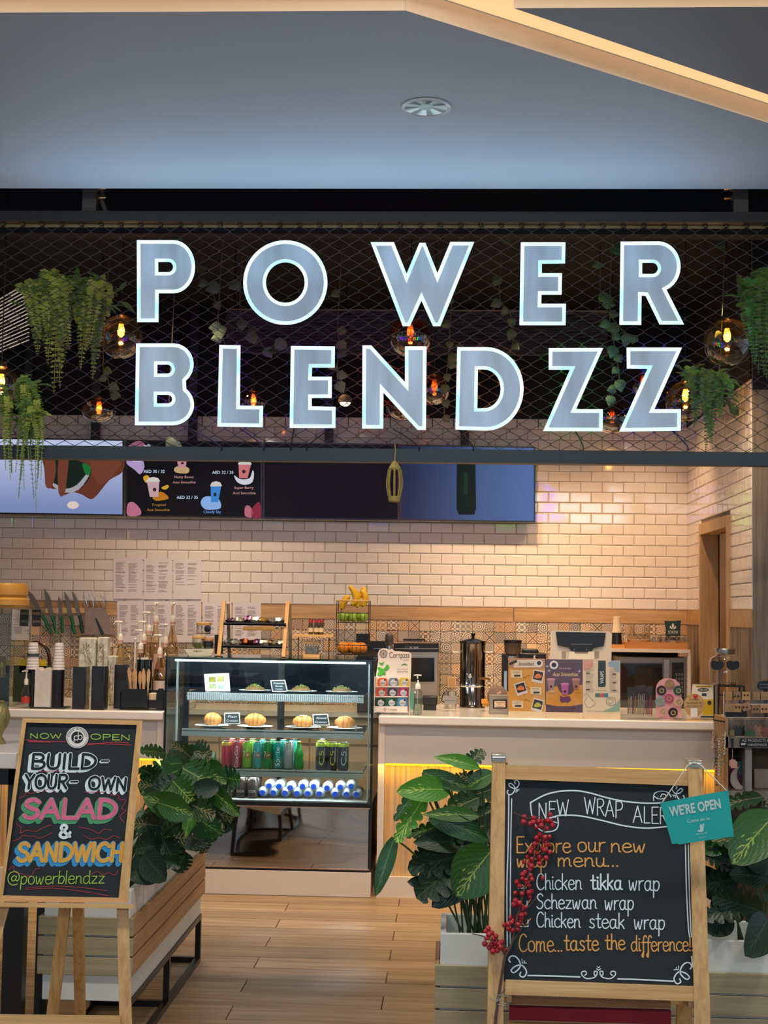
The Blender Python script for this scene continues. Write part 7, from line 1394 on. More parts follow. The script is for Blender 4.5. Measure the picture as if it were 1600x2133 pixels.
pine_z = wood('pine_z', 'be8c4e', 'e0b274', 2, 1.6, .5, 46, tone=.1); pine_x = wood('pine_x', 'be8c4e', 'e0b274', 0, 1.6, .5, 46, tone=.1); pine_y = wood('pine_y', 'a87b48', 'c89c66', 1, 1.6, .5, 46, tone=.1)
# ------------------------------------------------------------------ right A-frame board
Yb0, Yt0 = 3.82, 3.97                                   # bottom / top of the board panel
A_ = at(1053, 2040, Yb0+.01); B_ = at(1447, 2054, Yb0+.01); C_ = at(1053, 1622, Yt0+.01)
PA = plane3(A_, B_, C_)
nA = PA.n
af = thing('a_frame_chalkboard', 'tall pine A-frame chalkboard announcing new wraps', 'chalkboard', (at(1250, 2133, 3.8).x, 3.95, 0))
MB().poly(PA, [(1049, 1618), (1437, 1632), (1451, 2058), (1049, 2044)], 0, 0, (), .008).build('slate_panel', slate, af)
def bar(name, Q, mat, c=.012, d=.03, par=af, P=PA): return MB().poly(P, Q, c, 0, (), d).build(name, mat, par, bevel=.002)
def down(px, py): return (px, py)
# stiles run down to the floor: find where the plane meets z=0 in the picture
def floor_y(px, P):
    y = 2133
    for _ in range(40):
        q = P(px, y); 
        if abs(q.z) < 1e-4: break
        y += q.z*F/q.y
    return y
yl_, yr_ = floor_y(1008, PA), floor_y(1492, PA)
bar('stile', [(1026, 1586), (1053, 1587), (1049, 2090), (1045, yl_), (1004, yl_), (1016, 2090)], pine_z, .016, .032)
bar('stile', [(1433, 1598), (1463, 1599), (1479, 2090), (1490, yr_), (1452, yr_), (1446, 2090)], pine_z, .016, .032)
bar('rail', [(1053, 1593), (1433, 1605), (1433, 1637), (1053, 1623)], pine_x, .012); bar('rail', [(1053, 2040), (1447, 2054), (1449, 2086), (1052, 2072)], pine_x, .012)
for x_, y_ in ((1039, 1580), (1447, 1592)):
    q = PA(x_, y_, .012); MB().box(q.x-.020, q.x+.020, q.y-.006, q.y+.05, q.z-.010, q.z+.012).build('hinge', M('hinge_zinc', 'b8b8a4', .3, .7), af, bevel=.002); MB().tube([(q.x-.018, q.y-.008, q.z+.004), (q.x+.018, q.y-.008, q.z+.004)], .004, 8).build('hinge_pin', steel, af)
# rear legs and braces
tl, tr = PA(1039, 1585, -.03), PA(1449, 1597, -.03)
for q, s_ in ((tl, 1), (tr, 1)): MB().beam((q.x+.004, q.y+.02, q.z), (q.x+.0, q.y+.31, .0), .045, .028, up=(0, 1, .3)).build('rear_leg', pine_z, af, bevel=.002)
zq = PA(1250, 2120, 0).z
MB().box(tl.x+.02, tr.x-.02, tl.y+.16, tl.y+.19, .47, .51).build('rear_rail', pine_x, af); 
for q in (PA(1060, 2100, -.012), PA(1440, 2112, -.012)): MB().beam((q.x, q.y, q.z+.03), (q.x+(.02 if q.x > .3 else -.0), q.y+.33, q.z-.02), .016, .03).build('side_brace', pine_y, af, bevel=.001)
# low rack between the legs with a red felt strip
q0_, q1_ = PA(1062, 2092, -.03), PA(1400, 2102, -.03)
MB().box(q0_.x, q1_.x, q0_.y+.02, q0_.y+.05, q0_.z-.005, q0_.z+.012).build('inner_rail', wood('pine_dark', '8a5a30', 'a8743f', 0, 1.6, .5, 40), af); MB().box(q0_.x, q1_.x, q0_.y+.015, q0_.y+.04, q0_.z-.046, q0_.z-.012).build('felt_strip', M('felt_red', '8e2028', .95, var=.1), af); MB().box(q0_.x-.004, q1_.x+.01, q0_.y, q0_.y+.02, q0_.z-.095, q0_.z-.05).build('shelf_rail', pine_x, af)
# chalk drawing
b = MB(); c = .0012
def st(P_, w_=2.4, cc=c, mm=0, B=None, n=4, sm=True): (B or b).stroke(PA, smooth(P_, n) if sm else P_, w_, cc, mm)
st([(1105, 1672), (1135, 1656), (1165, 1648.5), (1200, 1647), (1230, 1652), (1262, 1661), (1300, 1669), (1345, 1673), (1386, 1672)], 3); st([(1139, 1708), (1158, 1700), (1182, 1698), (1212, 1700), (1250, 1708), (1300, 1720), (1345, 1725), (1388, 1722)], 3)
st([(1105, 1672), (1107, 1692), (1112, 1712), (1122, 1726), (1134, 1733)], 2.6); st([(1162, 1703), (1163, 1718), (1158, 1728), (1147, 1732), (1134, 1733)], 2.6); st([(1152, 1711), (1160, 1714)], 2)
st([(1362, 1668), (1362, 1656), (1368, 1650), (1380, 1648), (1392, 1651), (1398, 1660)], 2); st([(1362, 1658), (1372, 1664), (1384, 1663), (1388, 1657), (1380, 1654), (1376, 1660)], 2)
hand(b, PA, 'NEW', 1120, 1706, 33, 66, 2.3, slope=-.17, c=c); hand(b, PA, 'WRAP', 1216, 1695, 34, 82, 2.3, slope=.13, c=c); hand(b, PA, 'ALERT', 1318, 1713, 34, 92, 2.3, slope=.06, c=c)
hand(b, PA, 'Chicken', 1117, 1853, 33, 96, 2.5, c=c); hand(b, PA, 'tikka', 1229, 1853, 32, 68, 3.4, c=c); hand(b, PA, 'wrap', 1309, 1854, 34, 66, 2.6, c=c, slope=.03)
hand(b, PA, 'Schezwan', 1117, 1893, 31, 127, 2.5, c=c); hand(b, PA, 'wrap', 1259, 1895, 33, 62, 2.5, c=c)
hand(b, PA, 'Chicken', 1117, 1931, 31, 93, 2.5, c=c, slope=.02); hand(b, PA, 'steak', 1226, 1933, 32, 76, 2.5, c=c, slope=.02); hand(b, PA, 'wrap', 1320, 1935, 33, 66, 2.5, c=c, slope=.02)
for x0_, y0_ in ((1080, 1836), (1082, 1877), (1084, 1916)): st([(x0_, y0_), (x0_, y0_+14), (x0_+16, y0_+14), (x0_+16, y0_)], 2, n=1, sm=False)
st([(1060, 1657), (1059, 1750), (1056, 1850), (1057, 1985)], 2.6); st([(1066, 1664), (1064, 1760), (1063, 1900), (1063, 1975)], 2.4)
st([(1428, 1760), (1430, 1850), (1434, 1930), (1437, 1952)], 2.6); st([(1434, 1760), (1436, 1850), (1439, 1930), (1441, 1952)], 2.4); st([(1441, 1992), (1443, 2014)], 2.6)
st([(1100, 2032), (1150, 2033), (1208, 2035)], 3); st([(1287, 2039), (1345, 2041), (1402, 2044)], 3)
def flour(cx, cy, sx, sy, k=1.0):
    T = lambda L_: [(cx+a*sx*k, cy+b_*sy*k) for a, b_ in L_]
    st(T([(-14, -14), (-17, -19), (-13, -26), (-4, -26), (4, -18), (7, -6), (0, 4), (-8, 8), (-12, 3), (-4, -5), (8, -8), (16, -2), (20, 8), (14, 17), (6, 14), (8, 7)]), 2.6*k+.3)
    for a in (0, 1): st(T([(10+a*5, -20+a*3), (11+a*5, -12), (16+a*4, -12)]), 1.6, sm=False)
flour(1077, 2018, 1, 1); flour(1424, 2032, -1, 1); flour(1068, 1637, .85, -.85, .8); flour(1414, 1648, -.85, -.85, .8)
for s_ in (1, -1): st([(1247+s_*u, 2028+v) for u, v in ((3, 2), (8, 4), (9, -4), (3, -4), (6, 6), (16, 10), (26, 10), (34, 4), (35, -3), (28, -5), (25, 0), (29, 4))], 2.4)
st([(1243, 2018), (1247, 2021), (1251, 2018)], 2, sm=False); st([(1244, 2013), (1247, 2016), (1250, 2013)], 1.6, sm=False)
b.build('white_chalk', ckw, af)
b = MB()
hand(b, PA, 'Explore', 1074, 1776, 33, 116, 3, c=c); hand(b, PA, 'our', 1202, 1774, 33, 60, 3, c=c); hand(b, PA, 'new', 1271, 1775, 30, 76, 3, c=c); hand(b, PA, 'wrap', 1076, 1806, 28, 64, 3, c=c); hand(b, PA, 'menu...', 1160, 1805, 30, 132, 3, c=c)
hand(b, PA, 'Come...', 1080, 1982, 36, 94, 2.8, c=c); hand(b, PA, 'taste', 1174, 1980, 34, 74, 3, c=c); hand(b, PA, 'the', 1259, 1978, 32, 44, 3, c=c); hand(b, PA, 'difference!!', 1314, 1981, 32, 132, 2.7, c=c)
b.build('orange_chalk', cko, af)
for y_ in (1849, 1889, 1929):
    b = MB(); st([(1088, y_-6), (1093, y_), (1106, y_-16)], 2, B=b, sm=False); b.build('tick_mark', cko, af)
# WE'RE OPEN sign
Yo = 3.86; PO = PF(Y=Yo); c3 = PO(1452, 1700); sg = thing('open_sign', "teal WE'RE OPEN card hanging on white string from the A-frame", 'sign', (c3.x, Yo, c3.z))
MB().poly(PO, [(1375, 1672), (1517, 1646), (1529, 1742), (1416, 1759), (1411, 1757), (1400, 1758)], 0, 0, (), .003).build('card', teal, sg)
wsn = M('sign_white', 'e4ece4', .6)
b = MB()
b.text(PO, "WE'RE OPEN", 1396, 1700.5, 20, .001, 0, w=108, rot=-.165, bold=.028)
b.build('headline', wsn, sg); MB().text(PO, 'Come on in', 1432, 1714, 7.4, .001, 0, w=47, rot=-.13).build('subline', wsn, sg)
MB().poly(PO, [(1453, 1731), (1456, 1728), (1459, 1730), (1458, 1718), (1462, 1717), (1463, 1724), (1464, 1716), (1467, 1715.5), (1465, 1732), (1458, 1733), (1453, 1732)], .001).build('emblem', wsn, sg); MB().text(PO, 'deliveroo', 1450, 1739, 3.4, .001, 0, w=23, rot=-.13).text(PO, 'ديليفرو', 1457, 1745, 3, .001, 0, w=13, rot=-.1).build('small_print', wsn, sg)
hk_ = PA(1447, 1588, .03); MB().tube([PO(1380, 1671, .002), PO(1433, 1594, -.01), (hk_.x, hk_.y, hk_.z)], .0016, 6).build('string', M('string_white', 'e8e0d0', .8), sg); MB().tube([PO(1514, 1647, .002), PO(1460, 1594, -.01), (hk_.x, hk_.y, hk_.z)], .0016, 6).build('string', M('string_white', 'e8e0d0', .8), sg)
# berry branch
PB = lambda x, y, c=.03: PA(x, y, c)
br = thing('berry_branch', 'artificial branch of glossy red berries taped up the A-frame', 'branch', tuple(PB(1036, 2133))); brm = M('twig', '5a4438', .8, var=.2); bry = M('berry_red', 'b01426', .18, var=.15, coat=.5)
main = smooth([tuple(PB(*p)) for p in ((1030, 2175), (1034, 2110), (1044, 2040), (1052, 1995), (1066, 1965), (1080, 1900), (1096, 1840), (1112, 1790), (1128, 1745), (1140, 1712), (1146, 1688))], 4)
MB().tube(main, [.0045-.003*i/len(main) for i in range(len(main))], 7).build('stem', brm, br)
for P_ in (((1052, 1992), (1035, 1965), (1005, 1950), (983, 1945)), ((1058, 1975), (1040, 1960), (1022, 1940)), ((1140, 1715), (1125, 1700), (1100, 1705), (1070, 1692)), ((1080, 1900), (1100, 1890), (1118, 1868)), ((1112, 1790), (1125, 1780), (1142, 1770)), ((1066, 1965), (1090, 1930), (1106, 1924)), ((1052, 1985), (1046, 1975), (1036, 1985)), ((1040, 2080), (1052, 2060))):
    MB().tube(smooth([tuple(PB(*p)) for p in P_], 3), .0016, 5).build('twig', brm, br)
random.seed(21); bp_ = [(1147, 1697), (1093, 1702), (1111, 1704), (1110, 1713), (1091, 1712), (1104, 1716), (1122, 1711), (1130, 1711), (1141, 1709), (1149, 1710), (1118, 1724), (1128, 1720), (1139, 1726), (1150, 1719), (1126, 1739), (1117, 1745), (1135, 1744), (1145, 1743), (1123, 1750), (1136, 1754), (1114, 1758), (1109, 1768), (1144, 1761), (1131, 1768), (1146, 1775), (1106, 1775), (1099, 1785), (1108, 1791), (1123, 1790), (1137, 1787), (1093, 1795), (1103, 1800), (1125, 1799), (1105, 1811), (1093, 1817), (1130, 1829)]
for (x0_, y0_), (x1_, y1_), n, sp in (((1100, 1820), (1075, 1915), 26, 17), ((1072, 1915), (1062, 1935), 6, 14), ((1138, 1760), (1112, 1800), 6, 13)):
    for i in range(n): u = i/(n-1); bp_.append((x0_+(x1_-x0_)*u+random.uniform(-sp, sp), y0_+(y1_-y0_)*u+random.uniform(-5, 5)))
bp_ += [(1017, 1934), (1010, 1940), (1025, 1943), (1019, 1947), (1012, 1955), (1010, 1966), (1028, 1955), (1034, 1950), (1033, 1963), (1024, 1967), (1040, 1966), (1047, 1962), (1031, 1972), (1020, 1974), (1036, 1980), (1043, 1973), (1027, 1982), (1052, 1979), (1060, 1935), (1068, 1937), (1078, 1936), (1058, 1925)]
me = None
for x_, y_ in bp_:
    p = PB(x_+random.uniform(-1, 1), y_, .03+random.uniform(-.012, .016))
    if me is None: o = MB().ball((0, 0, 0), .0073, 12).build('berry', bry, None); me = o.data
    else: o = bpy.data.objects.new('berry', me); COL.objects.link(o)
    o.parent = br; o.location = p-br.location; s_ = random.uniform(.8, 1.15); o.scale = (s_, s_, s_)
b = MB()
for i in range(14): a = PB(1028+random.random()*18, 2070+random.random()*24, .034); b.tube([a, a+Vector((random.uniform(-.02, .02), -.002, random.uniform(-.012, .012)))], .001, 4)
b.build('clear_tape', M('tape', 'c9c4bc', .2, alpha=.6), br, kind='stuff')
# ------------------------------------------------------------------ left easel board
Ya, Yc_ = 4.26, 4.40
A_, B_, C_ = at(0, 1872, Ya), at(266, 1876, Ya), at(47, 1497, Yc_); PE = plane3(A_, B_, C_)
es_ = thing('easel', 'pine easel with four legs carrying the chalkboard at the left', 'easel', (at(120, 2133, 4.3).x, 4.35, 0))
cb = thing('menu_chalkboard', 'pine-framed chalkboard reading Build-Your-Own Salad & Sandwich', 'chalkboard', tuple(PE(133, 1874)))
MB().poly(PE, [(54, 1502), (290, 1507), (252, 1872), (6, 1868)], 0, 0, (), .006).build('slate_panel', slate, cb)
for Q, m_ in (([(47, 1496), (297, 1501), (285, 1510), (55, 1505)], pine_x), ([(47, 1496), (55, 1505), (6, 1865), (-3, 1878)], pine_z), ([(285, 1510), (297, 1501), (267, 1881), (247, 1870)], pine_z), ([(6, 1865), (247, 1870), (267, 1881), (-3, 1878)], pine_x)): MB().poly(PE, Q, .010, 0, (), .018).build('frame_bar', m_, cb, bevel=.001)
def E_(name, Q, m_, c=0, d=.02): MB().poly(PE, Q, c, 0, (), d).build(name, m_, es_, bevel=.002)
yf1 = floor_y(270, PE)
E_('ledge', [(-20, 1879), (278, 1883), (279, 1893), (-20, 1889)], pine_x, .035, .05)
E_('front_leg', [(243, 1891), (268, 1891), (275, 2133), (278, yf1), (250, yf1), (249, 2133)], pine_z, .0, .025)
E_('front_leg', [(-12, 1887), (20, 1887), (-46, 2133), (-60, 2200), (-92, 2200), (-75, 2133)], pine_z, .0, .025)
E_('cross_bar', [(-40, 2112), (250, 2115), (252, 2146), (-40, 2143)], pine_x, .012, .03)
for (a, c_, w_, m_) in (((124, 1890), (98, 2112), 23, 0), ((152, 1890), (156, 2112), 22, 1)):
    p, q = at(a[0]+w_/2, a[1], 4.42), at(c_[0]+w_/2, c_[1], 4.50 if m_ == 0 else 4.70); dr_ = (q-p); q = p+dr_*((p.z)/(p.z-q.z)) if p.z > q.z else q
    MB().beam(p+Vector((0, 0, .3)) if False else p-dr_*.3, q, w_*4.45/F, .02, up=(0, 1, 0)).build('rear_leg', pine_z, es_, bevel=.002)
cz = .0012; b = MB()
# layered block lettering: shadow layer, rim layer, face layer
def block(word, x, y, h, w, sh, rim, face, sw, name, skew=.1, slope=0, off=(-5, 5), rw=3.2):
    bs = MB(); n = 4
    for i in range(n): hand(bs, PE, word, x, y, h, w, sw+rw, .0008+i*.0001, 0, skew, slope, dx=off[0]*(i+1)/n, dy=off[1]*(i+1)/n)
    bs.build(name+'_shadow', sh, cb)
    b2 = MB(); hand(b2, PE, word, x, y, h, w, sw+rw, .0018, 0, skew, slope); b2.build(name+'_rim', rim, cb)
    b3 = MB(); hand(b3, PE, word, x, y, h, w, sw, .0026, 0, skew, slope); b3.build(name+'_face', face, cb)
block('BUILD', 62, 1601, 30, 138, ckw, ckw, ckd, 5.6, 'build_lettering', off=(-6, 4), rw=3); block('-', 207, 1597, 26, 22, ckw, ckw, ckd, 3.2, 'hyphen_mark', off=(-2, 2), rw=2.4)
block('YOUR', 50, 1642, 28, 90, ckw, ckw, ckd, 5.2, 'your_lettering', off=(-4, 5), rw=3); block('-', 143, 1640, 26, 22, ckw, ckw, ckd, 3.2, 'hyphen_mark', off=(-2, 2), rw=2.4); block('OWN', 182, 1644, 26, 82, ckw, ckw, ckd, 5, 'own_lettering', off=(-5, 5), slope=.05, rw=3)
block('SALAD', 46, 1704, 38, 196, ckgr, ckgr, ckp, 9, 'salad_lettering', off=(-6, 7), rw=2.6); block('SANDWICH', 34, 1793, 36, 222, ckb, ckb, cky, 8.2, 'sandwich_lettering', off=(-6, 7), rw=2.6)
b = MB(); hand(b, PE, '&', 122, 1745, 27, 28, 6.2, .0030); b.build('ampersand', ckw, cb)
b = MB(); hand(b, PE, '@powerblendzz', 14, 1842, 27, 204, 1.9, .0016, skew=.1, slope=-.01); hand(b, PE, 'NOW', 61, 1538, 10, 68, 1.7, .0016); hand(b, PE, 'OPEN', 187, 1540, 11, 86, 1.7, .0016, slope=.03); b.build('lime_chalk', ckg, cb)
b = MB()
def sr(P_, w_=1.3): b.stroke(PE, smooth(P_, 3), w_, .0014)
sr([(53, 1541), (90, 1544), (136, 1545)], 1.6); sr([(60, 1544), (105, 1546), (60, 1545)], 1.6); sr([(182, 1549), (230, 1550), (273, 1552)], 1.6); sr([(182, 1552), (235, 1546), (268, 1548)], 1.6)
for P_ in ([(40, 1663), (52, 1657), (55, 1650), (66, 1654), (76, 1648), (88, 1650), (100, 1644), (118, 1650)], [(228, 1645), (232, 1657), (246, 1656), (250, 1666), (262, 1667), (254, 1684), (262, 1689), (250, 1700), (258, 1713)], [(34, 1716), (44, 1724), (42, 1736), (56, 1729), (74, 1732), (90, 1724), (108, 1718)], [(26, 1752), (40, 1748), (46, 1741), (60, 1742), (72, 1742), (84, 1746), (108, 1735)],
           [(164, 1723), (182, 1726), (196, 1731), (206, 1736), (216, 1728), (232, 1729)], [(174, 1740), (190, 1748), (206, 1745), (222, 1749), (236, 1741), (250, 1746)], [(18, 1812), (28, 1804), (30, 1816), (44, 1820), (54, 1824), (66, 1824), (72, 1812), (84, 1808)], [(190, 1822), (202, 1815), (214, 1822), (226, 1818), (240, 1823), (246, 1812)],
           [(54, 1850), (100, 1846), (160, 1848), (222, 1855)], [(54, 1853), (110, 1850), (180, 1858), (226, 1866)], [(80, 1607), (110, 1606), (128, 1606)], [(175, 1650), (220, 1650)]): sr(P_)
b.build('red_chalk', ckr, cb)
b = MB(); b.poly(PE, ell(161, 1536, 23.5, 22.5, 36), .003, 0, (), .002); b.build('logo_disc', M('sticker_white2', 'e4dfd8', .6, var=.01), cb); b = MB(); b.poly(PE, ell(161, 1536, 12.5, 12.5, 30), .0036).poly(PE, ell(161, 1536, 21.5, 20.6, 36), .0036, 0, [ell(161, 1536, 20.8, 19.9, 36)])
for i, ch in enumerate('POWER BLENDZZ'):
    a = math.radians(190+i*13.3); 
    if ch != ' ': b.text(PE, ch, 161+16*math.cos(a), 1536+15.4*math.sin(a), 3.6, .0036, 0, al='c', rot=a+PI/2)
b.build('logo_print', ckd, cb); b = MB(); b.stroke(PE, [(154, 1548), (155, 1534)], 1.7, .0042).stroke(PE, ell(159, 1537, 4.4, 4.6, 16)+[(163.4, 1537)], 1.7, .0042).stroke(PE, [(163, 1524), (163, 1537)], 1.7, .0042).stroke(PE, ell(167, 1536, 4.2, 4.6, 16)+[(171.2, 1536)], 1.7, .0042); b.build('logo_letters', M('sticker_white2', 'e4dfd8', .6, var=.01), cb)
# ------------------------------------------------------------------ left table with gold vase
Yt_ = 4.9; tt = thing('corner_table', 'white table with black legs at the left edge behind the easel', 'table', (-1.75, 5.1, 0)); zt5 = 1.6-(1545-1262)/F*5.0
zt5 = at(20, 1602, 4.75).z
q = at(38, 1560, 5.3)
MB().box(-2.6, PX(42, 4.8, zt5), 4.75, 5.45, zt5-.0, zt5+.055).build('top', M('table_white', 'ded6cc', .3, var=.02), tt, bevel=.004)
for x_, y_ in ((PX(30, 4.8, .6), 4.8), (PX(66, 4.95, .5)-.02, 5.2), (-2.3, 4.8), (-2.3, 5.3)): MB().box(x_-.035, x_+.035, y_, y_+.05, 0, zt5).build('leg', black, tt)
MB().box(-2.3, PX(38, 4.8, .8), 4.80, 4.85, zt5-.06, zt5).build('apron', black, tt)
zt6 = zt5+.055; Yv = 5.05
vz = base('gold_vase', 'bulbous carved gold vase cut by the left edge of the view', 'vase', -12, Yv, zt6); gv = M('vase_gold', '9a8a54', .4, .5, var=.5, scale=40, bump=1.0, stretch=(3, 3, .6)); k = Yv/F
lz(vz, 'body', gv, -8, Yv, zt6, [(20, 0), (19, 4), (12, 16), (13, 22), (24, 40), (27, 58), (22, 76), (14, 84)], 40); lz(vz, 'rim', gv, -8, Yv, zt6, [(14, 84), (16, 88), (13, 90)], 30)
# ------------------------------------------------------------------ planters
pw_ = M('planter_white', 'dfe2da', .45, var=.015); slx = wood('slat_x', '968a6c', 'b4a684', 0, 1.4, .55, 50, tone=.08); sly = wood('slat_y', 'a87f54', 'c69a6c', 1, 1.2, .55, 40, tone=.08); soil = M('soil', '1c1712', .95, bump=1)
def planter(name, label, x0_, x1_, y0_, y1_, feet=True):
    t = thing(name, label, 'planter', ((x0_+x1_)/2, (y0_+y1_)/2, 0)); w_ = .018; z0_p, z1_p = .215, .60
    MB().box(x0_+.012, x1_-.012, y0_+.012, y0_+.012+w_, z0_p, z1_p).box(x0_+.012, x1_-.012, y1_-.012-w_, y1_-.012, z0_p, z1_p).box(x0_+.012, x0_+.012+w_, y0_+.03, y1_-.03, z0_p, z1_p).box(x1_-.012-w_, x1_-.012, y0_+.03, y1_-.03, z0_p, z1_p).box(x0_+.02, x1_-.02, y0_+.02, y1_-.02, z0_p, z0_p+.02).build('trough', pw_, t, bevel=.002)
    MB().box(x0_+.03, x1_-.03, y0_+.03, y1_-.03, .40, .44).build('soil', soil, t)
    for i in range(3):
        zz = .506-.0685*i
        for ya, yb2 in ((y0_-.004, y0_+.010), (y1_-.010, y1_+.004)): MB().box(x0_-.004, x1_+.004, ya, yb2, zz-.062, zz).build('slat', slx, t, bevel=.0015)
        for xa, xb in ((x0_-.004, x0_+.010), (x1_-.010, x1_+.004)): MB().box(xa, xb, y0_+.010, y1_-.010, zz-.062, zz).build('slat', sly, t, bevel=.0015)
    for x_ in (x0_+.006, x1_-.03):
        MB().box(x_, x_+.024, y0_+.01, y1_-.01, 0, .024).build('floor_rail', black, t); MB().box(x_, x_+.024, y0_+.01, y1_-.01, z0_p-.022, z0_p).build('top_rail', black, t)
        for y_ in (y0_+.01, (y0_+y1_)/2-.012, y1_-.034): MB().box(x_, x_+.024, y_, y_+.024, .024, z0_p-.022).build('leg', black, t)
    for y_ in (y0_+.01, (y0_+y1_)/2-.012, y1_-.034): MB().box(x0_+.03, x1_-.03, y_, y_+.024, 0, .024).build('cross_rail', black, t)
    return t
xpr = -1.096; xpl = atx(85, 1997, -1.42).x
xpl = PX(84, 4.96, .5)
planter('slatted_planter', 'long white planter with oak slats running back on the left', xpl, xpr, 4.955, 6.42)
xr0 = PX(909, 4.42, .5)
planter('slatted_planter', 'white planter with pale oak slats behind the A-frame chalkboard', xr0, xr0+1.45, 4.42, 4.74)
# ------------------------------------------------------------------ foliage
def leaf_mat(name, base_c, vein_c, w_):
    m = bpy.data.materials.new(name); t, N, L = nt(m); out = N.new('ShaderNodeOutputMaterial'); p = N.new('ShaderNodeBsdfPrincipled'); L.new(p.outputs[0], out.inputs[0])
    uv = N.new('ShaderNodeUVMap'); sp = N.new('ShaderNodeSeparateXYZ'); L.new(uv.outputs[0], sp.inputs[0])
    def mth(op, a, b_=None, c_=None):
        n = N.new('ShaderNodeMath'); n.operation = op
        for i, q in enumerate((a, b_, c_)):
            if q is None: continue
            if hasattr(q, 'is_linked'): L.new(q, n.inputs[i])
            else: n.inputs[i].default_value = q
        return n.outputs[0]
    au = mth('ABSOLUTE', sp.outputs[0]); nz = N.new('ShaderNodeTexNoise'); nz.inputs['Scale'].default_value = 6; L.new(uv.outputs[0], nz.inputs['Vector'])
    ph = mth('MULTIPLY_ADD', nz.outputs[0], 9, mth('MULTIPLY', mth('SUBTRACT', sp.outputs[1], mth('MULTIPLY', au, .5)), 46))
    s_ = mth('SINE', ph); fade = mth('MULTIPLY', mth('SUBTRACT', 1.0, mth('MULTIPLY', au, 1.35)), mth('MULTIPLY', sp.outputs[1], 1.5)); rib = mth('LESS_THAN', au, .025)
    v = mth('ADD', mth('MULTIPLY', mth('GREATER_THAN', s_, w_), mth('GREATER_THAN', fade, mth('MULTIPLY', nz.outputs[0], 1.25))), rib); v = mth('MINIMUM', v, 1)
    mx = N.new('ShaderNodeMix'); mx.data_type = 'RGBA'; L.new(v, mx.inputs[0]); mx.inputs[6].default_value = lin(base_c)+(1,); mx.inputs[7].default_value = lin(vein_c)+(1,); L.new(mx.outputs[2], p.inputs['Base Color'])
    p.inputs['Roughness'].default_value = .38; bp = N.new('ShaderNodeBump'); bp.inputs['Strength'].default_value = .12; bp.inputs['Distance'].default_value = .003; L.new(s_, bp.inputs['Height']); L.new(bp.outputs[0], p.inputs['Normal']); return m
LM = [leaf_mat('leaf_variegated', '2c5a1c', '96ae50', .55), leaf_mat('leaf_bright', '4c8a26', 'b4cc62', .5), leaf_mat('leaf_dark', '142e1a', '33522c', .88), leaf_mat('leaf_creamy', '2c4a22', '9a8e62', .35), leaf_mat('leaf_plain', '235022', '6f9a44', .93)]
stm = M('plant_stem', '3c5424', .6)
def leaf(t, b0, tip, w_, kind, mat, droop=.12, face=-1.0, roll=0.0):
    b0, tip = Vector(b0), Vector(tip); d = tip-b0; Ln = d.length; d.normalize(); view = Vector((0, -1, .25)).normalized()
    side_ = d.cross(view); side_ = side_.normalized() if side_.length > .1 else Vector((1, 0, 0)); nrm_ = side_.cross(d).normalized()
    if nrm_.y > 0: nrm_ = -nrm_
    R_ = Matrix.Rotation(roll, 3, d); side_ = R_ @ side_; nrm_ = R_ @ nrm_
    nv, nu = (14 if kind == 'oval' else 26), 3; v, f, uv = [], [], []
    for j in range(nv+1):
        s = j/nv; 
        if kind == 'oval': w0 = (math.sin(PI*min(1, s*.93+.05))**.62)*(1-.25*s)
        elif kind == 'lance': w0 = math.sin(PI*s**.8)**.9*.9
        else:
            w0 = (math.sin(PI*min(1, s*.9+.06))**.5)*(1-.2*s)
            if .2 < s < .9 and j % 5 == 2: w0 *= .5
            elif .2 < s < .9 and j % 5 in (1, 3): w0 *= .9
        w0 = max(w0, .02) if j not in (nv,) else .01
        cen = b0+d*(Ln*s)+nrm_*(droop*Ln*(math.sin(PI*s*.5)*.6-s*s*.9))+Vector((0, 0, -droop*Ln*s*s*.6))
        for i in range(-nu, nu+1):
            u = i/nu; lag = abs(u)*.16*Ln*(1 if kind == 'split' else .35)
            v.append(cen+side_*(u*w_/2*w0)+nrm_*(abs(u)**1.5*w_*.10*w0)+d*(-0 if kind != 'split' else lag*.6*(1-s))); uv.append((u*w0 if kind == 'split' else u, s))
    m_ = 2*nu+1
    for j in range(nv):
        for i in range(m_-1): f.append((j*m_+i, j*m_+i+1, (j+1)*m_+i+1, (j+1)*m_+i))
    b = MB(); b.add(v, f); b.uv = uv; b.build('leaf', LM[mat], t, sharp=3)
def plant(label, root, LV, grp='artificial leafy plants', nm='foliage_plant'):
    root = Vector(root); t = thing(nm, label, 'plant', root, grp)
    for (bx_, by_, tx_, ty_, Yb_, Yt2, w_, kind, mat) in LV:
        a, e = at(bx_, by_, Yb_), at(tx_, ty_, Yt2); leaf(t, a, e, w_*((Yb_+Yt2)/2)/F, kind, mat, random.uniform(.05, .16), roll=random.uniform(-.25, .25))
        r0_ = root+Vector((random.uniform(-.05, .05), random.uniform(-.05, .05), 0)); mid = r0_.lerp(a, .6)+Vector((0, 0, .06))
        MB().tube(smooth([tuple(r0_), tuple(mid), tuple(a)], 4), .0032, 5).build('stem', stm, t)
    return t
random.seed(33)
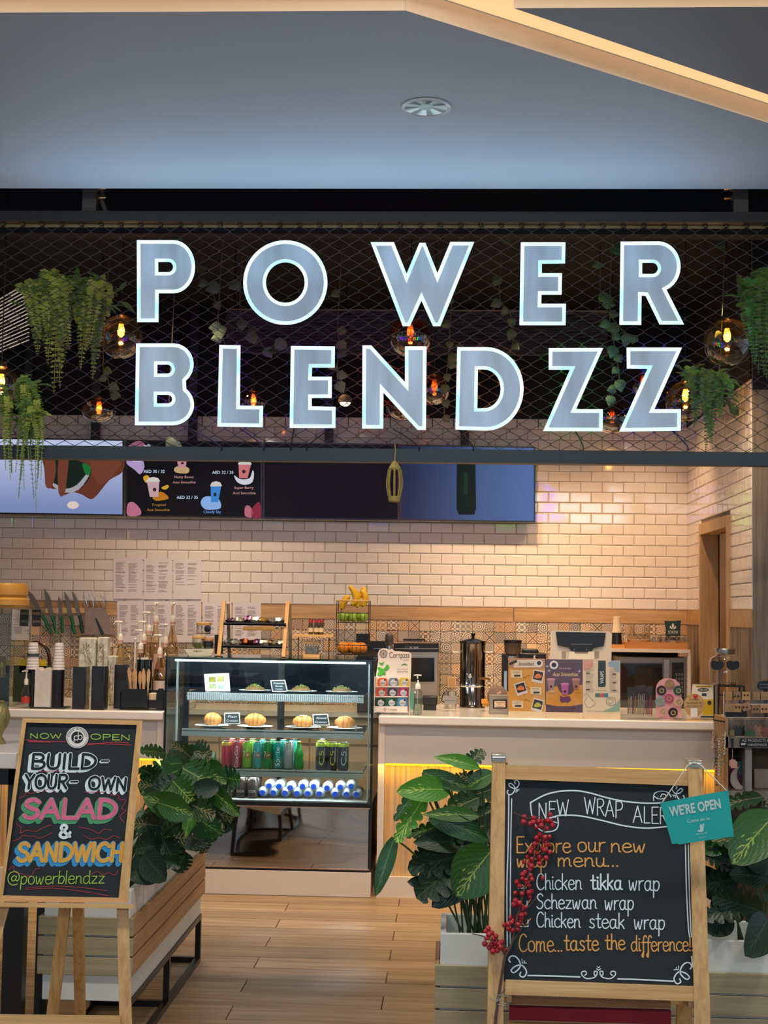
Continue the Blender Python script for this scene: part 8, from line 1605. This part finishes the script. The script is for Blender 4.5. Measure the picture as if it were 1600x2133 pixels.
RP = [(935, 1645, 828, 1640, 4.5, 4.4, 62, 'oval', 1), (1000, 1600, 905, 1568, 4.5, 4.45, 34, 'lance', 1), (880, 1610, 990, 1640, 4.5, 4.5, 40, 'oval', 0), (965, 1600, 1010, 1560, 4.6, 4.6, 40, 'split', 3), (888, 1655, 825, 1748, 4.5, 4.42, 48, 'split', 1), (890, 1620, 821, 1702, 4.55, 4.5, 30, 'split', 4),
      (822, 1745, 783, 1855, 4.45, 4.4, 40, 'oval', 4), (1000, 1700, 880, 1692, 4.45, 4.4, 38, 'lance', 0), (895, 1700, 1020, 1740, 4.45, 4.42, 52, 'oval', 4), (1000, 1660, 925, 1690, 4.5, 4.45, 60, 'split', 3), (1010, 1720, 880, 1745, 4.5, 4.45, 56, 'split', 3), (985, 1755, 862, 1750, 4.5, 4.4, 56, 'oval', 2), (990, 1775, 850, 1805, 4.5, 4.42, 74, 'split', 2), (965, 1790, 868, 1866, 4.5, 4.4, 90, 'split', 2), (1000, 1810, 900, 1880, 4.5, 4.45, 70, 'oval', 2), (960, 1850, 850, 1828, 4.5, 4.42, 50, 'oval', 2),
      (1025, 1770, 950, 1860, 4.3, 4.28, 118, 'oval', 0), (1040, 1640, 940, 1665, 4.6, 4.55, 60, 'split', 3), (1030, 1610, 965, 1640, 4.5, 4.5, 44, 'lance', 0), (940, 1640, 975, 1615, 4.6, 4.6, 44, 'split', 3), (1040, 1680, 960, 1720, 4.6, 4.55, 50, 'split', 3), (930, 1720, 845, 1735, 4.55, 4.5, 34, 'split', 0), (1020, 1640, 960, 1610, 4.6, 4.55, 50, 'split', 3), (1045, 1700, 990, 1760, 4.6, 4.5, 60, 'oval', 2), (940, 1660, 985, 1690, 4.62, 4.6, 40, 'split', 4), (1000, 1750, 1040, 1800, 4.6, 4.6, 60, 'oval', 2), (900, 1760, 860, 1800, 4.55, 4.5, 40, 'split', 2)]
plant('lush variegated foliage plant left of the A-frame in the right planter', (PX(1000, 4.58, .5), 4.58, .44), RP)
RQ = [(1612, 1700, 1525, 1790, 4.45, 4.4, 110, 'oval', 0), (1590, 1660, 1500, 1672, 4.6, 4.55, 40, 'split', 3), (1500, 1740, 1470, 1775, 4.55, 4.5, 60, 'oval', 4), (1560, 1760, 1480, 1740, 4.55, 4.5, 46, 'split', 3), (1530, 1800, 1470, 1770, 4.55, 4.5, 60, 'split', 2), (1600, 1830, 1520, 1815, 4.5, 4.45, 60, 'oval', 2), (1540, 1830, 1465, 1840, 4.55, 4.5, 80, 'split', 2), (1590, 1900, 1485, 1862, 4.5, 4.42, 76, 'split', 2), (1560, 1880, 1470, 1900, 4.5, 4.4, 70, 'split', 2), (1600, 1915, 1555, 1980, 4.42, 4.3, 86, 'oval', 2), (1620, 1790, 1560, 1800, 4.5, 4.45, 60, 'oval', 2), (1640, 1870, 1590, 1860, 4.5, 4.45, 60, 'split', 2), (1520, 1900, 1475, 1940, 4.5, 4.4, 70, 'oval', 2), (1560, 1720, 1510, 1730, 4.6, 4.6, 50, 'lance', 0), (1640, 1730, 1600, 1660, 4.6, 4.5, 70, 'split', 3), (1500, 1870, 1460, 1800, 4.6, 4.5, 60, 'oval', 2)]
plant('dark foliage plant at the right edge behind the teal sign', (PX(1580, 4.58, .5), 4.58, .44), RQ)
LP = [(390, 1700, 300, 1650, 5.2, 5.1, 66, 'oval', 0), (330, 1672, 402, 1692, 5.1, 5.1, 60, 'oval', 0), (372, 1605, 296, 1640, 5.6, 5.4, 90, 'split', 4), (380, 1600, 445, 1635, 5.6, 5.6, 84, 'split', 0), (420, 1625, 500, 1695, 5.7, 5.6, 44, 'oval', 0), (345, 1570, 292, 1560, 5.7, 5.5, 36, 'split', 4), (400, 1580, 360, 1545, 5.8, 5.7, 44, 'split', 3), (400, 1560, 440, 1575, 5.9, 5.8, 60, 'split', 3), (355, 1560, 430, 1570, 5.8, 5.8, 40, 'split', 3), (330, 1620, 292, 1595, 5.5, 5.3, 50, 'split', 4), (340, 1640, 290, 1630, 5.5, 5.3, 50, 'split', 3), (330, 1720, 280, 1710, 5.2, 5.1, 60, 'split', 3), (340, 1760, 282, 1765, 5.2, 5.1, 90, 'split', 2), (320, 1800, 272, 1830, 5.1, 5.0, 80, 'oval', 2), (300, 1780, 345, 1832, 5.05, 5.0, 70, 'oval', 2), (340, 1750, 365, 1795, 5.2, 5.15, 70, 'split', 2), (330, 1790, 375, 1800, 5.15, 5.1, 34, 'split', 2),
      (400, 1720, 465, 1715, 5.7, 5.6, 80, 'split', 3), (420, 1690, 486, 1700, 5.8, 5.7, 60, 'split', 3), (400, 1700, 460, 1730, 5.6, 5.5, 70, 'oval', 4), (410, 1730, 430, 1768, 5.7, 5.6, 60, 'split', 3), (440, 1725, 418, 1768, 5.8, 5.7, 50, 'split', 0), (395, 1700, 385, 1745, 5.4, 5.3, 26, 'lance', 1), (405, 1690, 395, 1735, 5.4, 5.35, 22, 'lance', 1), (430, 1650, 470, 1670, 5.9, 5.8, 60, 'split', 3), (360, 1660, 410, 1640, 5.6, 5.6, 60, 'split', 3), (350, 1700, 300, 1690, 5.4, 5.3, 60, 'split', 3), (380, 1740, 330, 1770, 5.4, 5.3, 80, 'split', 2), (390, 1760, 350, 1740, 5.5, 5.4, 80, 'oval', 2), (380, 1650, 340, 1620, 5.6, 5.5, 60, 'split', 4), (400, 1680, 360, 1660, 5.6, 5.5, 70, 'split', 2), (420, 1660, 470, 1640, 5.9, 5.8, 50, 'split', 2), (380, 1590, 340, 1590, 5.7, 5.6, 60, 'split', 4), (300, 1730, 340, 1700, 5.2, 5.2, 60, 'split', 2)]
random.seed(77)
def extra(n, x0_, x1_, y0_, y1_, Ya_, Yb2, mats_):
    L_ = []
    for _ in range(n):
        x_, y_ = random.uniform(x0_, x1_), random.uniform(y0_, y1_); a = random.uniform(-.3, 3.4); l = random.uniform(45, 75); Y_ = random.uniform(Ya_, Yb2)
        L_.append((x_, y_, x_+l*math.cos(a), y_+l*.6*math.sin(a), Y_, Y_-.04, random.uniform(45, 75), random.choice(('split', 'oval', 'split')), random.choice(mats_)))
    return L_
EXL, EXL2 = extra(20, 310, 410, 1620, 1780, 5.25, 5.5, (2, 2, 4, 0, 3)), extra(18, 360, 460, 1590, 1700, 5.6, 5.95, (4, 3, 2, 0))
random.seed(5)
plant('variegated foliage plant in the front half of the left planter', (-1.265, 5.3, .44), LP[:3]+LP[9:17]+LP[22:24]+LP[25:29]+LP[33:]+EXL)
plant('taller foliage plant in the back half of the left planter', (-1.265, 5.85, .44), LP[3:9]+LP[17:22]+LP[24:25]+LP[29:33]+EXL2)
